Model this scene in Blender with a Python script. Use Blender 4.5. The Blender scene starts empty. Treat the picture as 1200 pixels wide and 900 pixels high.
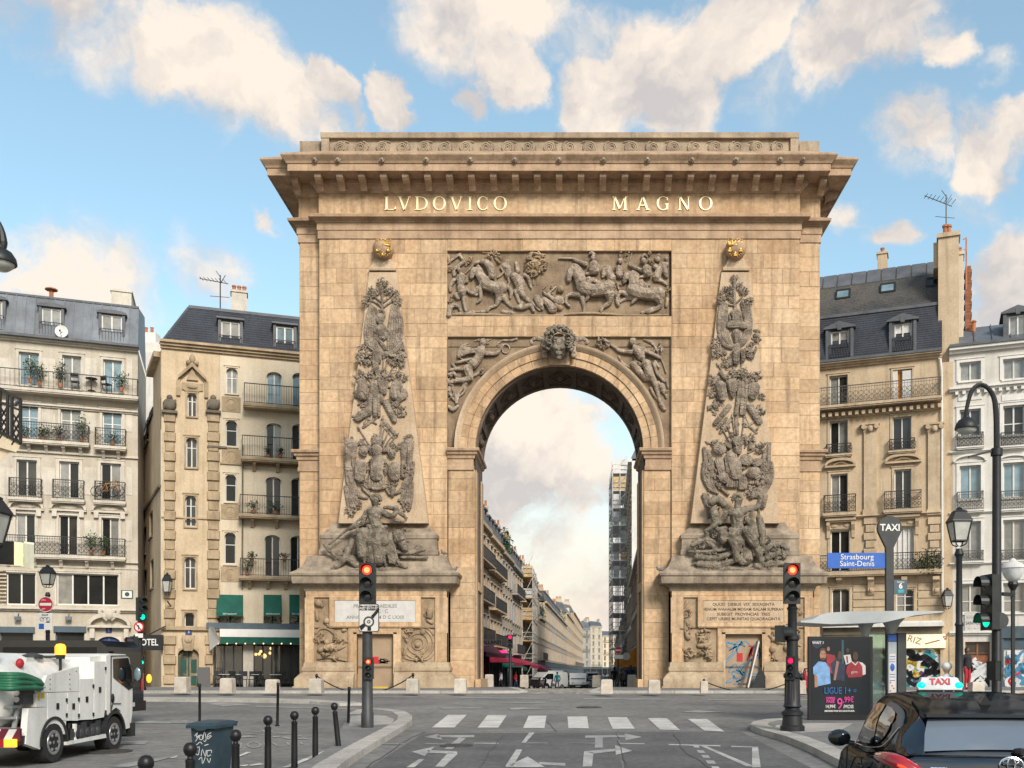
import bpy,bmesh,math,random
from mathutils import Vector,Matrix,noise
random.seed(11)
S=bpy.context.scene
COL=S.collection
R=math.radians
F,PX,PY,CAMH=1150.0,668.0,784.0,1.7
cd=bpy.data.cameras.new('camera')
cam=bpy.data.objects.new('camera',cd); COL.objects.link(cam)
cam.location=(0,0,CAMH); cam.rotation_euler=(R(90),0,0)
cd.sensor_width=36; cd.lens=F/1200*36
cd.shift_x=-(PX-600)/1200; cd.shift_y=(PY-450)/1200
cd.clip_start=0.1; cd.clip_end=6000
S.camera=cam
SUN_EL,SUN_AZ=R(33),R(155)
sl=bpy.data.lights.new('sun','SUN'); sl.energy=1.5; sl.angle=R(18); sl.color=(1,.92,.83)
sun=bpy.data.objects.new('sun',sl); COL.objects.link(sun)
sdir=Vector((math.sin(SUN_AZ)*math.cos(SUN_EL),math.cos(SUN_AZ)*math.cos(SUN_EL),math.sin(SUN_EL)))
sun.rotation_euler=sdir.to_track_quat('Z','Y').to_euler()
sun.location=sdir*200
S.view_settings.view_transform='Standard'; S.view_settings.look='None'
S.view_settings.exposure=1.5; S.view_settings.gamma=1
W=bpy.data.worlds.new('World'); S.world=W; W.use_nodes=True
wn=W.node_tree; wn.nodes.clear()
def nd(nt,t,**k):
	n=nt.nodes.new(t)
	for a,b in k.items():
		if a.startswith('i_'):
			key=a[2:]
			n.inputs[int(key)if key.isdigit()else key].default_value=b
		else:setattr(n,a,b)
	return n
def lk(nt,a,b):nt.links.new(a,b)
def math_n(nt,op,a,b=None,clamp=False):
	n=nt.nodes.new('ShaderNodeMath'); n.operation=op; n.use_clamp=clamp
	for i,v in enumerate((a,b)):
		if v is None:continue
		if isinstance(v,(int,float)):n.inputs[i].default_value=v
		else:nt.links.new(v,n.inputs[i])
	return n.outputs[0]
def mixc(nt,fac,a,b,mode='MIX'):
	n=nt.nodes.new('ShaderNodeMix'); n.data_type='RGBA'; n.blend_type=mode
	for s,v in((n.inputs['Factor'],fac),(n.inputs['A'],a),(n.inputs['B'],b)):
		if isinstance(v,(int,float)):s.default_value=v
		elif isinstance(v,tuple):s.default_value=v if len(v)==4 else(*v,1)
		else:nt.links.new(v,s)
	return n.outputs['Result']
def ramp(nt,src,stops):
	n=nt.nodes.new('ShaderNodeValToRGB'); e=n.color_ramp.elements
	while len(e)<len(stops):e.new(.5)
	for i,(p,c)in enumerate(stops):
		e[i].position=p; e[i].color=(c,c,c,1)if isinstance(c,(int,float))else(*c,1)
	nt.links.new(src,n.inputs[0]); return n.outputs[0]
def pxdir(x,y):return Vector(((x-PX)/F,1,(PY-y)/F)).normalized()
def make_world():
	nt=wn
	out=nd(nt,'ShaderNodeOutputWorld'); bg=nd(nt,'ShaderNodeBackground')
	sky=nd(nt,'ShaderNodeTexSky',sky_type='NISHITA',sun_disc=False,sun_elevation=SUN_EL,sun_rotation=SUN_AZ,altitude=50,air_density=1.1,dust_density=.7,ozone_density=2.2)
	tc=nd(nt,'ShaderNodeTexCoord'); D=tc.outputs['Generated']
	sep=nd(nt,'ShaderNodeSeparateXYZ'); lk(nt,D,sep.inputs[0])
	def nz(scale,det,rough=.55,src=None,dist=0):
		n=nd(nt,'ShaderNodeTexNoise',i_Scale=scale,i_Detail=det,i_Roughness=rough,i_Distortion=dist)
		lk(nt,src or D,n.inputs['Vector']); return n
	w1=nz(5.0,7,.6)
	wv=nd(nt,'ShaderNodeVectorMath',operation='MULTIPLY_ADD'); lk(nt,w1.outputs['Color'],wv.inputs[0])
	wv.inputs[1].default_value=(.16,.16,.16); wv.inputs[2].default_value=(-.08,-.08,-.08)
	wd=nd(nt,'ShaderNodeVectorMath',operation='ADD'); lk(nt,D,wd.inputs[0]); lk(nt,wv.outputs[0],wd.inputs[1])
	WD=wd.outputs[0]
	blobs=[(150,30,95,.42),(235,75,80,.60),(300,120,70,.64),(345,135,55,.62),(385,120,34,1.0),(60,-30,120,.5),(452,122,30,1.05),(560,138,26,1.0),(10,125,34,.5),(560,30,90,.48),(620,20,70,.58),(605,105,45,.95),(720,110,60,1.0),(775,85,75,.95),(820,120,60,1.0),(880,40,60,1.0),(1000,40,75,.95),(1060,10,70,.8),(1120,50,35,.7),(1180,60,40,.4),(1080,165,50,.75),(1150,175,55,.9),(1195,140,40,.9),(1040,290,26,.9),(1000,270,26,.6),(1190,330,70,1.0),(1180,380,60,.9),(312,266,22,.9),(30,320,80,.5),(110,350,90,.45),(1130,250,60,.35),(240,330,70,.45),(700,40,60,.35),(930,130,60,.3),(600,490,70,.95),(650,560,90,.8),(590,580,70,.9),(690,500,70,.6),(725,590,80,.75),(620,640,100,.85),(740,690,100,.7)]
	acc=None
	for(x,y,r,wt)in blobs:
		c=pxdir(x,y); rr=r*1.47/F*c.y
		dn=nd(nt,'ShaderNodeVectorMath',operation='DISTANCE'); lk(nt,WD,dn.inputs[0]); dn.inputs[1].default_value=c
		m=nd(nt,'ShaderNodeMapRange',interpolation_type='SMOOTHSTEP'); lk(nt,dn.outputs['Value'],m.inputs[0])
		m.inputs[1].default_value=rr; m.inputs[2].default_value=rr*.15; m.inputs[3].default_value=0; m.inputs[4].default_value=wt
		acc=m.outputs[0]if acc is None else math_n(nt,'MAXIMUM',acc,m.outputs[0])
	g=nz(2.3,6,.6)
	gm=nd(nt,'ShaderNodeMapRange',interpolation_type='SMOOTHSTEP'); lk(nt,g.outputs[0],gm.inputs[0])
	gm.inputs[1].default_value=.47; gm.inputs[2].default_value=.68
	front=nd(nt,'ShaderNodeMapRange'); lk(nt,sep.outputs['Y'],front.inputs[0])
	front.inputs[1].default_value=.62; front.inputs[2].default_value=.30; front.inputs[3].default_value=.06
	acc=math_n(nt,'MAXIMUM',acc,math_n(nt,'MULTIPLY',gm.outputs[0],front.outputs[0]))
	tex=nz(7.5,10,.62,WD)
	t2=nd(nt,'ShaderNodeMapRange'); lk(nt,tex.outputs[0],t2.inputs[0])
	t2.inputs[1].default_value=.3; t2.inputs[2].default_value=.7; t2.inputs[3].default_value=-.55; t2.inputs[4].default_value=.50
	dens=math_n(nt,'ADD',acc,math_n(nt,'MULTIPLY',t2.outputs[0],math_n(nt,'MULTIPLY',acc,1.6,True)))
	mask=nd(nt,'ShaderNodeMapRange',interpolation_type='SMOOTHSTEP'); lk(nt,dens,mask.inputs[0])
	mask.inputs[1].default_value=.16; mask.inputs[2].default_value=.64
	of=nd(nt,'ShaderNodeVectorMath',operation='ADD'); lk(nt,WD,of.inputs[0]); of.inputs[1].default_value=(.022,-.01,.026)
	tx2=nz(7.5,5,.55,of.outputs[0]); tx1=nz(7.5,5,.55,WD); ct0=math_n(nt,'ADD',math_n(nt,'MULTIPLY',math_n(nt,'SUBTRACT',tx1.outputs[0],tx2.outputs[0]),1.7),.5)
	cf=nd(nt,'ShaderNodeMapRange'); lk(nt,ct0,cf.inputs[0]); cf.inputs[1].default_value=.30; cf.inputs[2].default_value=.62
	ccol=mixc(nt,math_n(nt,'MULTIPLY',cf.outputs[0],1,True),(.235,.218,.21),(.375,.326,.276))
	hz=nd(nt,'ShaderNodeMapRange',interpolation_type='SMOOTHSTEP'); lk(nt,sep.outputs['Z'],hz.inputs[0])
	hz.inputs[1].default_value=.36; hz.inputs[2].default_value=.02; hz.inputs[3].default_value=0; hz.inputs[4].default_value=.9
	skys=nd(nt,'ShaderNodeVectorMath',operation='SCALE'); lk(nt,sky.outputs[0],skys.inputs[0]); skys.inputs['Scale'].default_value=SKY
	tnt=nd(nt,'ShaderNodeVectorMath',operation='MULTIPLY_ADD'); lk(nt,skys.outputs[0],tnt.inputs[0]); tnt.inputs[1].default_value=(.93,.97,.82); tnt.inputs[2].default_value=(.030,.038,.038); skys=tnt
	base=mixc(nt,hz.outputs[0],skys.outputs[0],(.335,.282,.232))
	lp=mixc(nt,math_n(nt,'MULTIPLY',mask.outputs[0],.94),base,ccol)
	dn=nd(nt,'ShaderNodeMapRange'); lk(nt,sep.outputs['Z'],dn.inputs[0]); dn.inputs[1].default_value=0; dn.inputs[2].default_value=-.05
	fin=mixc(nt,dn.outputs[0],lp,(.09,.085,.08))
	lk(nt,fin,bg.inputs['Color']); bg.inputs['Strength'].default_value=1
	lk(nt,bg.outputs[0],out.inputs[0])
SKY=.085
make_world()
GT=[(-80,0),(0,0),(15,.15),(20,.25),(28,.42),(38,.70),(43,.80),(47,.74),(70,.2),(106,-.55),(150,-.75),(300,-1.0),(3000,-1.0)]
def gz(Y):
	for(a,za),(b,zb)in zip(GT,GT[1:]):
		if Y<=b:return za+(zb-za)*max(0,(Y-a))/(b-a)
	return GT[-1][1]
def P(x,y,d):return Vector(((x-PX)*d/F,d,CAMH+(PY-y)*d/F))
def G(x,y,off=0.0):
	d=3.0
	while d<60:
		if CAMH+(PY-y)*d/F<=gz(d)+off:break
		d+=.02
	return Vector(((x-PX)*d/F,d,gz(d)+off))
MATS={}
def mat(name,col,rough=.75,var=.18,scale=2.0,bump=.0,metal=0,objvar=0.0,col2=None,streak=0.0,fine=0.0,emit=0,spec=.4,bscale=None,island=0.0,coat=0.0,carve=0,trans=0):
	m=bpy.data.materials.new(name); m.use_nodes=True; nt=m.node_tree; nt.nodes.clear()
	out=nd(nt,'ShaderNodeOutputMaterial'); b=nd(nt,'ShaderNodeBsdfPrincipled')
	lk(nt,b.outputs[0],out.inputs[0])
	geo=nd(nt,'ShaderNodeNewGeometry'); pos=geo.outputs['Position']
	n1=nd(nt,'ShaderNodeTexNoise',i_Scale=scale,i_Detail=6,i_Roughness=.6); lk(nt,pos,n1.inputs['Vector'])
	c2=col2 or tuple(c*(1-var)for c in col)
	c1=col if col2 else tuple(min(1,c*(1+var*.6))for c in col)
	f=nd(nt,'ShaderNodeMapRange'); lk(nt,n1.outputs[0],f.inputs[0]); f.inputs[1].default_value=.35; f.inputs[2].default_value=.65
	c=mixc(nt,f.outputs[0],c2,c1)
	if fine:
		n2=nd(nt,'ShaderNodeTexNoise',i_Scale=scale*14,i_Detail=4,i_Roughness=.7); lk(nt,pos,n2.inputs['Vector'])
		v=nd(nt,'ShaderNodeMapRange'); lk(nt,n2.outputs[0],v.inputs[0]); v.inputs[1].default_value=.3; v.inputs[2].default_value=.7
		v.inputs[3].default_value=1-fine; v.inputs[4].default_value=1+fine*.6
		c=mixc(nt,1.0,c,v.outputs[0],'MULTIPLY')
	if streak:
		mp=nd(nt,'ShaderNodeMapping'); lk(nt,pos,mp.inputs[0]); mp.inputs['Scale'].default_value=(2.2,2.2,.16)
		n3=nd(nt,'ShaderNodeTexNoise',i_Scale=1.6,i_Detail=7,i_Roughness=.65); lk(nt,mp.outputs[0],n3.inputs['Vector'])
		v=nd(nt,'ShaderNodeMapRange'); lk(nt,n3.outputs[0],v.inputs[0]); v.inputs[1].default_value=.50; v.inputs[2].default_value=.72
		v.inputs[3].default_value=1; v.inputs[4].default_value=1-streak
		c=mixc(nt,1.0,c,v.outputs[0],'MULTIPLY')
	if objvar or island:
		oi=nd(nt,'ShaderNodeObjectInfo')
		r=oi.outputs['Random']
		if island:
			r=math_n(nt,'FRACT',math_n(nt,'ADD',math_n(nt,'MULTIPLY',r,7.31),geo.outputs['Random Per Island']))
		v=nd(nt,'ShaderNodeMapRange'); lk(nt,r,v.inputs[0]); v.inputs[3].default_value=1-(objvar+island); v.inputs[4].default_value=1+(objvar+island)*.7
		c=mixc(nt,1.0,c,v.outputs[0],'MULTIPLY')
		hv=nd(nt,'ShaderNodeMapRange'); lk(nt,math_n(nt,'FRACT',math_n(nt,'MULTIPLY',r,17.7)),hv.inputs[0]); hv.inputs[3].default_value=0; hv.inputs[4].default_value=(objvar+island)*1.3
		c=mixc(nt,math_n(nt,'MINIMUM',hv.outputs[0],1),c,mixc(nt,1.0,c,(1.0,.88,.70),'MULTIPLY'))
	lk(nt,c,b.inputs['Base Color'])
	b.inputs['Roughness'].default_value=rough; b.inputs['Metallic'].default_value=metal
	b.inputs['Specular IOR Level'].default_value=spec; b.inputs['Coat Weight'].default_value=coat; b.inputs['Coat Roughness'].default_value=.07
	if trans:b.inputs['Transmission Weight'].default_value=trans
	if emit:
		b.inputs['Emission Color'].default_value=(*col,1); b.inputs['Emission Strength'].default_value=emit
	if carve:
		nb=nd(nt,'ShaderNodeTexNoise',i_Scale=carve,i_Detail=3,i_Roughness=.5,i_Distortion=1.2); lk(nt,pos,nb.inputs['Vector'])
		rd=math_n(nt,'POWER',math_n(nt,'ABSOLUTE',math_n(nt,'MULTIPLY',math_n(nt,'SUBTRACT',nb.outputs[0],.5),3.2)),.7,True)
		n2=nd(nt,'ShaderNodeTexNoise',i_Scale=24,i_Detail=4); lk(nt,pos,n2.inputs['Vector'])
		bp=nd(nt,'ShaderNodeBump',i_Strength=.75,i_Distance=.08); lk(nt,math_n(nt,'ADD',rd,math_n(nt,'MULTIPLY',n2.outputs[0],.2)),bp.inputs['Height']); lk(nt,bp.outputs[0],b.inputs['Normal'])
	elif bump:
		nb=nd(nt,'ShaderNodeTexNoise',i_Scale=bscale or scale*6,i_Detail=6,i_Roughness=.65); lk(nt,pos,nb.inputs['Vector'])
		bp=nd(nt,'ShaderNodeBump',i_Strength=bump,i_Distance=.03); lk(nt,nb.outputs[0],bp.inputs['Height']); lk(nt,bp.outputs[0],b.inputs['Normal'])
	MATS[name]=m
	return m
mat('ashlar',(.575,.415,.262),.85,.22,.38,.35,col2=(.445,.287,.162),streak=.48,fine=.26,objvar=.10,island=.06,bscale=12)
mat('mortar',(.37,.26,.165),.9,.2,2)
mat('moulding',(.49,.34,.22),.85,.3,1.3,.35,col2=(.32,.21,.13),streak=.35,fine=.25,bscale=14)
mat('attic',(.43,.335,.23),.85,.3,1.3,.4,col2=(.27,.205,.145),streak=.4,fine=.3,bscale=14)
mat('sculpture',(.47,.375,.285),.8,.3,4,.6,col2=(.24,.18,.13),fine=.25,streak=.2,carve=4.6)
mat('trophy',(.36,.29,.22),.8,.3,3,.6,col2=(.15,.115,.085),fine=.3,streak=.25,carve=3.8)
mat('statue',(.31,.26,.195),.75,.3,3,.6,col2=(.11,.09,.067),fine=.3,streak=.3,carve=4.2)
mat('obelisk',(.51,.385,.26),.85,.2,.9,.35,col2=(.41,.295,.19),streak=.25,fine=.2,bscale=14)
mat('ledge',(.37,.295,.215),.85,.3,1.8,.5,col2=(.19,.15,.11),streak=.4,fine=.3,bscale=16)
mat('relief',(.40,.29,.18),.85,.3,2.0,.5,col2=(.24,.17,.105),fine=.3,streak=.2,bscale=16)
mat('plinth',(.46,.36,.24),.85,.25,1.2,.4,col2=(.28,.2,.125),fine=.25,streak=.3,bscale=14)
mat('gold',(.50,.29,.075),.42,.3,8,metal=.65,spec=.5)
mat('gold_letter',(.98,.82,.48),.4,.06,3,metal=.25)
mat('dark_gold',(.42,.26,.08),.45,.3,6,metal=.6)
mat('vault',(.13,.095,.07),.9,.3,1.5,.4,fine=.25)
mat('plaque',(.52,.50,.47),.6,.1,3,fine=.1)
mat('iron',(.012,.013,.014),.5,.3,8)
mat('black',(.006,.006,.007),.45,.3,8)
mat('darkpaint',(.018,.021,.02),.4,.3,6,fine=.2)
mat('white',(.68,.66,.62),.55,.06,3)
mat('white_frame',(.62,.60,.56),.5,.08,3,objvar=.12)
class MB:
	def __init__(s):s.v=[]; s.f=[]; s.m=[]; s.mi=0
	def add(s,vs,fs):
		o=len(s.v); s.v.extend((v[0],v[1],v[2])for v in vs)
		s.f.extend([i+o for i in f]for f in fs); s.m.extend([s.mi]*len(fs)); return s
	def box(s,x0,x1,y0,y1,z0,z1):
		return s.add([(x0,y0,z0),(x1,y0,z0),(x1,y1,z0),(x0,y1,z0),(x0,y0,z1),(x1,y0,z1),(x1,y1,z1),(x0,y1,z1)],[(0,3,2,1),(4,5,6,7),(0,1,5,4),(1,2,6,5),(2,3,7,6),(3,0,4,7)])
	def bar(s,a,b,w,h=None):
		a=Vector(a); b=Vector(b); h=h or w; d=(b-a)
		if d.length<1e-6:return s
		d.normalize(); up=Vector((0,0,1))if abs(d.z)<.9 else Vector((0,1,0))
		u=d.cross(up).normalized()*w/2; t=u.cross(d).normalized()*h/2
		return s.add([a-u-t,a+u-t,a+u+t,a-u+t,b-u-t,b+u-t,b+u+t,b-u+t],[(0,3,2,1),(4,5,6,7),(0,1,5,4),(1,2,6,5),(2,3,7,6),(3,0,4,7)])
	def prism(s,pts,y0,y1):
		n=len(pts)
		vs=[(x,y0,z)for x,z in pts]+[(x,y1,z)for x,z in pts]
		return s.add(vs,[list(range(n)),list(range(2*n-1,n-1,-1))]+[(i,i+n,(i+1)%n+n,(i+1)%n)for i in range(n)])
	def prismx(s,pts,x0,x1):
		n=len(pts)
		vs=[(x0,y,z)for y,z in pts]+[(x1,y,z)for y,z in pts]
		return s.add(vs,[list(range(n)),list(range(2*n-1,n-1,-1))]+[(i,i+n,(i+1)%n+n,(i+1)%n)for i in range(n)])
	def prismz(s,pts,z0,z1):
		n=len(pts)
		vs=[(x,y,z0)for x,y in pts]+[(x,y,z1)for x,y in pts]
		return s.add(vs,[list(range(n-1,-1,-1)),list(range(n,2*n))]+[(i,(i+1)%n,(i+1)%n+n,i+n)for i in range(n)])
	def rings(s,rings,cap=True,closed=True):
		n=len(rings[0]); vs=[v for r in rings for v in r]; fs=[]
		for k in range(len(rings)-1):
			for i in range(n if closed else n-1):
				j=(i+1)%n; fs.append((k*n+i,k*n+j,(k+1)*n+j,(k+1)*n+i))
		if cap and closed:fs+=[list(range(n-1,-1,-1)),list(range(len(vs)-n,len(vs)))]
		return s.add(vs,fs)
	def lathe(s,prof,c=(0,0,0),n=12):
		return s.rings([[(c[0]+r*math.cos(2*math.pi*i/n),c[1]+r*math.sin(2*math.pi*i/n),c[2]+z)for i in range(n)]for r,z in prof])
	def lathey(s,prof,c=(0,0,0),n=12):
		return s.rings([[(c[0]+r*math.cos(2*math.pi*i/n),c[1]+y,c[2]+r*math.sin(2*math.pi*i/n))for i in range(n)]for r,y in prof])
	def lathex(s,prof,c=(0,0,0),n=12):
		return s.rings([[(c[0]+x,c[1]+r*math.cos(2*math.pi*i/n),c[2]+r*math.sin(2*math.pi*i/n))for i in range(n)]for r,x in prof])
	def ell(s,c,r,n=8,m=6):
		r=(r,r,r)if isinstance(r,(int,float))else r
		rg=[]
		for k in range(m+1):
			a=math.pi*k/m; q=max(.02,math.sin(a))
			rg.append([(c[0]+r[0]*q*math.cos(2*math.pi*i/n),c[1]+r[1]*q*math.sin(2*math.pi*i/n),c[2]-r[2]*math.cos(a))for i in range(n)])
		return s.rings(rg)
	def tube(s,pts,rad,n=6,sub=3,flat=None):
		pts=[Vector(p)for p in pts]
		if not isinstance(rad,(list,tuple)):rad=[rad]*len(pts)
		rad=list(rad)
		while len(rad)<len(pts):rad.append(rad[-1])
		if len(pts)>2 and sub>1:
			q,qr=[],[]
			for i in range(len(pts)-1):
				p0=pts[max(0,i-1)]; p1=pts[i]; p2=pts[i+1]; p3=pts[min(len(pts)-1,i+2)]
				for k in range(sub):
					t=k/sub
					q.append(.5*((2*p1)+(p2-p0)*t+(2*p0-5*p1+4*p2-p3)*t*t+(3*p1-p0-3*p2+p3)*t**3))
					qr.append(rad[i]+(rad[i+1]-rad[i])*t)
			q.append(pts[-1]); qr.append(rad[-1]); pts,rad=q,qr
		rg=[]; N=len(pts); d0=None; u=None
		for i in range(N):
			d=pts[min(N-1,i+1)]-pts[max(0,i-1)]
			if d.length<1e-7:d=Vector((0,0,1))
			d.normalize()
			if u is None:
				up=Vector((0,1,0))if abs(d.y)<.9 else Vector((1,0,0)); u=d.cross(up).normalized()
			else:
				u=(u-d*u.dot(d)); u=u.normalized()if u.length>1e-6 else d.orthogonal().normalized()
			w=d.cross(u)
			def ring(c,r):return[c+(u*math.cos(2*math.pi*k/n)+w*math.sin(2*math.pi*k/n))*r for k in range(n)]
			if i==0:rg.append(ring(pts[0]-d*rad[0]*.6,rad[0]*.45))
			rg.append(ring(pts[i],rad[i]))
			if i==N-1:rg.append(ring(pts[-1]+d*rad[-1]*.6,rad[-1]*.45))
		return s.rings(rg)
	def build(s,name,mats,parent=None,smooth=None,kind=None,data=None):
		me=bpy.data.meshes.new(name); me.from_pydata(s.v,[],s.f)
		mats=mats if isinstance(mats,(list,tuple))else[mats]
		for m in mats:me.materials.append(MATS[m]if isinstance(m,str)else m)
		if len(mats)>1:me.polygons.foreach_set('material_index',s.m)
		me.update()
		if smooth is not None:
			me.polygons.foreach_set('use_smooth',[True]*len(me.polygons)); me.set_sharp_from_angle(angle=R(smooth))
		o=bpy.data.objects.new(name,me); COL.objects.link(o)
		if parent:o.parent=parent
		if kind:o['kind']=kind
		return o
def one(name,mats,parent,fn,smooth=None,kind=None):
	b=MB(); fn(b); return b.build(name,mats,parent,smooth,kind)
def tag(o,label=None,cat=None,group=None,kind=None):
	for k,v in(('label',label),('category',cat),('group',group),('kind',kind)):
		if v:o[k]=v
	return o
def empty(name,loc=(0,0,0),rz=0,label=None,cat=None,group=None,scale=1):
	o=bpy.data.objects.new(name,None); COL.objects.link(o); o.location=loc; o.rotation_euler=(0,0,rz); o.scale=(scale,)*3
	o.empty_display_size=.1
	return tag(o,label,cat,group)
def inst(o,parent=None,loc=None,rot=None,scale=None,name=None):
	c=o.copy(); COL.objects.link(c)
	c.parent=parent
	if loc is not None:c.location=loc
	if rot is not None:c.rotation_euler=rot
	if scale is not None:c.scale=scale
	return c
def copy_tree(o,parent=None):
	c=o.copy(); COL.objects.link(c); c.parent=parent
	for ch in list(o.children):copy_tree(ch,c)
	return c
def put(o,loc,rz=0,label=None,scale=None):
	o.location=loc; o.rotation_euler=(0,0,rz)
	if label:o['label']=label
	if scale:o.scale=(scale,)*3 if not isinstance(scale,tuple)else scale
	return o
FONTS=[]
def font(body,size,loc,parent,m,rot=(R(90),0,0),ext=.004,name='lettering',align='CENTER',sx=1.0,spacing=1.0,bold=0.0):
	c=bpy.data.curves.new(name,'FONT'); c.body=body; c.size=size; c.extrude=ext; c.align_x=align; c.align_y='CENTER'; c.resolution_u=3
	c.space_character=spacing; c.offset=bold
	c.materials.append(MATS[m]); o=bpy.data.objects.new(name,c); COL.objects.link(o)
	o.location=loc; o.rotation_euler=rot; o.scale=(sx,1,1); o.parent=parent; FONTS.append(o)
	return o
def ribbon(b,pts,w,fn,sub=3):
	pts=[Vector((p[0],p[1],0))for p in pts]
	q=[]
	for i in range(len(pts)-1):
		p0=pts[max(0,i-1)]; p1=pts[i]; p2=pts[i+1]; p3=pts[min(len(pts)-1,i+2)]
		for k in range(sub):
			t=k/sub
			q.append(.5*((2*p1)+(p2-p0)*t+(2*p0-5*p1+4*p2-p3)*t*t+(3*p1-p0-3*p2+p3)*t**3))
	q.append(pts[-1]); L,Rr=[],[]
	for i in range(len(q)):
		d=q[min(len(q)-1,i+1)]-q[max(0,i-1)]
		if d.length<1e-7:d=Vector((1,0,0))
		d.normalize(); n=Vector((-d.y,d.x,0))*w/2
		L.append(fn(*(q[i]+n).xy)); Rr.append(fn(*(q[i]-n).xy))
	k=len(q)
	b.add(L+Rr,[(i,i+1,i+1+k,i+k)for i in range(k-1)])
	# ================================================================ THE ARCH
def wallgrid(b,x0,x1,z0,z1,holes,y=0.0,rev=.2):
	hs=[(max(x0,a),min(x1,c),max(z0,e),min(z1,g))for a,c,e,g in holes]
	hs=[h for h in hs if h[1]-h[0]>.01 and h[3]-h[2]>.01]
	xs=sorted({x0,x1,*[v for h in hs for v in h[:2]]}); zs=sorted({z0,z1,*[v for h in hs for v in h[2:]]})
	for i in range(len(xs)-1):
		run=None
		for j in range(len(zs)-1):
			cx,cz=(xs[i]+xs[i+1])/2,(zs[j]+zs[j+1])/2
			solid=not any(h[0]<cx<h[1]and h[2]<cz<h[3]for h in hs)
			if solid and run is None:run=zs[j]
			if(not solid or j==len(zs)-2)and run is not None:
				top=zs[j+1]if solid else zs[j]
				b.add([(xs[i],y,run),(xs[i+1],y,run),(xs[i+1],y,top),(xs[i],y,top)],[(0,1,2,3)]); run=None
	for a,c,e,g in hs:
		b.add([(a,y,e),(c,y,e),(c,y,g),(a,y,g),(a,y+rev,e),(c,y+rev,e),(c,y+rev,g),(a,y+rev,g)],[(0,4,5,1),(3,2,6,7),(0,3,7,4),(1,5,6,2)])
D0=43.4; XC=655.5
AROOT=Vector(((XC-PX)*D0/F,D0,gz(D0)))
arch=empty('triumphal_arch',AROOT,0,'huge honey coloured stone triumphal arch with battle reliefs and gilt lettering','triumphal arch')
def A(x,y,dy=0.0):return P(x,y,D0+dy)-AROOT
def AX(x,dy=0.0):return A(x,0,dy).x
def AZ(y,dy=0.0):return A(0,y,dy).z
W1,W2,SR,DP=281.5/26.5,308/26.5,.4,3.5
RI=98.5/26.5; ZS=AZ(526); BASE=-.25
def core(b):
	top=AZ(240); n=32
	arc=[(-RI*math.cos(math.pi*k/n),ZS+RI*math.sin(math.pi*k/n))for k in range(n+1)]
	for yy,fl in((.2,1),(DP,0)):
		for k in range(n):
			(xa,za),(xb,zb)=arc[k],arc[k+1]
			q=[(xa,yy,za),(xb,yy,zb),(xb,yy,top),(xa,yy,top)]
			b.add(q,[(0,1,2,3)if fl else(3,2,1,0)])
		for x0,x1 in((-W1,-RI),(RI,W1)):
			q=[(x0,yy,BASE),(x1,yy,BASE),(x1,yy,top),(x0,yy,top)]
			b.add(q,[(0,1,2,3)if fl else(3,2,1,0)])
	for k in range(n):
		(xa,za),(xb,zb)=arc[k],arc[k+1]
		b.add([(xa,.02,za),(xb,.02,zb),(xb,DP,zb),(xa,DP,za)],[(3,2,1,0)])
	for sx in(-1,1):
		b.add([(sx*RI,.05,BASE),(sx*RI,DP,BASE),(sx*RI,DP,ZS),(sx*RI,.05,ZS)],[(0,1,2,3)])
		b.box(min(sx*W1,sx*(W2-.03)),max(sx*W1,sx*(W2-.03)),SR+.06,DP-SR,BASE,top)
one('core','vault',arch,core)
zones=[(374,279.5,524,812,0.0),(787,279.5,937,812,0.0),(524,279.5,787,294,0.0),(524,370.5,787,394.5,0.0),(525,550,556.5,812,.08),(754.5,550,786,812,.08),(348,279.5,373.5,812,SR),(937.5,279.5,963.5,812,SR)]
mb=MB()
for x0,y0,x1,y1,dy in zones:
	a=A(x0,y1,dy); c=A(x1,y0,dy)
	mb.box(AX(x0),AX(x1),dy+.011,dy+(.2 if dy<.3 else .3),a.z,c.z)
mb.build('backing','mortar',arch)
def in_obelisk(x,y):
	for cx in(449,862):
		if 322<y<640:
			hw=16+(y-318)*(52-16)/294.0
			if abs(x-cx)<hw-2:return True
	return False
rows=[279.5]
while rows[-1]<806:rows.append(rows[-1]+random.choice((13.5,15,16.5,17.5)))
blocks=[]
for x0,y0,x1,y1,dy in zones:
	ys=[y0]+[r for r in rows if y0+6<r<y1-6]+[y1]
	if y1-y0<30:ys=[y0,(y0+y1)/2,y1]if y1-y0>20 else[y0,y1]
	for ya,yb in zip(ys,ys[1:]):
		x=x0; first=True
		while x<x1-.5:
			w=random.uniform(16,46)if not first else random.uniform(12,40)
			if x1-x-w<11:w=x1-x
			first=False; xb=x+w
			if not all(in_obelisk(p,q)for p in(x,xb)for q in(ya,yb))and not(ya>690 and x>360 and xb<522)and not(ya>690 and x>792 and xb<950):
				blocks.append((x,ya,xb,yb,dy))
			x=xb
blocks.sort(key=lambda q:-(q[2]-q[0])*(q[3]-q[1]))
def block_mesh(b,q):
	x0,y0,x1,y1,dy=q; g=.007; pr=random.uniform(-.004,.009)
	a,c=AX(x0)+g,AX(x1)-g; e,h=AZ(y1,0)+g,AZ(y0,0)-g; f=dy-pr; k=.012
	b.add([(a+k,f,e+k),(c-k,f,e+k),(c-k,f,h-k),(a+k,f,h-k),(a,f+k,e),(c,f+k,e),(c,f+k,h),(a,f+k,h),(a,dy+.05,e),(c,dy+.05,e),(c,dy+.05,h),(a,dy+.05,h)],[(0,1,2,3),(0,4,5,1),(1,5,6,2),(2,6,7,3),(3,7,4,0),(4,8,9,5),(5,9,10,6),(6,10,11,7),(7,11,8,4)])
rest=MB()
for i,q in enumerate(blocks):
	if i<300:one('stone_block','ashlar',arch,lambda b:block_mesh(b,q))
	else:block_mesh(rest,q)
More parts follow.
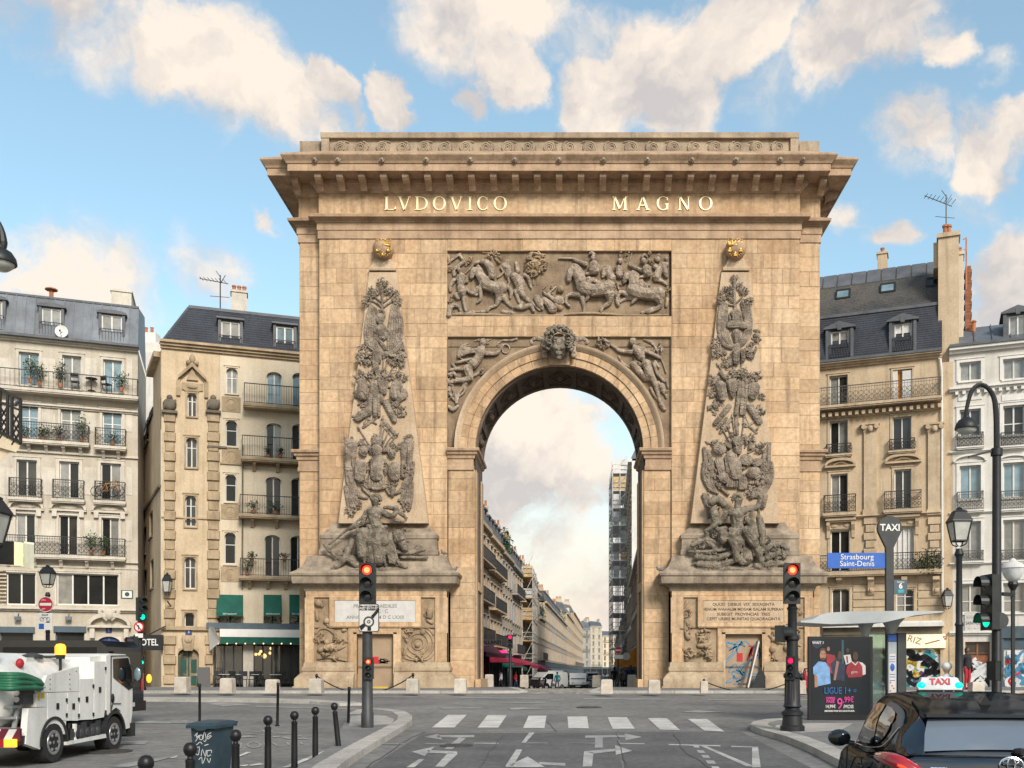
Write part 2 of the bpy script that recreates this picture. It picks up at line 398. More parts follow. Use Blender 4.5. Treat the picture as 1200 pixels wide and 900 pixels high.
rest.build('small_stone_blocks','ashlar',arch,kind='stuff')
def loop(o):
	s,D=SR,DP
	return[(-W1-o,-o),(W1+o,-o),(W1+o,s-o),(W2+o,s-o),(W2+o,D-s+o),(W1+o,D-s+o),(W1+o,D+o),(-W1-o,D+o),(-W1-o,D-s+o),(-W2-o,D-s+o),(-W2-o,s-o),(-W1-o,s-o)]
def sweep(b,prof):b.rings([[(x,y,z)for x,y in loop(o)]for o,z in prof])
def zy(*pp):return[(o,AZ(y,-o))for o,y in pp]
one('architrave','moulding',arch,lambda b:sweep(b,zy((-.1,279.5),(.05,279.5),(.05,270),(.085,269.4),(.085,261),(.12,260.4),(.13,258.5),(.2,257),(.24,255.5),(.40,253.5),(.42,250.5),(.0,249.6),(-.1,249.5))),30)
one('frieze','ashlar',arch,lambda b:sweep(b,[(-.1,AZ(250.5)),(.015,AZ(250.5)),(.015,AZ(225)),(-.1,AZ(225))]))
zc=AZ(200.5,-1.05)
one('cornice','moulding',arch,lambda b:sweep(b,[(-.1,AZ(227)),(.06,AZ(227)),(.1,AZ(224.5)),(.18,AZ(222.5)),(.24,AZ(219.5)),(.32,AZ(219)),(.33,zc+.02),(1.02,zc+.02),(1.03,zc-.0),(1.09,zc),(1.09,AZ(192,-1.1)),(1.14,AZ(191.3,-1.1)),(1.16,AZ(189.5,-1.1)),(1.20,AZ(187,-1.2)),(1.31,AZ(182.5,-1.3)),(1.34,AZ(181.5,-1.3)),(1.34,AZ(179.6,-1.3)),(.3,AZ(177,-.3)),(-.2,AZ(177,-.3))]),30)
m0=MB(); zm=zc+.01
m0.prismx([(-.33,0),(-.90,0),(-.92,-.10),(-.90,-.17),(-.80,-.25),(-.66,-.31),(-.48,-.35),(-.33,-.52)],-.14,.14)
m0.box(-.165,.165,-.95,-.33,-.05,.004)
mo=m0.build('modillion','moulding',arch); mo.location=(0,0,zm)
lm=MB(); lm.ell((0,.02,0),(.09,.08,.10)); lm.ell((0,-.05,-.025),(.045,.05,.045),6,4)
for k in range(9):
	a=k*2*math.pi/9; lm.ell((.10*math.cos(a),.03,.10*math.sin(a)),.038,5,4)
lmo=lm.build('lion_mask','sculpture',arch,50); lmo.location=(0,-1.24,AZ(186.5,-1.24))
for k in range(-11,12):
	if k:inst(mo,arch,(k*.952,0,zm))
	if k%2==0 and k:inst(lmo,arch,(k*.952,-1.24,AZ(186.5,-1.24)))
for sx in(-1,1):
	inst(mo,arch,(sx*(W2-.06),SR,zm)); inst(lmo,arch,(sx*10.5,-1.24,AZ(186.5,-1.24)))
	for yy in(.9,1.85,2.8):
		inst(mo,arch,(sx*W2,yy,zm),(0,0,R(-90*sx)if sx<0 else R(90)))
def attic(b):
	x0,x1=AX(376),AX(936); zt,zb=AZ(154.2),AZ(178.5,-.3)
	b.box(x0,x1,.22,DP-.2,zb,zt-.01)
	b.box(x0-.03,x1+.03,.05,DP-.1,AZ(160.5),zt)
	b.box(x0,x1,.08,.22,zb,AZ(178.2))
	for xa,xb in((376,385),(927,936)):b.box(AX(xa),AX(xb),.08,.22,AZ(178.2),AZ(160.5))
	for sx in(-1,1):
		a,c=sorted((sx*(W1-.05),sx*W2)); b.box(a,c,SR+.1,DP-SR,zb,AZ(158.2))
		b.box(a+.15,c-.15,SR+.05,SR+.1,zb+.15,AZ(158.2)-.16)
one('attic_block','attic',arch,attic)
sp=MB(); hh=(AZ(162)-AZ(178))/2
pts=[(hh*.86*(1-t*.8)*math.cos(2.6*2*math.pi*t+2.6),0,hh*.86*(1-t*.8)*math.sin(2.6*2*math.pi*t+2.6))for t in[k/22 for k in range(23)]]
sp.tube(pts,[.06-.03*k/22 for k in range(23)],5,1)
for k in range(6):
	a=2.0+k*.35; sp.tube([(hh*.9*math.cos(a),0,hh*.9*math.sin(a)),(hh*1.15*math.cos(a+.35),-.02,hh*1.0*math.sin(a+.35))],[.05,.025],5)
sp.tube([(-hh*1.3,0,-hh*.7),(-hh*.6,0,-hh*.92),(0,0,-hh*.85)],[.03,.05,.04],5)
so=sp.build('scroll','attic',arch,50); zsc=(AZ(162)+AZ(178))/2
for k in range(22):
	xx=AX(397+k*24.6)
	o=so if k==0 else inst(so,arch)
	o.location=(xx,.2,zsc); o.scale=(1 if k>=11 else-1,1,1 if k%2 else-1)
def ringp(b,cx,cz,rx,rz,a0,a1,tk,tn,y0,y1,n=18):
	o,i=[],[]
	for k in range(n+1):
		a=R(a0+(a1-a0)*k/n); t=tn+(tk-tn)*abs(math.cos(a))**1.3
		o.append((cx+rx*math.cos(a),cz+rz*math.sin(a))); i.append((cx+(rx-t)*math.cos(a),cz+(rz-tn)*math.sin(a)))
	for k in range(n):b.prism([o[k],o[k+1],i[k+1],i[k]],y0,y1)
def glyph(b,ch,x,z,h,w):
	y0,y1=-.06,.02; T,t,s=.155*h,.055*h,.05*h
	def pr(*p):b.prism([(x+u*w,z+v*h)for u,v in p],y0,y1)
	def stem(u,tk=T):b.box(x+u*w-tk/2,x+u*w+tk/2,y0,y1,z,z+h)
	def serif(u,v,half=.14):b.box(x+u*w-half*h,x+u*w+half*h,y0+.004,y1,z+v*h-(s if v>.5 else 0),z+v*h+(0 if v>.5 else s))
	def diag(u0,v0,u1,v1,tk):
		k=tk/2/w; pr((u0-k,v0),(u0+k,v0),(u1+k,v1),(u1-k,v1))
	if ch=='I':stem(.5); serif(.5,0,.17); serif(.5,1,.17)
	elif ch=='L':stem(.2); serif(.2,0); serif(.2,1); b.box(x+.2*w,x+w,y0,y1,z,z+s); pr((.86,0),(1,0),(1,.24),(.95,.24))
	elif ch=='V':diag(.16,1,.5,0,T); diag(.86,1,.52,0,t*1.2); serif(.16,1); serif(.86,1,.12)
	elif ch=='A':
		diag(.5,1,.86,0,T); diag(.48,1,.14,0,t*1.2); serif(.14,0,.12); serif(.86,0); b.box(x+.28*w,x+.72*w,y0,y1,z+.32*h,z+.32*h+t)
	elif ch=='M':
		stem(.12,t*1.2); stem(.86); serif(.12,0); serif(.86,0,.16); diag(.17,1,.49,.08,T); diag(.84,1,.5,.08,t); serif(.1,1,.1); serif(.9,1,.12)
	elif ch=='N':stem(.14,t*1.2); stem(.86,t*1.2); serif(.14,0,.12); serif(.86,1,.12); serif(.1,1,.1); diag(.16,1,.84,0,T)
	elif ch=='D':stem(.18); b.box(x,x+.4*w,y0+.003,y1,z,z+s); b.box(x,x+.4*w,y0+.003,y1,z+h-s,z+h); ringp(b,x+.38*w,z+h/2,.62*w,h/2,-90,90,T,s,y0,y1)
	elif ch=='O':ringp(b,x+w/2,z+h/2,w/2,h*.52,0,360,T,s,y0,y1,28)
	elif ch=='C':ringp(b,x+w/2,z+h/2,w/2,h*.52,50,310,T,s,y0,y1,22); pr((.80,.72),(.86,.72),(.86,.98),(.80,.9)); pr((.80,.1),(.86,.02),(.86,.26),(.82,.26))
	elif ch=='G':ringp(b,x+w/2,z+h/2,w/2,h*.52,50,318,T,s,y0,y1,22); pr((.80,.72),(.86,.72),(.86,.98),(.80,.9)); b.box(x+.8*w-T/2,x+.8*w+T/2,y0+.002,y1,z+.04*h,z+.42*h); serif(.8,.42,.13)
for ch,xa,xb in[('L',450.5,464),('V',466,482),('D',486.5,501.5),('O',507.5,522.5),('V',527,543),('I',548,553.5),('C',559.5,573),('O',578.5,594),('M',717.5,735),('A',745.5,761),('G',769.5,784.5),('N',794.5,808.5),('O',819,834.5)]:
	zl=AZ(246.5); one('gilt_letter','gold_letter',arch,lambda b:glyph(b,ch,AX(xa),zl,AZ(231)-zl,AX(xb)-AX(xa)))
nv=25
for k in range(nv):
	a0,a1=math.pi*k/nv,math.pi*(k+1)/nv
	if k==nv//2:continue
	b=MB(); g=.0016
	for r0,r1,y in((98.3,107.5,.03),(107.7,116.6,-.03)):
		q=[]
		for t in range(4):
			a=a0+g+(a1-a0-2*g)*t/3; q.append(a)
		pts=[(-r1/26.5*math.cos(a),ZS+r1/26.5*math.sin(a))for a in q]+[(-r0/26.5*math.cos(a),ZS+r0/26.5*math.sin(a))for a in reversed(q)]
		b.prism(pts,y,.24)
	b.build('voussoir','ashlar',arch)
def ring_sweep(b,prof,n=40,a0=0,a1=math.pi):
	b.rings([[(-r/26.5*math.cos(a),y,ZS+r/26.5*math.sin(a))for r,y in prof]for a in[a0+(a1-a0)*k/n for k in range(n+1)]],closed=True)
one('archivolt_moulding','obelisk',arch,lambda b:ring_sweep(b,[(116.4,.2),(116.4,-.07),(118,-.12),(119.5,-.2),(122,-.24),(122.6,-.24),(122.6,.2)]),40)
def ubox(b,x0,x1,y0,prof,y1=1.0):
	b.rings([[(x0-o,y1,z),(x0-o,y0-o,z),(x1+o,y0-o,z),(x1+o,y1,z)]for o,z in prof])
ipf=[(0,551),(.05,550.5),(.05,546),(.02,545.5),(.02,538),(.08,537),(.10,534),(.18,532.5),(.2,530),(.28,529),(.30,526.5),(.28,525.6),(0,525.4)]
for nm,xa,xb in(('impost',524.2,554.2),('impost',756.8,786.8)):
	def f(b):
		x0,x1=AX(xa),AX(xb); rg=[]
		for o,y in ipf:
			z=AZ(y)
			if xa<XC:rg.append([(x0,.3,z),(x0,.05-o,z),(x1+o,.05-o,z),(x1+o,DP+o,z),(x1-.1,DP+o,z)])
			else:rg.append([(x1,.3,z),(x1,.05-o,z),(x0-o,.05-o,z),(x0-o,DP+o,z),(x0+.1,DP+o,z)][::-1])
		b.rings(rg)
	one(nm,'moulding',arch,f,30)
for sx in(-1,1):
	def f(b):
		a,c=sorted((sx*W1,sx*W2)); pr=[(o,AZ(y))for o,y in ipf]
		b.rings([[(a-(o if sx<0 else-.02),DP-SR,z),(a-(o if sx<0 else-.02),SR-o,z),(c+(o if sx>0 else-.02),SR-o,z),(c+(o if sx>0 else-.02),DP-SR,z)]for o,z in pr])
	one('string_band','moulding',arch,f,30)
def coffers(b):
	n=9
	for k in range(n+1):
		a=math.pi*k/n
		for w in(-.05,.05):pass
		ra,rb=RI-.09,RI+.02; da=.035
		pts=[(-ra*math.cos(a-da),ZS+ra*math.sin(a-da)),(-ra*math.cos(a+da),ZS+ra*math.sin(a+da)),(-rb*math.cos(a+da),ZS+rb*math.sin(a+da)),(-rb*math.cos(a-da),ZS+rb*math.sin(a-da))]
		b.prism(pts,.5,DP-.5)
	for y0,y1 in((.28,.6),(DP-.6,DP-.2)):
		ring_sweep(b,[((RI-.09)*26.5,y0),((RI-.09)*26.5,y1),((RI+.01)*26.5,y1),((RI+.01)*26.5,y0)],36)
	for k in range(n):
		a=math.pi*(k+.5)/n
		rad=Vector((-math.cos(a),0,math.sin(a))); tan=Vector((math.sin(a),0,math.cos(a))); c=Vector((0,DP/2,ZS))+rad*(RI-.03)
		for s in(.9,.55):
			p=[c+tan*.52*s,c+Vector((0,1.0*s,0)),c-tan*.52*s,c-Vector((0,1.0*s,0))]
			for i in range(4):b.bar(p[i],p[(i+1)%4],.07)
		b.ell(c,(.2,.3,.2),6,5)
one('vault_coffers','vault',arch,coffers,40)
def jamb(b):
	for sx in(-1,1):
		for y0,y1 in((.05,.85),(DP-.85,DP)):b.box(min(sx*RI,sx*(RI-.05)),max(sx*RI,sx*(RI-.05)),y0,y1,BASE,AZ(551))
		b.box(min(sx*RI,sx*(RI-.06)),max(sx*RI,sx*(RI-.06)),.85,DP-.85,AZ(690),AZ(680))
		b.box(min(sx*RI,sx*(RI-.25)),max(sx*RI,sx*(RI-.25)),-.05,DP+.05,BASE,AZ(796))
one('passage_pilaster','ashlar',arch,jamb)
# ================================================================ SCULPTURE
def stp(s):return[tuple(float(v)for v in p.split(','))for p in s.split()]
def sculpt(b,org,sc,lines,dy0,n=7,mirror=None,folds=False):
	k=(D0+dy0)/F/sc
	for ln in lines:
		pts=stp(ln[0]); rad=[float(v)for v in str(ln[1]).split()]; lift=ln[2]if len(ln)>2 else .25; rad=[r*(.84 if r>20 else .92)for r in rad]
		while len(rad)<len(pts):rad.append(rad[-1])
		q=[]
		for(x,y),r in zip(pts,rad):
			px,py=org[0]+x/sc,org[1]+y/sc
			if mirror:px=2*mirror-px
			p=A(px,py,dy0); p.y-=lift*r*k; q.append(p)
		if len(q)==1:b.ell(q[0],rad[0]*k,10,7)
		else:b.tube(q,[r*k for r in rad],n,3)
		if folds and max(rad)>13 and len(q)>1:
			rn=random.Random(len(b.v))
			for j in range(6 if max(rad)>30 else 4):
				s_=rn.uniform(-.85,.85); w_=[]
				for i,c in enumerate(q):
					d=q[min(len(q)-1,i+1)]-q[max(0,i-1)]; sd=Vector((-d.z,0,d.x)).normalized(); r=rad[i]*k; so=s_+rn.uniform(-.25,.25)
					so=max(-.93,min(.93,so)); w_.append(c+sd*r*so+Vector((0,-r*math.sqrt(1-so*so)*.97,0)))
				b.tube(w_,[max(.012,.10*rad[0]*k),max(.014,.13*rad[len(q)//2]*k),max(.008,.07*rad[-1]*k)],5,3)
def curls(b,org,sc,spots,dy0,seed=1,mirror=None,per=9):
	rnd=random.Random(seed); k=(D0+dy0)/F/sc
	for(x,y,r)in spots:
		for i in range(per):
			a=rnd.uniform(0,6.28); q=r*math.sqrt(rnd.random()); cx,cy=x+q*math.cos(a),y+q*math.sin(a)
			L=r*rnd.uniform(.2,.55); a2=rnd.uniform(0,6.28); pts=[]
			for t in(-1,0,1):
				px,py=org[0]+(cx+t*L*math.cos(a2+t*.5))/sc,org[1]+(cy+t*L*math.sin(a2+t*.5))/sc
				if mirror:px=2*mirror-px
				p=A(px,py,dy0); p.y-=r*k*(.25+.5*rnd.random())*(1-abs(t)*.4); pts.append(p)
			w=max(3.6,r*.155)*k*rnd.uniform(.6,1.35)
			b.tube(pts,[w*.6,w,w*.5],5,2)
def figure(name,parent,org,sc,lines,dy0,m='sculpture',vox=.031,mirror=None):
	b=MB(); sculpt(b,org,sc,lines,dy0,mirror=mirror,folds=name in('rider','soldier','winged_victory'))
	o=b.build(name,m,parent,60)
	md=o.modifiers.new('remesh','REMESH'); md.mode='VOXEL'; md.voxel_size=vox; md.use_smooth_shade=True
	return o
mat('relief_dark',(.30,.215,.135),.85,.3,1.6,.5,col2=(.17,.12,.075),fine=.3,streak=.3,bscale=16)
Z1,Z2,ZK=(520,285),(650,285),1200/140
def rf(b):
	x0,x1,z0,z1=AX(524),AX(784),AZ(370.5),AZ(294)
	b.box(x0,x1,.14,.2,z0,z1)
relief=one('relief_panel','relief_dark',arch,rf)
relief['label']='wide relief of a cavalry battle above the arch opening'
YB=.13
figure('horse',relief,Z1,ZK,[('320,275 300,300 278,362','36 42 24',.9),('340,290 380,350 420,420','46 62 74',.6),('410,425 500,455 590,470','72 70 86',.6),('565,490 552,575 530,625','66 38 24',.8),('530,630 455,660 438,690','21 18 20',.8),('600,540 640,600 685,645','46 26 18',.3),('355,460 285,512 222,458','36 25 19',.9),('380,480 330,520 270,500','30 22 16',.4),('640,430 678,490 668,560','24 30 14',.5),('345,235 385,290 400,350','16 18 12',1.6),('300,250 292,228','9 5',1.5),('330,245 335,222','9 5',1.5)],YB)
figure('horse',relief,Z1,ZK,[('700,330 760,400 770,480','52 72 52',.2),('760,480 830,560 880,600','46 30 22',.4),('880,590 925,640 965,675','18 15 17',.5),('720,480 745,560 760,600','34 24 18',.2),('800,330 845,350 868,420 880,470','20 26 18 8',.9),('790,325 820,318','14 20',.9)],YB)
figure('horse',relief,Z1,ZK,[('930,545 960,610 990,668','40 46 24',.5),('1000,560 1060,620 1100,680','30 50 60',.3),('960,540 950,520','10 6',1)],YB)
figure('rider',relief,Z1,ZK,[('420,205 475,260 490,350','42 52 42',.9),('395,198','33',1),('400,185 340,205 308,212','22 18 14',1.4),('304,215 218,312','10 8',1.8),('470,270 505,345 408,360','24 22 16',1.4),('430,410 372,450 375,560 335,602','34 30 22 12',1.5),('458,385 490,520','11 9',2)],YB)
figure('rider',relief,Z1,ZK,[('600,225 650,265 640,340','36 46 36',.4),('640,195','32',.6),('575,250 600,300 540,350','16 14 12',.8),('630,310 660,400 640,430','14 14 10',.8),('730,200 745,290','30 34',.1)],YB)
figure('soldier',relief,Z1,ZK,[('165,285','32',1),('185,345 172,430','56 44',.7),('110,265 190,205 205,190 160,122','20 24 20 17',.8),('170,112 95,165 40,212','15 15 9',1),('112,370 72,435 70,490','26 20 16',.8),('170,450 190,515','48 56',.7),('200,540 205,610 225,690','28 22 16',.8),('120,520 150,560','40 30',.4),('100,290 110,330','24 24',.3),('220,340 235,400','26 22',.5)],YB)
figure('fallen_soldier',relief,Z1,ZK,[('70,650 60,700 55,745','36 34 38',.9),('90,630 150,640 172,690','30 22 15',.8),('120,715 300,712','16 18',.5),('260,690 440,690','13 16',.4)],YB)
figure('fallen_soldier',relief,Z1,ZK,[('715,650 800,655 870,628 905,690','24 30 28 22',.7),('760,640 790,600','22 20',.5),('590,690 700,710','30 26',.2)],YB)
figure('soldier',relief,Z1,ZK,[('1130,570 1180,600','50 60',.3),('1040,525 1090,560 1140,600','26 24 24',.7),('1050,515 1130,440','18 10',1),('990,470 1110,370','6 4',.8),('1165,480','36',.6),('1020,520 1000,490','20 14',.6)],YB)
def lowrel(b):
	sculpt(b,Z1,ZK,[('900,420 905,300 920,220','10 8 5',.1),('940,420 950,330','7 4',.1),('30,725 150,718 480,722 700,730 1200,728','14 18 22 16 14',.3),('600,690 660,700','24 18',.2),('40,120 60,200','22 18',.2),('390,95 560,110','14 12',.3),('270,150 220,230','18 14',.2),('520,150 560,200','20 24',.1)],YB)
	curls(b,Z1,ZK,[(920,200,90),(900,270,80),(960,260,60)],YB+.03,3,per=40)
	curls(b,Z1,ZK,[(480,130,60),(250,160,50),(60,280,40),(60,560,40),(1080,480,40),(560,150,50)],YB,4,per=8)
	sculpt(b,Z2,ZK,[('0,725 300,705 560,715 700,725 1140,722','12 16 16 8 12',.3),('20,620 60,660','50 40',.2),('60,470','44',.5),('1120,640 1130,560','20 24',.2)],YB)
	curls(b,Z2,ZK,[(640,280,50),(700,130,50),(980,150,60),(1120,480,40),(620,420,40),(40,560,50)],YB,5,per=9)
one('low_relief','relief',relief,lowrel,60)
figure('horse',relief,Z2,ZK,[('165,285 150,330 140,395','40 42 26',.9),('190,270 235,340 275,420','44 66 84',.6),('265,455 400,490 560,455','84 76 94',.6),('245,530 135,530 114,600 152,642','40 24 18 19',.9),('280,550 294,640 294,700','40 22 17',.4),('545,520 552,600 480,650 464,692','72 36 22 22',.8),('600,500 640,560 640,640','40 24 16',.1),('140,270 175,232 225,240 280,300 300,340','14 18 20 18 12',1.4),('625,400 645,470','20 12',.4)],YB)
figure('rider',relief,Z2,ZK,[('395,225 385,305','56 50',1),('384,162','32',1.2),('400,130 370,105 350,120','22 22 14',1.4),('320,225 240,195 180,160','30 24 16',1.1),('185,160 110,158 40,157','13 12 11',1.4),('430,240 425,300 315,318','30 26 18',1.4),('345,385 325,470 332,560 285,592','46 38 24 14',1.6),('380,370 450,410 530,445','20 16 12',2),('400,390 440,430','30 24',1.6)],YB)
figure('horse',relief,Z2,ZK,[('495,270 485,345','38 24',.4),('530,270 575,370','46 62',.2),('500,235 550,245 580,300','14 16 12',.8)],YB)
figure('soldier',relief,Z2,ZK,[('655,185','36',.6),('640,250 660,340','44 44',.3),('620,300 650,350','20 24',.5)],YB)
figure('horse',relief,Z2,ZK,[('725,325 710,365 694,408','38 36 23',.9),('755,320 790,380 800,430','48 66 76',.6),('760,480 890,520 1060,525','78 74 88',.6),('745,535 655,500 622,580 640,630','36 28 20 22',.8),('800,560 720,560 640,600','32 22 18',.4),('1030,555 1060,635 965,690 930,702','68 34 22 20',.8),('1000,650 900,695 870,700','22 20 18',.3),('780,285 830,320 850,360','14 18 12',1.3),('700,300 695,280','9 5',1.3)],YB)
figure('rider',relief,Z2,ZK,[('920,265 930,330','56 50',1),('890,190','36',1.1),('870,150 900,125 930,150','14 18 12',1.4),('880,290 770,240 748,222','26 20 16',1.2),('746,212 780,82','9 6',1.6),('965,325 860,352','28 18',1.5),('865,405 845,530 770,612','42 30 14',1.5),('940,415 1045,545','13 10',1.8),('880,420 920,450','34 30',1.3)],YB)
figure('horse',relief,Z2,ZK,[('1090,250 1110,300 1125,345','40 36 24',.6),('1050,260 1020,360','40 52',.3),('1000,380 1070,385 1130,425','18 20 15',.8),('1050,225 1100,205 1130,235','14 16 12',1)],YB)
figure('soldier',relief,Z2,ZK,[('1032,170','40',.5),('1000,240 1030,250','40 34',.3),('1040,115 1060,125','14 12',.8)],YB)
figure('soldier',relief,Z2,ZK,[('1122,160','28',.4),('1125,215','26',.2)],YB)
def spn(b):
	n=16; r=120/26.5; zt=AZ(394.5)
	b.box(AX(524),AX(524.6),0,.2,ZS,zt); b.box(AX(786.2),AX(786.8),0,.2,ZS,zt)
	b.box(AX(524.6),AX(786.2),.14,.2,AZ(405),zt-.002)
	for k in range(n):
		for sx in(-1,1):
			a0,a1=math.pi/2*k/n,math.pi/2*(k+1)/n
			z0,z1=ZS+r*math.sin(a0),ZS+r*math.sin(a1)
			x0=r*math.cos(a1); xo=abs(AX(524.6))if sx<0 else AX(786.2)
			a,c=sorted((sx*x0,sx*xo)); b.box(a,c,.142,.2,z0,z1-.001)
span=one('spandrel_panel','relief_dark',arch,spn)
Z3,Z4=(515,380),(655,380)
figure('winged_victory',span,Z3,ZK,[('440,195','40',1),('425,165 455,160','20 18',1.2),('440,230 420,275 395,345 330,425','26 60 52 58',.8),('470,300 570,300 605,260 632,212','30 24 19 15',.9),('390,275 285,292 188,332','34 26 18',1.3),('190,332 340,420','8 7',2),('285,450 312,535','60 46',.8),('320,540 260,570 170,575 100,600','46 38 30 22',.9),('270,600 200,690 172,800','26 18 16',.7),('130,640 160,720 170,800','26 18 14',.6)],.13)
figure('winged_victory',span,Z4,ZK,[('735,190','40',1),('720,160 760,160','18 20',1.2),('750,230 790,280 830,350','26 58 50',.8),('730,290 620,275 560,235 520,210','30 24 19 14',.9),('830,260 935,310 1025,350','36 26 16',1.3),('1020,340 1052,410 1078,492','8 8 10',1.6),('870,400 915,510','62 48',.8),('915,520 965,610 990,700 1012,785','48 34 24 18',1.1),('880,480 900,560','44 36',.6),('1030,610 1060,700','34 22',.4)],.13)
def spdet(b,side):
	side or sculpt(b,Z3,ZK,[('580,212 600,185 640,165 720,165 780,148','9 11 12 12 16',.6),('628,245 640,285 680,290 705,250 690,215 650,205 628,245','9',.8),('110,470 200,455 270,480','22 18 14',1.4),('90,520 150,500 180,560','24 20 14',1.2),('80,560 100,600 140,620','24 20 16',.8),('100,640 110,700 150,770','24 18 12',.8),('260,610 250,680 180,740','16 14 10',.8),('90,830 140,860 190,820','24 30 16',.5),('340,520 380,500 430,450','20 18 12',.5),('165,395 260,370 330,350','16 18 12',1.2),('130,400 160,440','16 18',.8)]+[(f'{180 + 14 * i},{330 - 6 * i} {215 + 20 * i},{235 + 6 * i} {290 + 12 * i},{195 + 22 * i}','10 13 9',.8)for i in range(5)]+[(f'{360 + i * 30},170 {400 + i * 30},150','10 8',.4)for i in range(5)],.135)
	side and sculpt(b,Z4,ZK,[('390,200 420,165 470,165 500,200 470,235 420,235 390,200','14',.9),('870,440 860,520 880,560','18 20 12',.8),('950,400 985,500 1060,580','26 22 16',1.2),('960,380 1000,440','20 16',1.2),('740,400 800,470 870,560','40 44 30',.5),('760,380 830,420','24 28',.9),('990,590 1040,650 1080,740','26 22 14',.7),('1080,560 1095,640','16 12',.6),('920,640 960,720 1010,780','22 18 12',.4),('1020,800 1060,860','36 30',.2),('600,320 640,390 720,440','12 14 10',.3)]+[(f'{850 + 20 * i},{160 + 8 * i} {930 + 15 * i},{180 + 20 * i} {1000 - 2 * i},{270 + 26 * i}','10 14 9',.6)for i in range(5)],.135)
	side or curls(b,Z3,ZK,[(130,540,60),(110,700,50),(400,470,50),(480,180,30)],.14,6,per=9)
	side and curls(b,Z4,ZK,[(800,430,70),(1040,660,60),(980,240,60),(780,190,30)],.14,7,per=9)
	side and curls(b,Z4,ZK,[(440,200,55)],.11,8,per=26)
for sd in(0,1):one('drapery','sculpture',span,lambda b:spdet(b,sd),60)
def key(b):
	b.prism([(AX(644),AZ(428.5)),(AX(667),AZ(428.5)),(AX(674),AZ(396)),(AX(637),AZ(396))],-.14,.2)
ks=one('keystone','moulding',arch,key)
lh=MB(); c=A(655,406,-.4)
lh.ell(c,(.46,.40,.56),12,9); lh.ell(c+Vector((0,-.34,-.16)),(.30,.26,.28)); lh.ell(c+Vector((0,-.52,-.02)),(.13,.14,.2))
for sx in(-1,1):
	lh.ell(c+Vector((sx*.14,-.52,-.2)),(.16,.12,.12)); lh.ell(c+Vector((sx*.2,-.33,.16)),(.12,.1,.08)); lh.tube([c+Vector((sx*.05,-.4,.2)),c+Vector((sx*.3,-.36,.3))],[.07,.05],5)
	lh.ell(c+Vector((sx*.45,-.2,-.05)),(.14,.2,.2))
lh.ell(c+Vector((0,-.4,-.42)),(.16,.12,.1)); lh.ell(c+Vector((0,-.3,-.58)),(.13,.12,.12))
o=lh.build('lion_head','statue',ks,60); md=o.modifiers.new('remesh','REMESH'); md.mode='VOXEL'; md.voxel_size=.035; md.use_smooth_shade=True
mn=MB(); rnd=random.Random(5)
for i in range(130):
	a=rnd.uniform(-.5,math.pi+.5); q=rnd.uniform(.42,.66)
	p=c+Vector((q*math.cos(a)*.98,-.42+(q-.45)*1.3+rnd.uniform(-.08,.05),q*math.sin(a)*1.1+.1))
	a2=rnd.uniform(0,6.28); L=.11; mn.tube([p+Vector((L*math.cos(a2+t),-.05 if t==1 else 0,L*math.sin(a2+t)))for t in(0,1,2)],[.04,.06,.035],5,2)
mn.build('mane','statue',ks,60)
for sx in(-1,1):
	cb=MB(); sculpt(cb,Z3,ZK,[('915,185 930,165 975,148 1030,160 1058,195 1058,300','18 22 30 34 34 30',.4),('1040,310 1060,330 1075,300','22 26 18',.7),('920,190 935,200','26 18',.6),('1010,170 1040,230 1040,300','10',1.6),('1075,190 1078,300','10',1.3)],-.22,mirror=None if sx<0 else 655.2)
	cb.build('scroll_console','sculpture',ks,60)
	# ================================================================ OBELISKS AND TROPHIES
def slope_dy(y):return-.16-(y-318)/294*.30
def obelisk(cx):
	ob=one('obelisk','obelisk',arch,lambda b:b.rings([[(AX(cx-w,slope_dy(y)),.2,AZ(y,slope_dy(y))),(AX(cx-w,slope_dy(y)),slope_dy(y),AZ(y,slope_dy(y))),(AX(cx+w,slope_dy(y)),slope_dy(y),AZ(y,slope_dy(y))),(AX(cx+w,slope_dy(y)),.2,AZ(y,slope_dy(y)))]for w,y in((52.5,613),(43.5,540),(34.5,468),(25,393),(16.5,319))]))
	def neck(b):
		for pr in([(15.5,319,-.22),(15.8,316.5,-.24),(14,315,-.22),(11.5,311,-.2),(9.8,306,-.18),(8,304.5,-.16)],):
			b.rings([[(AX(cx-w),.2,AZ(y)),(AX(cx-w),d,AZ(y)),(AX(cx+w),d,AZ(y)),(AX(cx+w),.2,AZ(y))]for w,y,d in pr])
	one('neck','obelisk',ob,neck)
	gl=one('globe','moulding',ob,lambda b:b.ell(A(cx,292,-.25),.46,20,14),60)
	def crown(b):
		c=A(cx,291,-.66)
		for k in range(9):
			t=-1+k/4; b.bar(c+Vector((.25*t,.06*t*t,.16)),c+Vector((.30*t,.06*t*t,.30+.05*(k%2==0))),.045)
			b.ell(c+Vector((.31*t,.06*t*t,.34+.06*(k%2==0))),.04,6,4)
		b.tube([c+Vector((.28*t,.08*t*t,.15))for t in(-1,-.5,0,.5,1)],.055,6)
		for dx,dz in((-.24,-.08),(.24,-.08),(0,-.26)):
			p=c+Vector((dx,.04,dz)); b.ell(p+Vector((0,0,.06)),(.045,.05,.11),6,5)
			for s in(-1,1):b.tube([p+Vector((0,0,-.04)),p+Vector((s*.07,-.02,.05)),p+Vector((s*.10,0,-.01))],.03,5)
			b.box(p.x-.07,p.x+.07,p.y-.05,p.y,p.z-.05,p.z-.02)
		for k in range(9):
			a=R(200+k*17.5); b.ell(c+Vector((.3*math.cos(a),.08,-.02+.34*math.sin(a)*.9)),.04,6,4)
	one('gilt_crown','gold',gl,crown,60)
	return ob
obl,obr=obelisk(449),obelisk(862)
O1,O2,O3=(390,270),(390,410),(370,540)
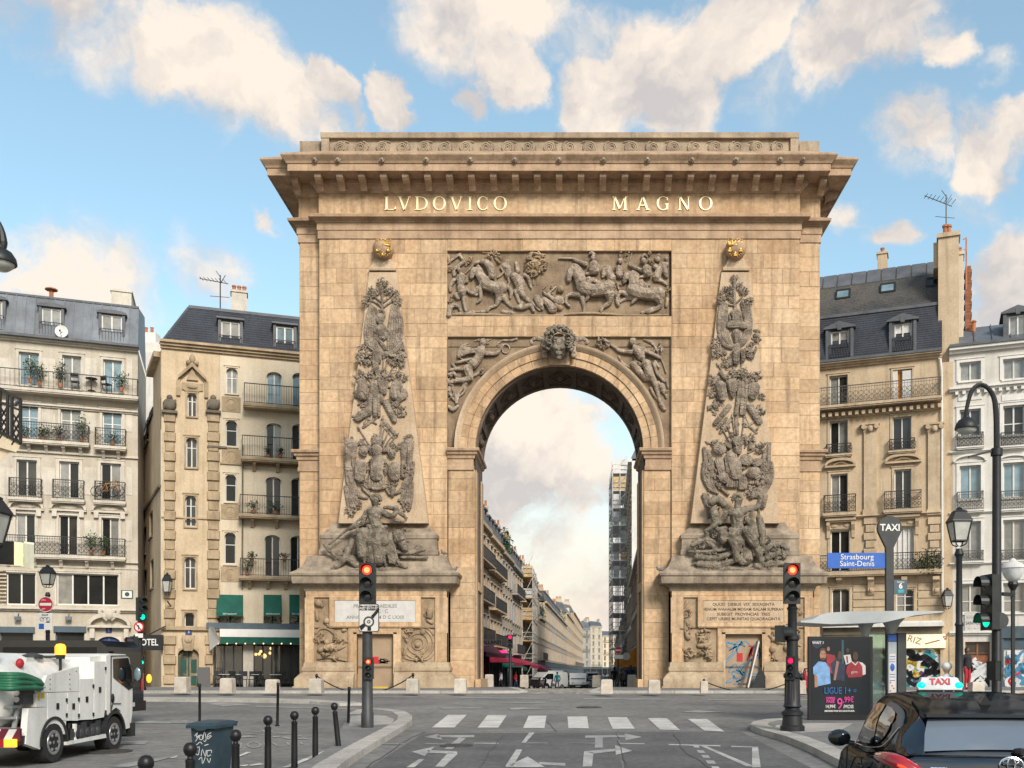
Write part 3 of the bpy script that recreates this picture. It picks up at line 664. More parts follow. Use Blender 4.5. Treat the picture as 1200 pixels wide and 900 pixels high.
def trophy(parent,name,org,sc,lines,spots,dy,seed,mirror=None,per=10,m='trophy',rods=None):
	b=MB(); sculpt(b,org,sc,lines,dy,6,mirror,True); curls(b,org,sc,spots,dy,seed,mirror,per*2)
	rn=random.Random(seed*7)
	if rods:
		cx,cy,R_,n_=rods
		for i in range(n_):
			a=R(rn.uniform(200,340))if i%3 else R(rn.uniform(20,160)); r0,r1=R_*.35,R_*rn.uniform(.85,1.1)
			sculpt(b,org,sc,[(f'{cx + r0 * math.cos(a) * .8:.0f},{cy + r0 * math.sin(a):.0f} {cx + r1 * math.cos(a) * .8:.0f},{cy + r1 * math.sin(a):.0f}','6 5',.9),(f'{cx + r1 * math.cos(a) * .8:.0f},{cy + r1 * math.sin(a):.0f} {cx + r1 * 1.12 * math.cos(a) * .8:.0f},{cy + r1 * 1.12 * math.sin(a):.0f}','11 2',.8)],dy,5,mirror)
	b.v=[(x,dy-.40*(1-math.exp(-(dy-y)/.40))if y<dy else y,z)for x,y,z in b.v]
	return b.build(name,m,parent,60)
top_l=[('350,400 348,470 350,560','9',1),('350,510 300,470 280,440','8 7 5',.8),('350,545 290,500 250,495','8 7 5',.8),('352,510 400,470 430,440','8 7 5',.8),('352,545 410,505 450,495','8 7 5',.8),('340,610 340,650','34 32',1.6),('318,600 322,575 340,565 362,575 366,610','9',2.2),('345,690 350,750','44 40',.9),('300,720 345,700 395,715 380,760','14 16 16 12',1.4),('320,760 375,840','16 14',1)]
for i in range(6):top_l.append((f'{268 + i * 7},{520 + i * 6} {238 + i * 14},{640} {232 + i * 16},{760 + i * 8} {270 + i * 18},{850 + i * 4}',f'{9} 12 13 9',.8))
for i in range(6):top_l.append((f'{420 + i * 6},{530 - i * 3} {402 + i * 17},{640} {392 + i * 18},{760} {392 + i * 12},{870 - i * 8}','9 12 13 9',.8))
top_l+=[('230,790 290,840 370,880 440,850 490,790','14 20 24 18 12',1)]
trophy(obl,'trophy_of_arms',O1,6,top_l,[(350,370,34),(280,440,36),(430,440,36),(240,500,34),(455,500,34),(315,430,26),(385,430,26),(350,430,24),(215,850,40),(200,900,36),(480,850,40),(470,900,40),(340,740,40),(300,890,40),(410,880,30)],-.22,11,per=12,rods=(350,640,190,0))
mid_l=[('310,20 306,80 300,150','34 28 18',1),('330,20 330,90','20 14',1),('215,235 215,340','40 44',.9),('200,210 180,280 200,350','10',2),('450,240 440,340','40 42',.9),('475,220 490,290 470,350','10',2),('285,220 275,300 265,360 260,460','14 18 18 14',1.6),('305,225 300,320 300,470','14 18 16',1.8),('325,230 322,330 328,470','12 16 14',1.5),('360,250 360,300','44 34',1.3),('340,320 345,370','20 18',1.2),('375,370 440,505','26 24',1.3),('260,430 175,490','34 32',1),('330,460 215,550','14',.6),('360,500 450,615','16',.6),('345,520 430,625','14',.5),('430,390 510,320','18 26',.8),('250,490 310,525','9',1.4),('180,390 230,340','10 12',.8),('160,300 170,330','22 20',.8),('505,290 500,330','24 22',.8)]
trophy(obl,'trophy_of_arms',O2,6,mid_l,[(250,70,44),(420,70,40),(200,60,36),(470,90,36),(205,190,38),(290,180,40),(360,190,46),(450,180,40),(500,200,26),(360,240,40),(180,470,36),(480,440,40),(440,380,34),(215,390,30),(500,320,30)],-.30,12,per=11,rods=(335,300,235,14))
low_l=[('315,640 320,660','46 44',.9),('310,690 316,740','40 34',1.3),('220,700 222,735','38 34',1.1),('420,720 420,745','36 34',1.1),('120,650 110,760 120,900','44 24 20',.9),('150,660 150,780 160,900','36 20 18',.8),('540,650 545,760 535,900','44 24 20',.9),('505,670 500,780 490,900','34 20 18',.8),('250,690 285,715','24 20',.9),('360,715 395,700','20 24',.9),('205,800 200,890','44 46',1.2),('440,830 440,900','46 48',1.2),('320,780 320,850','56 54',1.2),('270,790 320,770 380,795','18 20 18',1.9)]
low2_l=[('315,40 318,130','46 44',1.3),('560,40 560,120','48 46',1.3),('275,10 270,70 310,150 350,140','9',2),('520,20 515,80 545,150 590,120','9',2),('435,40 435,120','52 52',1.2)]+[(f'{385 + i * 18},110 {378 + i * 20},195','11 13',1.7)for i in range(6)]+[('380,185 430,200 500,185','11 12 11',2)]+[(f'{215 + i * 16},{20 + i * 10} {225 + i * 18},{150 + i * 12} {270 + i * 20},{230 + i * 8} {330 + i * 12},{262}','9 13 12 8',.8)for i in range(4)]+[(f'{205 + i * 16},{180} {225 + i * 16},{280} {240 + i * 20},{375 - i * 20}','10 14 12',.5)for i in range(5)]+[(f'{690 - i * 16},{10 + i * 12} {675 - i * 16},{130 + i * 10} {620 - i * 14},{200 + i * 8} {570 - i * 10},{230}','9 13 12 8',.8)for i in range(4)]+[(f'{680 - i * 16},{150} {675 - i * 16},{260} {655 - i * 18},{350 - i * 18}','10 14 12',.5)for i in range(5)]+[('330,190 400,260','12 10',1),('360,180 380,240','10',1),('550,200 540,250','18 14',.8),('500,200 520,240','12',.8)]
trophy(obl,'trophy_of_arms',O2,6,low_l,[(110,640,36),(540,640,36),(320,640,44),(210,660,34),(390,690,34),(440,680,30),(270,700,30),(320,800,30)],-.38,13,per=10,rods=(320,760,250,12))
trophy(obl,'trophy_of_arms',O3,6,low2_l,[(250,90,36),(380,40,30),(490,60,30),(640,80,40),(350,180,34),(540,170,34),(250,350,40),(640,320,34),(300,310,30)],-.46,14,per=9)
Q1,Q2,Q3=(800,270),(800,410),(790,540)
rt=[('365,350 362,440 368,560','11 10 12',1),('362,430 330,400 300,430','7',.8),('362,500 330,480 295,465','8 6',.8),('364,520 410,480 440,430','8 7 5',.8),('365,400 395,385','7',.8),('364,530 310,520 270,500','8',.8),('370,585 370,610','46 40',1.3),('368,600 368,640','30 32',2.2),('335,640 330,600 345,575 370,566 395,575 408,605 405,640','9',2.6),('320,680 345,670 400,670 440,685','26 34 34 24',1.5),('375,720 380,790','38 26',.8)]
for i in range(6):rt.append((f'{265 + i * 9},{520} {250 + i * 12},{640} {262 + i * 12},{740 + i * 6} {330 + i * 10},{815 + i * 4}','9 12 13 9',.8))
for i in range(5):rt.append((f'{410 + i * 14},{510} {440 + i * 10},{640} {430 + i * 9},{740} {360 + i * 12},{820}','9 12 13 9',.8))
rt+=[('250,740 290,810 350,825 430,790 480,720','12 16 18 16 10',1.2),('380,810 380,890','30 34',.6),('240,840 300,870','18 22',.8),('480,850 450,890','20 22',.8)]
trophy(obr,'trophy_of_arms',Q1,6,rt,[(365,340,26),(290,430,28),(430,430,28),(330,420,26),(395,390,24),(325,465,24),(270,500,34),(450,505,38),(350,490,20),(230,800,36),(510,770,34),(240,850,40),(480,840,40),(520,720,24)],-.22,15,per=12,rods=(365,640,190,0))
rm=[('370,10 375,100','34 26',1),('420,10 425,80','22 16',1),('330,70 330,110','16',1),('260,250 275,340','46 44',.9),('500,260 490,330','48 42',.9),('345,235 350,290','46 40',1.4),('345,300 350,335','26 18',1.5),('400,230 392,330 370,460','12 16 14',1.8),('420,230 415,340 410,460','12 16 14',2),('442,225 440,330 425,460','12 16 14',1.7),('325,400 225,525','24 22',1.3),('470,400 540,515','30 28',1.2),('340,490 260,590','14',.7),('310,480 240,560','12',.7),('440,400 430,540 490,515','9',1.6),('440,520 520,590','12',.7),('375,480 378,600','16 18',.4),('245,200 215,240','24 20',1),('260,160 300,210','16',1.2)]
trophy(obr,'trophy_of_arms',Q2,6,rm,[(310,90,40),(240,30,30),(480,30,34),(350,180,44),(430,170,44),(500,190,36),(220,230,36),(210,310,38),(345,250,44),(270,290,40),(500,290,40),(555,330,26),(215,420,36),(540,430,40),(250,370,34),(300,540,30),(520,480,30)],-.30,16,per=11,rods=(370,300,240,14))
rl=[('375,640 395,660','42 46',1.2),('385,690 390,730','34 26',1.2),('240,690 275,710','48 44',1.3),('420,775 460,790','46 44',1.6),('500,800 540,790','36 30',1.4),('150,690 160,800 150,890','14 18 16',.9),('175,710 200,800 210,890','14 20 16',.9),('610,660 600,760 610,890','14 18 16',.9),('585,700 560,800 560,890','12 18 16',.9),('330,750 350,860','50 60',1),('480,640 470,700 500,680','12 14 10',1),('250,780 280,880','40 44',.8),('500,850 510,890','44 44',.9),('300,660 330,690','20',1)]
trophy(obr,'trophy_of_arms',Q2,6,rl,[(240,660,34),(340,620,36),(460,630,44),(400,640,34),(540,690,36),(310,680,30),(590,800,36),(170,800,30),(380,820,36),(460,780,30)],-.38,17,per=10,rods=(390,760,260,12))
rl2=[(f'{210 + i * 16},{10 + i * 6} {205 + i * 18},{110 + i * 12} {250 + i * 18},{210 + i * 8}','9 14 12',.8)for i in range(4)]+[(f'{690 - i * 14},{20} {690 - i * 16},{120} {640 - i * 14},{220} {600 - i * 12},{260}','9 13 12 8',.8)for i in range(5)]+[(f'{375 + i * 15},70 {372 + i * 16},{185}','11 13',1.5)for i in range(5)]+[(f'{460 + i * 14},100 {458 + i * 14},{200}','10 12',1.2)for i in range(4)]+[('420,20 430,110','56 52',1),('540,80 550,100','50 46',1),('340,110 350,140','44 40',.8),('300,170 380,240','12',1),('210,240 240,330 240,400','24 22 14',.6),('560,220 540,260','20',.8),('640,240 620,330','24 20',.5),('660,120 600,170','14',1)]
trophy(obr,'trophy_of_arms',Q3,6,rl2,[(270,90,44),(320,160,40),(620,130,44),(560,180,40),(480,30,36),(380,60,30),(250,260,36),(650,60,34),(540,230,34)],-.46,18,per=9)
# ================================================================ PEDESTALS
YP=-.78
def pedestal(cx,mir,left):
	def X(x):return x if not mir else 2*XC-x
	root=empty('pedestal'); root.parent=arch
	def XA(x,dy):return AX(X(x),dy)
	def span2(a,c,dy):return sorted((XA(a,dy),XA(c,dy)))
	def die(b):
		x0,x1=span2(357,525,YP); z0,z1=AZ(778,YP),AZ(684,YP)
		hs=[]
		for a,c,y0,y1 in((368,386.3,700,735.5),(368,408,735.5,776),(493,510,700,735.5),(470,510,735.5,776),(418,461,743,790)):
			xa,xb=span2(a,c,YP); hs.append((xa,xb,AZ(y1,YP),AZ(y0,YP)))
		wallgrid(b,x0,x1,z0,z1,hs,YP,.10)
		b.box(x0,span2(414,465,YP)[0],YP+.12,.1,BASE,z1); b.box(span2(414,465,YP)[1],x1,YP+.12,.1,BASE,z1)
		b.box(x0+.05,x1-.05,YP+.4,.1,BASE,z1)
		b.box(x0,x0+.05,YP,.1,z0,z1); b.box(x1-.05,x1,YP,.1,z0,z1)
		xa,xb=span2(386.3,493,YP)
		b.box(xa,xb,YP-.05,YP+.02,AZ(735.5,YP),AZ(698.5,YP))
		xa,xb=span2(418,461,YP)
		for(p,q,r,s_)in((xa-.14,xa,790,741),(xb,xb+.14,790,741),(xa-.14,xb+.14,743,738)):b.box(p,q,YP-.02,YP+.02,AZ(r,YP),AZ(s_,YP))
	one('die','ashlar',root,die)
	for a,c,y0,y1 in((357,362,700,778),(511,525,700,742),(512,524,742,776),(409,417,744,776),(462,469,744,776),(358,524,685.5,698)):
		n=1 if c-a<60 else 5
		for i in range(n):
			xa,xb=span2(a+(c-a)*i/n,a+(c-a)*(i+1)/n,YP); one('stone_block','ashlar',root,lambda b:b.box(xa+.008,xb-.008,YP-.012,YP+.02,AZ(y1,YP)+.008,AZ(y0,YP)-.008))
	x0,x1=span2(357,525,YP)
	def pz(*pp):return[(o,AZ(y,YP-o))for o,y in pp]
	def plinth(b):
		xa,xb=span2(416,463,YP)
		for u0,u1,ol,orr in((x0,xa,1,0),(xb,x1,0,1)):
			pr=pz((0,776),(.02,776),(.05,781),(.10,782),(.10,786),(.06,787.5),(.2,790.5),(.34,795),(.36,796),(.36,804),(.42,804.5),(.42,813),(.42,820))
			b.rings([[(u0-o*ol,.2,z),(u0-o*ol,YP-o,z),(u1+o*orr,YP-o,z),(u1+o*orr,.2,z)]for o,z in pr])
	one('plinth','plinth',root,plinth,30)
	one('pedestal_cornice','ledge',root,lambda b:ubox(b,x0,x1,YP,pz((0,693),(.03,692),(.05,688),(.12,686.5),(.2,684.5),(.42,683.5),(.43,683),(.46,675.5),(.52,674),(.54,671.5),(.5,670.5),(.3,668),(.12,664),(-.02,657),(-.06,651.5),(-.3,651)),.3),30)
	def bs(b):
		xa,xb=span2(376,512,-.45)
		ubox(b,xa,xb,-.5,[(0,AZ(652,-.55)),(.06,AZ(650,-.55)),(.06,AZ(645,-.55)),(.02,AZ(644,-.5)),(.0,AZ(632,-.5)),(.04,AZ(631,-.5)),(.05,AZ(627,-.5)),(.02,AZ(625.5,-.5)),(-.16,AZ(622,-.5)),(-.34,AZ(617,-.5)),(-.47,AZ(610,-.5)),(-.6,AZ(608,-.45))],.25)
	one('obelisk_base','ledge',root,bs,30)
	xa,xb=span2(393,487,YP); z0,z1=AZ(729,YP),AZ(704,YP)
	pq=one('plaque','plaque' if left else 'obelisk',root,lambda b:b.box(xa,xb,YP-.066,YP+.02,z0,z1))
	for q in((xa-.24,xa-.012,z0-.2,z1+.16),(xb+.012,xb+.24,z0-.2,z1+.16),(xa-.012,xb+.012,z0-.2,z0-.012),(xa-.012,xb+.012,z1+.012,z1+.16)):
		one('plaque_frame','ashlar',root,lambda b:b.box(q[0],q[1],YP-.09,YP+.02,q[2],q[3]))
	xm=(xa+xb)/2; h=z1-z0
	if left:ls=[('PRAEF · ET · AEDILES',.74,.19),('PONI · C · C',.50,.19),('ANNO  R S H  M D C LXXII',.22,.19)]
	else:ls=[('QUOD  DIEBUS  VIX  SEXAGINTA',.82,.165),('RHENUM WAHALIM MOSAM ISALAM SUPERAVIT',.59,.16),('SUBEGIT  PROVINCIAS  TRES',.36,.165),('CEPIT URBES MUNITAS QUADRAGINTA',.14,.165)]
	for t,v,sz in ls:
		o=font(t,sz*h*1.18,(xm,YP-.068,z0+v*h),pq,'inscription_grey' if left else 'inscription',name='inscription',ext=.002,bold=.004)
		w=o.data
	xa,xb=span2(418,461,YP); za,zb=BASE+.1,AZ(743,YP)
	one('reveal','ashlar',root,lambda b:(b.box(xa-.15,xa,YP-.01,YP+.35,za,AZ(790,YP)),b.box(xb,xb+.15,YP-.01,YP+.35,za,AZ(790,YP))))
	dr=one('boarded_door','plywood',root,lambda b:b.box(xa,xb,YP+.26,YP+.34,za,zb))
	dr['label']='boarded doorway with small dark tags' if left else 'boarded doorway covered in blue graffiti'
	fn=lambda u,v:(u,YP+.254,v)
	rnd=random.Random(3 if left else 4); W_,H_=xb-xa,zb-za
	if left:
		b=MB()
		for k in range(5):ribbon(b,[(xa+.7+rnd.uniform(0,.7),za+H_*.55+rnd.uniform(-.12,.1))for _ in range(5)],.035,fn)
		b.build('graffiti','black',dr)
		one('sticker','red_paint',dr,lambda b:b.box(xa+.62,xa+.9,YP+.25,YP+.27,za+H_*.5,za+H_*.62))
	else:
		b=MB()
		for k in range(13):
			u,v=xa+rnd.uniform(.1,W_-.1),za+rnd.uniform(.25,.85)*H_; pts=[(u,v)]
			for _ in range(6):
				u=min(xb-.06,max(xa+.06,u+rnd.uniform(-.4,.4))); v=min(zb-.3,max(za+.4,v+rnd.uniform(-.4,.4))); pts.append((u,v))
			ribbon(b,pts,.045,fn,5)
		b.build('graffiti','blue_paint',dr)
		b=MB(); fn2=lambda u,v:(u,YP+.25,v)
		for pts in([(.62,.55),(.75,.78),(.68,.62)],[(.66,.8),(.78,.78),(.74,.66),(.86,.6)]):ribbon(b,[(xa+p*W_,za+q*H_)for p,q in pts],.07,fn2)
		b.build('graffiti','red_paint',dr)
		one('sticker','red_paint',dr,lambda b:b.box(xa+.34*W_,xa+.5*W_,YP+.245,YP+.27,za+H_*.54,za+H_*.68))
	def wr(b,side):
		OL,OR=(350,690),(440,690)
		if left:
			side or sculpt(b,OL,9,[('215,150','52',.3),('190,230 200,330','22 28',.2),('300,340','44',.3),('300,370 350,430 400,480','22 18 12',.3),('180,470 230,420 300,420 370,470 410,560','16 18 16 16 12',.4),('300,560','40',.2),('220,650 300,620 380,600','40 44 40',.2),('420,560 470,520 510,560','26 30 20',.3),('200,740 300,720 420,740 510,760','18 22 18 14',.3),('240,680 330,700','18 14',.5),('420,640 490,600','18',.3),('470,440 500,430','30 24',.2)],YP+.10)
			rgs=[(r,13)for r in(60,110,160,190)]
			for r,w in rgs:side and sculpt(b,OR,9,[(' '.join(f'{450 + r * math.cos(k * .5236) :.0f},{580 + r * 1.0 * math.sin(k * .5236):.0f}' for k in range(13)if 270<450+r*math.cos(k*.5236)<632 and 395<580+r*math.sin(k*.5236)<765),f'{w}',.2)],YP+.10)
			side and sculpt(b,OR,9,[('445,595','34',.4),('575,220 570,300','44 40',.3),('550,330 600,360','24',.3),('320,430 380,420 380,460','18 20 14',.4),('300,500 340,560','24 20',.3),('325,600 300,700','28 24',.2),('500,460','34',.2),('290,730 340,680','10',.5)],YP+.10)
			side or curls(b,OL,9,[(230,150,50),(220,520,60),(430,540,70),(330,700,90)],YP+.08,21,per=8); side and curls(b,OR,9,[(330,470,50),(560,270,50),(480,700,80)],YP+.08,22,per=7)
		else:
			OL,OR=(780,690),(860,690)
			side or sculpt(b,OL,9,[('190,200 230,130','16 18',.4),('180,300 250,290 285,240','14 12 8',.5),('220,330 210,420 240,520','26 34 40',.3),('330,480 400,440 470,450','26 24 18',.3),('340,600 430,600 470,560','30 40 28',.3),('200,640','38',.3),('200,720 300,700','20 24',.3),('380,520','46',.3)],YP+.10)
			side or curls(b,OL,9,[(220,420,60),(400,480,70),(250,690,70),(420,680,80),(230,250,40)],YP+.08,23,per=12)
			side and sculpt(b,OR,9,[('400,520 480,560','30 36',.3),('400,640','50',.3),('400,720 460,750','16',.4),('680,430 700,520','12 10',.4),('640,430 690,520','10',.4),('560,620','50',.2),('660,650 690,740','24 18',.3),('620,560 700,600','16',.3)],YP+.10)
			side and curls(b,OR,9,[(420,500,50),(670,460,50),(560,560,50),(400,720,40),(660,250,60)],YP+.08,24,per=9)
	for sd,qs in enumerate((((368,386.3,700,735.5),(368,408,735.5,776)),((493,510,700,735.5),(470,510,735.5,776)))):
		bk=MB()
		for a,c,y0,y1 in qs:u0,u1=span2(a,c,YP); bk.box(u0,u1,YP+.09,YP+.13,AZ(y1,YP),AZ(y0,YP))
		one('worn_figures','relief',bk.build('worn_relief','relief',root),lambda b:wr(b,sd if not mir else 1-sd),60)
	return root
mat('plywood',(.33,.235,.15),.7,.1,1.5,fine=.1)
mat('inscription',(.10,.06,.035),.8); mat('inscription_grey',(.22,.21,.2),.8)
mat('red_paint',(.45,.02,.03),.6); mat('blue_paint',(.06,.22,.36),.6,.3,6)
pedl=pedestal(449,False,True); pedr=pedestal(862,True,False)
def statue(name,parent,org,lines,spots,dy,seed,label):
	b=MB(); sculpt(b,org,6,lines,dy,8,None,True)
	o=b.build(name,'statue',parent,60); o['label']=label
	md=o.modifiers.new('remesh','REMESH'); md.mode='VOXEL'; md.voxel_size=.03; md.use_smooth_shade=True
	c=MB(); curls(c,org,6,spots,dy,seed,per=10); c.build('ornament','statue',o,60)
	return o
YS=-.85
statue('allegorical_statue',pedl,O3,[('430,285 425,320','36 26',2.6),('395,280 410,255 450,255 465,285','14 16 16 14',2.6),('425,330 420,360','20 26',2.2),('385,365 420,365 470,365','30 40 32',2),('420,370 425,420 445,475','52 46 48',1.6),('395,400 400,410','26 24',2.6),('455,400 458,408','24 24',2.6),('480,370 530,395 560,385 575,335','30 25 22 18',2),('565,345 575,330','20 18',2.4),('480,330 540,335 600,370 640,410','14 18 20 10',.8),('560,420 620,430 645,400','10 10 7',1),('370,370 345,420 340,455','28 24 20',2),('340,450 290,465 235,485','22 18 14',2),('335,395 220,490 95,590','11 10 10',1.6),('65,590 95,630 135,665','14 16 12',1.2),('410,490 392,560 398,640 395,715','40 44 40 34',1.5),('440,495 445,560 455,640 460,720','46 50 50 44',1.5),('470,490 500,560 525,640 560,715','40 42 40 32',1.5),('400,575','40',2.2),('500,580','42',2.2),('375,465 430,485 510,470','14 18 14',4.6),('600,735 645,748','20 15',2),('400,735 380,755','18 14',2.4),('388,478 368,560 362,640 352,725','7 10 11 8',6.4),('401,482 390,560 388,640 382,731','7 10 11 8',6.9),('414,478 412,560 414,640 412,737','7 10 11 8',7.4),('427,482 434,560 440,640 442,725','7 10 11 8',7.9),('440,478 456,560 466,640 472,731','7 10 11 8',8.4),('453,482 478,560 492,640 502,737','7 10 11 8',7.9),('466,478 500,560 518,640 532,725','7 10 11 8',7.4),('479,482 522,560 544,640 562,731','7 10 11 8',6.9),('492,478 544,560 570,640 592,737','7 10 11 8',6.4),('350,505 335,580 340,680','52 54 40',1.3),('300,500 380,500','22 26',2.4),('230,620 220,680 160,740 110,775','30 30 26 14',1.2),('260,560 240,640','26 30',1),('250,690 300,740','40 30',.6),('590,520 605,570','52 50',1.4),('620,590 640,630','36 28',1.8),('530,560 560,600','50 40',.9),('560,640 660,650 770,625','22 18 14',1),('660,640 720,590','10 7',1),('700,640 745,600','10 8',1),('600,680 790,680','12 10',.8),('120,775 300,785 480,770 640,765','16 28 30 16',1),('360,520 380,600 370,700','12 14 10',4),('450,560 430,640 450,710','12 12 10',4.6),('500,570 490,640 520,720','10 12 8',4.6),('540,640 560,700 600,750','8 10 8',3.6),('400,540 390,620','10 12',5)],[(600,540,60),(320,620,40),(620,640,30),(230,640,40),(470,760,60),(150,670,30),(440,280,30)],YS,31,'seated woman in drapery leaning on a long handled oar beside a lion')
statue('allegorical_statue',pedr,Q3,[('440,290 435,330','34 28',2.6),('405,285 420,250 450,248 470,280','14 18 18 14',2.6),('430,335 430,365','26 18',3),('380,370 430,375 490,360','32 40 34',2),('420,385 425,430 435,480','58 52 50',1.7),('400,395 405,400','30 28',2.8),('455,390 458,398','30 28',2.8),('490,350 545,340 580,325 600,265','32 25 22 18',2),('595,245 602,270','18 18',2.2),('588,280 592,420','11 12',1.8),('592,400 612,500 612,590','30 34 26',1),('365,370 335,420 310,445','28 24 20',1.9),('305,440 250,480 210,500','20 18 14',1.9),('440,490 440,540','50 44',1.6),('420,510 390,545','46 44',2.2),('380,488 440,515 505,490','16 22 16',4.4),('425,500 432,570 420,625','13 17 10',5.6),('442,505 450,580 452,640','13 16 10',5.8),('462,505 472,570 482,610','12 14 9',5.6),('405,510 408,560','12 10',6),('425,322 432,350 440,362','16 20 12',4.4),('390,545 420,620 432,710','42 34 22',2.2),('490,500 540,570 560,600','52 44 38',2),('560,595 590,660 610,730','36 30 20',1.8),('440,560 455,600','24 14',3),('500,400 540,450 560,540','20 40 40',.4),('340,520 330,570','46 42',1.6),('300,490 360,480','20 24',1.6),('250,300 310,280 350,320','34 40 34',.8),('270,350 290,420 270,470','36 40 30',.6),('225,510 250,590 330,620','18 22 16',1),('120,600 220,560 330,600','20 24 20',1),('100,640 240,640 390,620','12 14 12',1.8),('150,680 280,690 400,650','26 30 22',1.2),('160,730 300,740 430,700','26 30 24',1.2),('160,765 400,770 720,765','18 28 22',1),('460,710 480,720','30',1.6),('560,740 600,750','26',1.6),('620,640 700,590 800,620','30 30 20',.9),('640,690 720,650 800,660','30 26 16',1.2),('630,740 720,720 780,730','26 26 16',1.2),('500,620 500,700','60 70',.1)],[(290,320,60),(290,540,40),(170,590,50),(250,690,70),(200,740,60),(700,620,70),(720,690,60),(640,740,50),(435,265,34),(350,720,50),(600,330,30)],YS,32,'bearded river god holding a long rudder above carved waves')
# ================================================================ GROUND, PAVEMENTS, MARKINGS
def tint(name,col,**k):return mat(name,col,**k)
mat('asphalt',(.215,.207,.193),.8,.22,.33,.35,fine=.34,bscale=70,col2=(.138,.134,.127),spec=.3)
mat('asphalt_new',(.115,.113,.110),.8,.25,.7,.35,fine=.35,bscale=80,spec=.3)
mat('pavement',(.20,.195,.185),.85,.2,.6,.3,fine=.25,bscale=70,col2=(.14,.135,.13))
mat('granite',(.40,.375,.34),.75,.2,2.0,.25,fine=.35,objvar=.12,bscale=60)
mat('setts',(.25,.235,.215),.8,.3,1.5,.3,objvar=.1,island=.25)
mat('paint',(.60,.575,.53),.65,.25,2.0,fine=.30,col2=(.40,.385,.36))
mat('worn_paint',(.34,.335,.32),.75,.25,2.0,fine=.3,col2=(.20,.2,.195))
mat('bollard_stone',(.55,.50,.43),.8,.2,3,.3,fine=.25,objvar=.15,col2=(.40,.35,.29))
def gnd(b):
	ys=[-80,-20,0,5,10,15,20,24,28,33,38,43,47,55,62,70,88,106,130,150,220,300,800,3000]
	xs=[-3000,-400,-100,-20,0,20,100,400,3000]
	n=len(xs); b.add([(x,y,gz(y))for y in ys for x in xs],[(j*n+i,j*n+i+1,(j+1)*n+i+1,(j+1)*n+i)for j in range(len(ys)-1)for i in range(n-1)])
one('ground','asphalt',None,gnd,kind='structure')
def clipy(poly,y,keep_above):
	out=[]
	for i in range(len(poly)):
		a,b=poly[i],poly[(i+1)%len(poly)]
		ia,ib=(a[1]>=y)==keep_above or a[1]==y,(b[1]>=y)==keep_above or b[1]==y
		if ia:out.append(a)
		if ia!=ib and abs(b[1]-a[1])>1e-9:
			t=(y-a[1])/(b[1]-a[1]); out.append((a[0]+(b[0]-a[0])*t,y))
	return out
def sheet(b,poly,h,skirt=True):
	area=sum(poly[i][0]*poly[(i+1)%len(poly)][1]-poly[(i+1)%len(poly)][0]*poly[i][1]for i in range(len(poly)))
	if area<0:poly=poly[::-1]
	br=[a for a,_ in GT]
	for lo,hi in zip(br,br[1:]):
		p=clipy(clipy(poly,lo,True),hi,False)
		if len(p)>=3:b.add([(x,y,gz(y)+h)for x,y in p],[list(range(len(p)))])
	if skirt:
		for i in range(len(poly)):
			(xa,ya),(xb,yb)=poly[i],poly[(i+1)%len(poly)]
			cuts=sorted({0,1,*[(k-ya)/(yb-ya)for k in br if abs(yb-ya)>1e-6 and 0<(k-ya)/(yb-ya)<1]})
			for s,t in zip(cuts,cuts[1:]):
				p=(xa+(xb-xa)*s,ya+(yb-ya)*s); q=(xa+(xb-xa)*t,ya+(yb-ya)*t)
				b.add([(p[0],p[1],gz(p[1])-.05),(q[0],q[1],gz(q[1])-.05),(q[0],q[1],gz(q[1])+h),(p[0],p[1],gz(p[1])+h)],[(0,1,2,3)])
def gp(s,off=0):return[tuple(G(x,y,off).xy)for x,y in stp(s)]
def pavement(name,poly,h,kerb,kw=.32,step=1.0,mt='pavement'):
	root=one(name,mt,None,lambda b:sheet(b,poly,h),kind='structure')
	pts=[Vector((x,y,0))for x,y in kerb]; d=0; segs=[]
	for a,c in zip(pts,pts[1:]):
		L=(c-a).length; n=max(1,round(L/step));
		for k in range(n):segs.append((a+(c-a)*k/n,a+(c-a)*(k+1)/n))
	nrm=[]
	for a,c in segs:
		t=(c-a).normalized(); nrm.append(Vector((t.y,-t.x,0)))
	for i,(a,c)in enumerate(segs):
		n0=(nrm[max(0,i-1)]+nrm[i]).normalized()if(segs[max(0,i-1)][1]-a).length<.01 else nrm[i]
		n1=(nrm[min(len(segs)-1,i+1)]+nrm[i]).normalized()
		t=(c-a).normalized()*.006
		q=[a+t-n0*.02,c-t-n1*.02,c-t+n1*kw,a+t+n0*kw]
		hh=h+.006+random.uniform(0,.004)
		b=MB(); top=[(p.x,p.y,gz(p.y)+hh)for p in q]; bot=[(p.x,p.y,gz(p.y)-.04)for p in q]
		b.add(bot+top,[(3,2,1,0),(4,5,6,7),(0,1,5,4),(1,2,6,5),(2,3,7,6),(3,0,4,7)])
		b.build('kerb_stone','granite',root)
	return root
KY=39.5
xl,xr=G(612,812).x,G(697,812).x
pavement('pavement',[(-75,KY),(xl,KY),(xl-.8,49),(-9.5,52),(-9.5,66),(-75,66)],.10,[(-28,KY),(xl,KY),(xl-.8,43)],.3,1.6)
pavement('pavement',[(xr,KY),(75,KY),(75,66),(5.2,66),(5.2,52),(xr+.6,49)],.10,[(xr+.6,43),(xr,KY),(28,KY)],.3,1.6)
def setts(b):
	y=KY-.35; r=0
	while y<47:
		x=xl-.05-(.07 if r%2 else 0);
		while x<xr+.05:
			w=random.uniform(.13,.19); z=gz(y+.07)+.02+random.uniform(0,.012)
			b.box(x,x+w-.012,y,y+.15-.012,z-.06,z); x+=w
		y+=.15; r+=1
one('cobbled_ramp','setts',None,setts,kind='stuff')
def XL(d):return-7.0+.03826*(d-70)
def XR(d):return 5.15+.03826*(d-75)
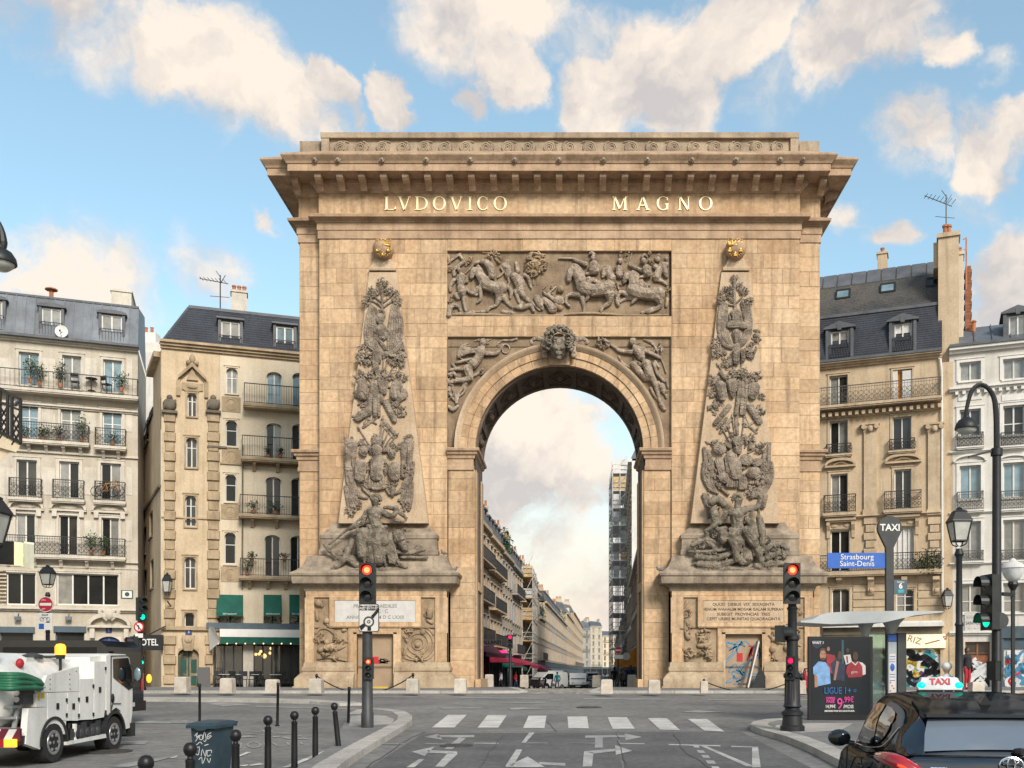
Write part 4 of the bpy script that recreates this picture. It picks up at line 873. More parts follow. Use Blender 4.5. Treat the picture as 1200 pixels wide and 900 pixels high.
for f,s in((XL,1),(XR,-1)):
	ds=[49.5,70,106,150,300,900]
	po=[(f(d)+s*2.0,d)for d in ds]+[(f(d)-s*.5,d)for d in reversed(ds)]
	pavement('street_pavement',po,.08,[(f(d)+s*2.0,d)for d in(ds[:4]if s<0 else ds[3::-1])],.2,4)
isl=gp('372,930 398,905 425,886 452,869 472,857 482,849.5 482,844 474,839 458,836.2 438,835.2 420,836.5 408,842 400,860 392,880 350,908 326,930')
pavement('traffic_island',isl,.12,gp('372,930 398,905 425,886 452,869 472,857 482,849.5 482,844 474,839 458,836.2 438,835.2 420,836.5 408,842')[::-1],.34,.9)
one('paving_patch','granite',None,lambda b:sheet(b,gp('409,851 411,839.5 430,837.6 452,839 462,843 458,849.5',.12),.125,False),kind='structure')
cor=gp('1010,930 985,900 955,884 925,871 892,861 880,855.5 884,851.5 898,848.6 950,845.6 1200,843.5 1420,843.5 1420,930')
pavement('pavement',cor,.12,gp('1010,930 985,900 955,884 925,871 892,861 880,855.5 884,851.5 898,848.6 950,845.6 1200,843.5'),.36,.9)
one('paving_patch','granite',None,lambda b:sheet(b,gp('906,856 910,850 950,847.4 1000,848 985,856 940,859',.12),.125,False),kind='structure')
sep=gp('60,818.6 300,820.4 370,822.2 410,825.2 420,826.8 400,827 366,824.6 300,823 60,821')
pavement('separator_kerb',sep,.08,gp('60,821 300,823 366,824.6 400,827 420,826.8 410,825.2'),.14,1.2,'granite')
one('road_patch','asphalt_new',None,lambda b:sheet(b,gp('496,859.5 722,858.5 735,930 380,930'),.004,False),kind='structure')
one('road_patch','asphalt_new',None,lambda b:sheet(b,gp('725,858 868,857.5 950,900 985,930 738,930'),.006,False),kind='structure')
zc_=bpy.data.objects.new('crosswalk',None); COL.objects.link(zc_); zc_['kind']='structure'
for q in('506,853 532.5,853 547,838 525,838','559.5,853 584,853 594,838.3 571.5,838.3','613,853.4 638,853.4 640.5,839 619.5,839','666,853.8 690,853.8 688,840 665,840','718,854.4 744,854.4 734.5,840.8 712,840.8','773.5,855.4 797,856 781.5,841.8 759,841.8','825.5,856.6 849,857.8 828.8,843 806,842.8'):
	one('stripe','paint',zc_,lambda b:sheet(b,gp(q),.008,False),kind='structure')
def marks(name,m,quads,h=.011):
	for q in quads:one(name,m,None,lambda b:sheet(b,gp(q),h,False),kind='structure')
T1=lambda s:' '.join(f'{420 + x / 4.2857:.1f},{800 + y / 4.29:.1f}' for x,y in stp(s))
T2=lambda s:' '.join(f'{640 + x / 4.2857:.1f},{800 + y / 4.29:.1f}' for x,y in stp(s))
T3=lambda s:' '.join(f'{200 + x / 5:.1f},{720 + y / 5:.1f}' for x,y in stp(s))
T4=lambda s:' '.join(f'{240 + x / 10:.1f},{850 + y / 10:.1f}' for x,y in stp(s))
mat('faded_paint',(.47,.455,.425),.7,.25,1.6,fine=.35,col2=(.26,.255,.245))
marks('road_marking','faded_paint',[T1(s)for s in('268,350 384,324 332,372','345,342 494,348 498,362 352,356','385,426 430,426 498,362 452,354','818,306 838,306 886,253 858,253','737,424 776,424 824,339 792,339','738,428 850,374 936,428','905,402 1040,408 1038,422 910,414','240,430 280,430 332,388 304,388','580,304 703,306 703,310 580,309')]+[T2(s)for s in('183,425 230,425 238,352 190,350','190,348 350,334 352,346 238,360','346,317 432,345 350,366','370,306 495,308 495,312 370,310','770,318 800,320 1046,424 1006,424','735,318 765,320 772,330 744,328','755,342 790,343 800,356 766,355','778,367 814,368 824,381 790,380','800,394 842,395 854,411 812,410','828,424 866,425 876,440 838,439','1034,326 1064,326 1078,430 1034,430','615,311 875,318 875,323 615,316','930,321 1062,325 1062,329 930,326')])
marks('road_marking','worn_paint',[T1(s)for s in('328,276 400,260 424,290','396,266 582,266 582,278 396,278','430,338 470,338 540,282 505,278','112,309 228,309 228,313 112,313','336,308 455,310 455,314 336,312','838,304 950,304 950,308 838,308','1070,304 1195,306 1195,310 1070,308')]+[T2(s)for s in('246,278 284,278 285,330 244,330','196,268 400,266 398,277 196,280','394,258 482,276 398,292','126,304 245,305 245,309 126,308')])
marks('road_marking','paint',[T3(s)for s in('655,900 700,900 965,790 940,786','0,626 150,626 150,640 0,640','0,834 46,830 30,842 0,846')]+[T4(s)for s in('385,365 400,375 545,322 490,318','520,475 540,482 705,462 640,452','380,480 470,490 520,470 500,468','655,70 720,66 820,74 720,82')])
marks('road_marking','worn_paint',[T4(s)for s in('390,280 425,280 440,208 412,208','545,84 660,80 655,90 548,92','445,94 600,104 620,112 450,102','390,132 560,132 620,144 420,150','785,92 960,94 1005,104 800,102','788,130 880,130 870,146 800,148','885,145 940,132 1020,160 980,168','1080,118 1140,120 1130,130 1080,130','1080,158 1200,160 1200,170 1090,168','775,208 800,208 870,244 838,248','948,206 975,206 1002,238 972,238','1110,200 1130,200 1152,226 1128,230','690,206 712,206 710,256 694,256')])
def letter_o(b):
	n=20
	for k in range(n):
		q=[]
		for a,r in((k,1),(k+1,1),(k+1,.7),(k,.7)):
			t=2*math.pi*a/n; q.append((575+88*r*math.cos(t),235+38*r*math.sin(t)))
		sheet(b,gp(T4(' '.join(f'{x:.1f},{y:.1f}' for x,y in q))),.011,False)
one('road_marking','worn_paint',None,letter_o,kind='structure')
def crack(pts,w=.018,m='tar',h=.013):
	P_=[Vector((*G(x,y).xy,0))for x,y in stp(pts)]; q=[]
	for a,c in zip(P_,P_[1:]):
		n=max(2,int((c-a).length/.5))
		for k in range(n):q.append(a+(c-a)*k/n+Vector((random.uniform(-.03,.03),random.uniform(-.03,.03),0)))
	q.append(P_[-1]); b=MB(); ribbon(b,[(v.x,v.y)for v in q],w,lambda x,y:(x,y,gz(y)+h),2); b.build('road_crack',m,None,kind='structure')
mat('tar',(.07,.07,.07),.7,.3,3)
for s_ in('498,857.5 470,872 445,890 420,905','723,857.5 727,875 736,905','496,858.6 600,858 722,857.6','200,832 330,836 440,833','500,826 640,828 800,825 960,829','560,905 575,880 590,862','840,905 800,880 790,860','230,870 320,862 390,858','130,858 250,853 330,846','880,838 1000,832 1130,836','640,846 652,858'):crack(s_)
mat('cast_iron',(.05,.048,.046),.6,.3,6,.2)
def manhole(x,y,r,lab):
	c=G(x,y,.004); o=empty('manhole_cover',c,0,lab,'manhole cover','cast iron covers in the road'); o.rotation_euler=(math.atan(.02),0,0)
	one('ring','cast_iron',o,lambda b:b.rings([[(q*math.cos(t),q*math.sin(t),z)for t in[k*math.pi/12 for k in range(24)]]for q,z in((r,0),(r,.014),(r*.9,.014),(r*.9,.008))])); one('lid','cast_iron',o,lambda b:(b.lathe([(r*.88,0),(r*.88,.011)],n=24),*[b.bar((-r*.7,k*r*.2,.012),(r*.7,k*r*.2,.012),.02)for k in range(-3,4)]))
manhole(126,881,.42,'round iron cover in the road beside the tanker truck'); manhole(690,829,.4,'round iron cover in the roadway before the arch'); manhole(535,874,.32,'small round iron cover in the dark resurfaced lane')
marks('road_marking','worn_paint',['540,817.6 642,818.2 642,819.2 540,818.6','684,818.8 780,819.2 780,820.2 684,819.8','830,819.8 960,820 960,820.9 830,820.7','582,823 640,823.4 640,824.2 582,823.8','515,829.6 560,829.4 572,830.6 520,831','595,830 610,829.6 640,831 600,832.2','798,834.8 815,832.8 850,834.6 820,835.6','152,845.2 232,845.4 232,848.2 152,848','136,869 176,869 170,872.6 134,872.6','128,899 180,889.5 210,886 190,891 150,900','243,824.8 260,823.6 296,826 262,828','300,827.4 420,831 420,832 300,828.6','430,816.5 500,817 500,817.8 430,817.4'])
def stone_post(x,y0,y1,w,label,d=None):
	g_=G(x,y1,.10)if d is None else Vector(((x-PX)/F*d,d,gz(d)+.1))
	s=F/g_.y; h=(y1-y0)/s; r=w/s/2
	b=MB(); b.rings([[(-r*k,-r*k,z),(r*k,-r*k,z),(r*k,r*k,z),(-r*k,r*k,z)]for k,z in((1.04,0),(1.0,h*.5),(.97,h-.05),(.88,h-.012),(.6,h))])
	o=b.build('stone_post','bollard_stone'); o.location=g_
	return tag(o,label,'bollard','squat stone posts along the kerb')
for x,y0,y1,w,lb in[(214,793,811.5,14,'squat stone post standing in front of the green double door'),(267,794.5,812,14,'squat stone post before the cafe terrace, left of the two'),(319.5,796,812,13.5,'squat stone post before the cafe terrace, right of the two'),(371,795,812,14,'squat stone post holding the left end of the left chain'),(484,795,812,13.5,'squat stone post holding the right end of the left chain'),(540,795,812,13.5,'pale stone post just left of the arch passage'),(711,796,813,13.5,'whitest stone post standing in the middle of the street mouth'),(766.5,796.5,812.5,13.5,'pale stone post by the right pier of the passage'),(825,798,812.5,8.5,'small grey stone post holding the left end of the right chain'),(936,797,813,14,'stone post behind the traffic light with ornate base'),(1144,799,813,14,'stone post by the graffiti covered doorway at far right')]:stone_post(x,y0,y1,w,lb)
for x,y0,y1,w,d,lb in[(573.5,796,811,9.5,48.5,'warm stone post under the dark red cafe awning'),(614.5,796.5,811,9.5,48.5,'stone post beside the parked motorbikes in the street mouth'),(699,797,811,9.5,48.5,'grey stone post half hidden by the whitest one'),(740.5,796.5,811,10,48.5,'grey stone post under the orange awning')]:
	stone_post(x,y0,y1,w,lb,d)
def bollard(x,yb,lean=0,label=''):
	g_=G(x,yb,.0)
	b=MB(); b.lathe([(.075,0),(.075,.03),(.05,.05),(.047,.40),(.044,.70),(.047,.71),(.047,.735),(.03,.745),(.026,.77)],n=14)
	b.lathe([(.02,.765),(.045,.775),(.062,.81),(.066,.835),(.058,.87),(.036,.895),(.01,.902)],n=14)
	o=b.build('iron_bollard','black',None,40); o.location=g_; o.rotation_euler=(0,R(lean),R(random.uniform(0,360))if not lean else 0)
	return tag(o,label,'bollard','black ball topped bollards in a row')
for x,yb,ln,lb in[(171,1012,0,'black ball topped bollard with only its ball showing at the picture edge'),(223,980,0,'black bollard just left of the dark rubbish bin'),(276,948,0,'black bollard with torn stickers against the rubbish bin'),(314,913,0,'black bollard first to the right of the rubbish bin'),(345,902,0,'black bollard second to the right of the rubbish bin'),(369.5,892,0,'upright black bollard beside the leaning one'),(397.5,882,-6,'leaning black bollard nearest the traffic light')]:
	bo=bollard(x,yb,ln,lb)
	if 'stickers' in lb:
		for z,w_,h_,m_ in((.62,.03,.09,'white'),(.5,.04,.10,'plaque'),(.42,.045,.07,'white'),(.68,.03,.04,'red_paint')):
			one('sticker',m_,bo,lambda b:b.rings([[(.051*math.cos(a),.051*math.sin(a),z+k*h_)for a in[R(235+40*(z-.5))+i*w_/.05/3 for i in range(4)]]for k in(0,1)],cap=False,closed=False))
for x,y0,y1,ln,lb in[(234,801,847,0,'thin black pole between the rubbish bin and the green door'),(325,800,851,1,'thin black pole in the roadway before the cafe'),(408,805,853,1.5,'thin black pole left of the traffic light mast')]:
	g_=G(x,y1); h=(y1-y0)/(F/g_.y)
	b=MB(); b.lathe([(.06,0),(.06,.02),(.034,.04),(.032,h-.08),(.04,h-.07),(.036,h)],n=10); o=b.build('marker_pole','black',None,40); o.location=g_; o.rotation_euler=(0,R(ln),0); tag(o,lb,'pole','thin black marker poles')
def chain(pts,label):
	b=MB(); q=[]
	for(x0,y0,d0),(x1,y1,d1),sag in pts:
		a,c=P(x0,y0,d0),P(x1,y1,d1)
		for k in range(25):
			t=k/24; p=a+(c-a)*t; p.z-=sag*4*t*(1-t); q.append(p)
	L=q[0]
	for i,p in enumerate(q[1:]):
		if(p-L).length>.01:b.tube([L,p],[.026,.026],5,1)
		L=p
	for(x0,y0,d0)in(pts[0][0],pts[-1][1]):
		p=P(x0,y0,d0); b.ell(p,(.06,.06,.09),8,6); b.lathe([(.03,-.3),(.03,0)],p,8)
	o=b.build('chain','black',None,60); tag(o,label,'chain','iron chains before the arch')
chain([((371,792,39.8),(484,791,39.8),.72)],'black chain sagging before the left pedestal door'); chain([((825,798,39.8),(938,793,39.8),.52)],'black chain sagging before the graffiti door')
# ================================================================ BUILDINGS OF THE BOULEVARD
mat('cream',(.52,.47,.39),.85,.14,.9,.25,col2=(.43,.375,.295),fine=.14,streak=.2,bscale=14)
mat('cream_trim',(.56,.51,.43),.8,.15,1.2,.2,fine=.15,streak=.2,objvar=.05)
mat('buff',(.58,.46,.31),.85,.2,.9,.25,col2=(.48,.365,.23),fine=.16,streak=.22,bscale=14)
mat('buff_pale',(.64,.555,.42),.85,.14,.9,.2,col2=(.58,.48,.345),fine=.12,streak=.12,bscale=14)
mat('buff_trim',(.46,.35,.225),.85,.25,1.5,.3,col2=(.30,.225,.14),fine=.2,streak=.25,objvar=.08)
mat('tan',(.57,.445,.30),.85,.2,.8,.25,col2=(.47,.35,.225),fine=.16,streak=.28,bscale=14)
mat('tan_trim',(.57,.45,.31),.85,.2,1.5,.25,col2=(.43,.325,.215),fine=.2,streak=.25,objvar=.06)
mat('pale',(.62,.59,.54),.8,.1,.9,.15,col2=(.54,.505,.45),fine=.1,streak=.2)
mat('pale_trim',(.68,.66,.61),.75,.1,1.2,.1,fine=.1,streak=.12)
mat('zinc',(.13,.145,.165),.5,.25,.8,.1,metal=.3,objvar=.2,fine=.15,streak=.25)
mat('slate',(.035,.040,.052),.6,.3,.9,.4,fine=.5,streak=.2,bscale=30)
mat('slate_old',(.055,.055,.056),.7,.3,.7,.4,fine=.5,streak=.3,col2=(.10,.085,.065),bscale=30)
mat('lead',(.10,.105,.115),.6,.25,1.5,.1,fine=.2)
mat('pane_dark',(.020,.021,.020),.06,.4,.7,spec=.35,objvar=.4,bump=.04,bscale=.8)
mat('pane_mid',(.05,.048,.043),.06,.5,.9,spec=.5,objvar=.5,bump=.04,bscale=.8)
mat('pane_curtain',(.24,.235,.215),.15,.25,2.5,spec=.9,objvar=.25)
mat('pane_sky_reflection',(.17,.25,.29),.08,.3,1.2,spec=1,objvar=.2)  # blue base colour stands in for sky reflected in the glass
mat('shutter',(.60,.585,.56),.6,.08,3,objvar=.08)
mat('terracotta',(.38,.15,.07),.8,.25,3)
mat('rail',(.022,.023,.024),.55,.3,5)
mat('rail_grey',(.10,.095,.085),.6,.3,5)
mat('green_cloth',(.006,.085,.060),.8,.2,2,fine=.1)
mat('door_green',(.008,.065,.050),.5,.3,2)
mat('leaf',(.045,.085,.022),.7,.4,3,objvar=.3,island=.3)
mat('leaf_dark',(.02,.045,.015),.7,.4,3,objvar=.3,island=.3)
mat('soot',(.10,.085,.065),.85,.3,1.0,.3,col2=(.20,.165,.12),fine=.2)
mat('cafe_glass',(.62,.65,.63),.02,.05,1,spec=.4,trans=.95)
mat('bulb',(1,.55,.2),.5,emit=1.3)
mat('blue_plate',(.02,.04,.16),.5)
mat('shopblue',(.065,.095,.115),.5,.2,2)
mat('orange_cloth',(.62,.24,.03),.8,.2,2)
class Facade:
	def __init__(s,name,xa,da,xb,db,label,cat='building',group=None,base=-.2):
		s.a=Vector(((xa-PX)*da/F,da,0)); s.b=Vector(((xb-PX)*db/F,db,0))
		t=(s.b-s.a); s.L=t.length; s.t=t.normalized(); s.z0=min(gz(da),gz(db))+base
		s.root=empty(name,(s.a.x,s.a.y,s.z0),math.atan2(s.t.y,s.t.x),label,cat,group)
		s.h=[]
	def s_(s,x):
		r=(x-PX)/F; den=r*s.t.y-s.t.x
		u=(s.a.x-r*s.a.y)/den
		return u,s.a.y+u*s.t.y
	def u(s,x):return s.s_(x)[0]
	def z(s,x,y):return CAMH+(PY-y)*s.s_(x)[1]/F-s.z0
	def rect(s,x0,y0,x1,y1):
		m=(x0+x1)/2; return s.u(x0),s.u(x1),s.z(m,y1),s.z(m,y0)
def window(f,x0,y0,x1,y1,pane='pane_dark',n=2,transom=None,arch=0.0,dep=.16,fm='white_frame',surround=None,sill=True,sm='cream_trim',shut=0,hole=True,name='window'):
	a,c,e,g=f.rect(x0,y0,x1,y1); w=c-a; h=g-e
	if hole:f.h.append((a,c,e,g))
	b=MB(); t=.055 if w<1 else .065; y=dep
	b.box(a,a+t,y,y+.08,e,g); b.box(c-t,c,y,y+.08,e,g); b.box(a+t,c-t,y,y+.08,e,e+t*1.3); b.box(a+t,c-t,y,y+.08,g-t,g)
	xs=[a+t]+[a+w*k/n for k in range(1,n)]+[c-t]
	for k in range(1,n):b.box(xs[k]-t*.6,xs[k]+t*.6,y-.012,y+.07,e+t,g-t)
	if transom:
		for tr in(transom if isinstance(transom,(list,tuple))else[transom]):b.box(a+t,c-t,y+.006,y+.068,e+h*tr-t*.4,e+h*tr+t*.4)
	o=b.build(name,fm,f.root)
	if pane=='pane_dark' and n==2:pane=random.choice((['pane_dark']*2,['pane_dark','pane_mid'],['pane_curtain','pane_dark'],['pane_dark','pane_curtain'],['pane_mid']*2))
	pm=pane if isinstance(pane,(list,tuple))else[pane]*n
	for k in range(n):one('pane',pm[k],o,lambda q:q.box(xs[k],xs[k+1],y+.045,y+.055,e+t,g-t))
	if arch:
		q=MB(); r=arch*w; N=8
		for sx in(0,1):
			pts=[]
			for k in range(N+1):
				tt=k/N; xx=a+w*.5*tt if sx==0 else c-w*.5*tt
				pts.append((xx,g-r+r*math.sqrt(max(0,1-(1-tt)**2))))
			pts.append((a if sx==0 else c,g+.001))
			pts=pts if sx else pts[::-1]
			q.prism(pts,.002,dep+.09)
		q.build('window_head',sm,f.root)
	if surround:
		s=surround; q=MB()
		q.box(a-s,a,-.045,.02,e,g+s); q.box(c,c+s,-.045,.02,e,g+s); q.box(a,c,-.045,.02,g,g+s)
		q.box(a-s-.04,c+s+.04,-.08,.02,g+s+.002,g+s+.06)
		q.build('window_surround',sm,f.root)
	if sill:one('sill',sm,f.root,lambda q:q.box(a-.08,c+.08,-.09,dep,e-.09,e-.004))
	for sd in((-1,1)if shut==2 else([-1]if shut==-1 else[1]if shut==1 else[])):
		q=MB(); x=a-w*.42 if sd<0 else c+.02; xx=a-.02 if sd<0 else c+w*.42
		q.box(x,xx,-.05,-.012,e,g)
		for k in range(int(h/.12)):q.box(x+.05,xx-.05,-.062,-.05,e+.05+k*.12,e+.11+k*.12)
		q.build('shutter','shutter',f.root)
	return o
def railing(f,x0,x1,y0,y1,out=.55,m='rail',ornate=False,slab='cream_trim',bars=.125,depth=.16,brackets=0,name='balcony',slabmat=True,ybase=None):
	a,c=f.u(x0),f.u(x1); mid=(x0+x1)/2; zt,zb=f.z(mid,y0),f.z(mid,y1)
	b=MB()
	for z,w in((zt,.045),(zb+.06,.03))+(((zt-.14,.02),)if ornate else()):
		b.bar((a,-out,z),(c,-out,z),w); b.bar((a,-out,z),(a,.0,z),w); b.bar((c,-out,z),(c,.0,z),w)
	n=max(2,int((c-a)/bars))
	for k in range(n+1):
		x=a+(c-a)*k/n; th=.03 if k in(0,n)else .017
		b.bar((x,-out,zb),(x,-out,zt),th)
		if ornate and k<n and k%2==0:
			for zz in((zb+zt)/2+.05,(zb*.72+zt*.28)):
				r=bars*.8; xm=x+bars
				pts=[(xm+r*math.cos(t),-out,zz+r*1.2*math.sin(t))for t in[2*math.pi*i/7 for i in range(8)]]
				b.tube(pts,.014,4,1)
	for yy in(-out*.33,-out*.66):
		b.bar((a,yy,zb),(a,yy,zt),.017); b.bar((c,yy,zb),(c,yy,zt),.017)
	sl=None
	if slabmat:
		sl=one(name,slab,f.root,lambda q:(q.box(a-.06,c+.06,-out-.07,.02,zb-depth,zb-.01),q.box(a-.02,c+.02,-out-.02,.02,zb-depth-.07,zb-depth)))
		for k in range(brackets):
			x=a+(c-a)*(k+.5)/brackets
			one('bracket',slab,sl,lambda q:q.prismx([(0,0),(-out*.8,0),(-out*.8,-.1),(-out*.5,-.16),(-.12,-.42),(0,-.45)],x-.09,x+.09)).location=(0,0,zb-depth-.075)
	r=b.build('railing',m,sl or f.root)
	return a,c,zb
def wall(f,m,x0,x1,ytop,z_low=0.0,thick=.25,name='wall',zt=None,fz=None):
	a,c=(f.u(x0)if x0 is not None else 0),(f.u(x1)if x1 is not None else f.L)
	top=zt if zt is not None else f.z((x0+x1)/2,ytop)
	return one(name,m,f.root,lambda b:(wallgrid(b,a,c,z_low,top,f.h,0,thick),b.box(a,c,thick+.05,6,z_low if fz is None else fz,top),b.add([(a,0,z_low),(a,.4,z_low),(a,.4,top),(a,0,top),(c,0,z_low),(c,.4,z_low),(c,.4,top),(c,0,top)],[(3,2,1,0),(4,5,6,7)])))
def band(f,m,x0,x1,y,h=.16,out=.14,name='cornice',steps=1,mx=None):
	a,c=f.u(x0),f.u(x1); mid=mx or min((x0+x1)/2,1160); z=f.z(mid,y)
	def g(b):
		for k in range(steps):
			q=(k+1)/steps; b.box(a,c,-out*q,.05,z+h*k/steps,z+h*(k+1)/steps-(.002 if k<steps-1 else 0))
	return one(name,m,f.root,g)
def foliage(b,c,r,n,size=.09,seed=0):
	rn=random.Random(seed)
	r=(r,r,r)if isinstance(r,(int,float))else r
	for _ in range(n):
		p=Vector((rn.gauss(0,.45),rn.gauss(0,.45),rn.gauss(0,.45)))
		if p.length>1.1:continue
		p=Vector((c[0]+p.x*r[0],c[1]+p.y*r[1],c[2]+p.z*r[2]))
		u=Vector((rn.uniform(-1,1),rn.uniform(-1,1),rn.uniform(-.4,1))).normalized(); v=u.orthogonal().normalized(); s=size*rn.uniform(.6,1.5)
		b.add([p-u*s,p+v*s*.4,p+u*s,p-v*s*.4],[(0,1,2,3)])
PLANT_N=[0]
def potted(f,x,ybase,w,h,label,out=.35,m='leaf',pot='terracotta'):
	PLANT_N[0]+=1
	u=f.u(x); z=f.z(x,ybase); M=f.root.matrix_basis
	loc=Matrix.Translation(f.root.location)@Matrix.Rotation(f.root.rotation_euler.z,4,'Z')@Vector((u,-out,z))
	o=empty('potted_plant',loc,f.root.rotation_euler.z,label,'plant','plants on the balconies')
	one('pot',pot,o,lambda b:b.lathe([(.09,0),(.12,.22),(.135,.24),(.1,.235)],n=10))
	b=MB(); foliage(b,(0,0,.22+h/2),(w/2,w/2.5,h/2),int(160*max(.5,w*h)),.07,PLANT_N[0]); b.build('foliage',m,o)
	st=MB()
	for k in range(4):st.tube([(0,0,.2),(random.uniform(-.1,.1)*w,0,.2+h*.4),(random.uniform(-.4,.4)*w,random.uniform(-.1,.1),.2+h*.8)],[.012,.01,.006],4,2)
	st.build('stem','leaf_dark',o)
def chimney(f,x0,x1,y0,y1,yb=2.0,depth=1.0,m='cream',pots=2,d=None):
	a,c,e,g=f.rect(x0,y0,x1,y1)
	k=(f.s_((x0+x1)/2)[1]+yb)/f.s_((x0+x1)/2)[1]
	mid=(x0+x1)/2; zc=lambda y:CAMH+(PY-y)*(f.s_(mid)[1]+yb)/F-f.z0
	uc=f.u(mid)+((mid-PX)/F*yb)*f.t.x; w=(c-a)*k; e,g=zc(y1),zc(y0)
	o=one('chimney',m,f.root,lambda b:(b.box(uc-w/2,uc+w/2,yb,yb+depth,e-1.5,g-.12),b.box(uc-w/2-.06,uc+w/2+.06,yb-.06,yb+depth+.06,g-.12,g)))
	for i in range(pots):
		x=uc-w/2+w*(i+.5)/pots
		one('chimney_pot','terracotta',o,lambda b:b.lathe([(.12,0),(.10,.28),(.13,.3),(.12,.38),(.06,.37)],(x,yb+depth/2,g),9))
	return o
def dormer(f,x0,y0,x1,y1,dy,m='lead',pane='pane_curtain',rail=True,style='flat',back=1.2):
	mid=(x0+x1)/2; u_,dd=f.s_(mid); k=(dd+dy)/dd
	w=(f.u(x1)-f.u(x0))*k; uc=u_+(mid-PX)/F*dy; zc=lambda y:CAMH+(PY-y)*(dd+dy)/F-f.z0
	e,g=zc(y1),zc(y0); a,c=uc-w/2,uc+w/2; t=.07
	b=MB(); b.box(a-.16,a,dy-.03,dy+back,e-.05,g+.1); b.box(c,c+.16,dy-.03,dy+back,e-.05,g+.1); b.box(a,c,dy+.04,dy+back,g+.01,g+.1)
	b.box(a,c,dy+.2,dy+back,e,g)
	if style=='arc':
		pts=[(a-.26,g+.06)]+[(uc+(w/2+.26)*math.cos(math.pi-math.pi*i/10),g+.12+.16*math.sin(math.pi*i/10))for i in range(11)]+[(c+.26,g+.06)]
		b.prism(pts,dy-.12,dy+back)
	elif style=='pediment':
		b.prism([(a-.4,g+.12),(a-.4,g+.2),(uc,g+.52),(c+.4,g+.2),(c+.4,g+.12)],dy-.18,dy+back)
		b.prism([(uc-.1,g+.02),(uc-.14,g+.35),(uc+.14,g+.35),(uc+.1,g+.02)],dy-.2,dy)
		for s in(a-.28,c+.12):b.box(s,s+.16,dy-.1,dy+.2,e-.2,g+.1)
	else:b.box(a-.24,c+.24,dy-.16,dy+back,g+.1,g+.2)
	o=b.build('dormer',m,f.root)
	q=MB(); q.box(a,a+t,dy+.08,dy+.16,e,g); q.box(c-t,c,dy+.08,dy+.16,e,g); q.box(a,c,dy+.081,dy+.159,g-t,g+.01); q.box(a,c,dy+.081,dy+.159,e,e+t); q.box(uc-.04,uc+.04,dy+.07,dy+.15,e,g)
	q.build('window_frame','white_frame',o)
	for p,r in((a+t,uc-.04),(uc+.04,c-t)):one('pane',pane,o,lambda z:z.box(p,r,dy+.12,dy+.13,e+t,g-t))
	if rail:
		z=MB(); zt=e+(g-e)*.5
		z.bar((a-.1,dy-.12,zt),(c+.1,dy-.12,zt),.035); z.bar((a-.1,dy-.12,e+.08),(c+.1,dy-.12,e+.08),.03)
		for i in range(9):xx=a-.1+(w+.2)*i/8; z.bar((xx,dy-.12,e),(xx,dy-.12,zt),.018)
		z.build('railing','rail',o)
	return o
f=L1=Facade('cream_building',-90,54.7,161.5,58.3,'cream stone apartment building with zinc mansard roof and iron balconies','building')
for(x0,y0,x1,y1,p,tr)in[(22,413,46,452,'pane_sky_reflection',None),(73,417,95.5,456,'pane_curtain',None),(121,422,143,460,'pane_sky_reflection',None),(-28,409,-6,447,'pane_sky_reflection',None),(-75,405,-53,443,'pane_dark',None)]:
	window(f,x0,y0,x1,y1,p,2,tr,surround=.14)
for(x0,y0,x1,y1,p)in[(23,474,45,513,'pane_sky_reflection'),(71,478,95,517,'pane_curtain'),(120,482,143,521,'pane_sky_reflection'),(-28,470,-6,508,'pane_dark')]:window(f,x0,y0,x1,y1,p,2,.62,surround=.14)
for(x0,y0,x1,y1,p)in[(19.5,539,43.5,582,'pane_mid'),(69.5,541,93,584,'pane_dark'),(118,543,142,586,'pane_dark'),(-30,536,-6,579,'pane_dark')]:window(f,x0,y0,x1,y1,p,2,None,surround=.16)
for(x0,y0,x1,y1,p)in[(18.5,602,41.5,650,'pane_dark'),(69,604,91,651,'pane_dark'),(119,607,139.5,652,'pane_dark'),(-32,600,-9,648,'pane_dark')]:window(f,x0,y0,x1,y1,p,2,None,surround=.13)
window(f,7.5,671,42,709,'pane_dark',2,None,sill=False,surround=.1); window(f,66.5,672.5,139,709.5,['pane_curtain','pane_dark','pane_dark','pane_dark'],4,None,sill=False,surround=.1)
window(f,0,740,39,800,'pane_dark',1,.8,fm='shopblue',sill=False); window(f,65,740,99,800,'pane_dark',1,.8,fm='shopblue',sill=False); window(f,113,746,142,806,['blue_plate']*2,2,None,fm='shopblue',arch=.35,sill=False,name='door')
wall(f,'cream',-90,161.5,0,zt=f.z(81,402))
band(f,'cream_trim',-90,162.5,401.5,.32,.45,'eaves_cornice',3); band(f,'lead',-90,163,397.6,.14,.52,'gutter')
for y,h,o_,st in((476.5,.18,.22,2),(530,.12,.14,1),(656.5,.12,.16,1),(716,.2,.3,2),(664,.1,.05,1)):band(f,'cream_trim',-90,162,y,h,o_,'string_course',st)
for x0,x1 in((-8,21),(44,70),(94,118),(143,160)):
	for(ya,yb)in((420,452),(484,506),(548,580),(610,634)):
		a,c,e,g=f.rect(x0+5,ya,x1-5,yb); one('wall_panel','cream_trim',f.root,lambda b:b.box(a,c,-.03,.01,e,g))
	a,c,e,g=f.rect(x0,536,x1,526);
railing(f,-90,162,437.5,458,.7,'rail',False,bars=.24,name='balcony'); railing(f,24.5,105,499,519,.6,'rail',True,brackets=4); railing(f,113,148,505,525,.6,'rail',True,brackets=2)
railing(f,12,49.5,562,584,.4,'rail',True); railing(f,63,99,564,586,.4,'rail',True); railing(f,112,147,566,588,.4,'rail',True); railing(f,-70,147,629,650.5,.55,'rail',True,brackets=7)
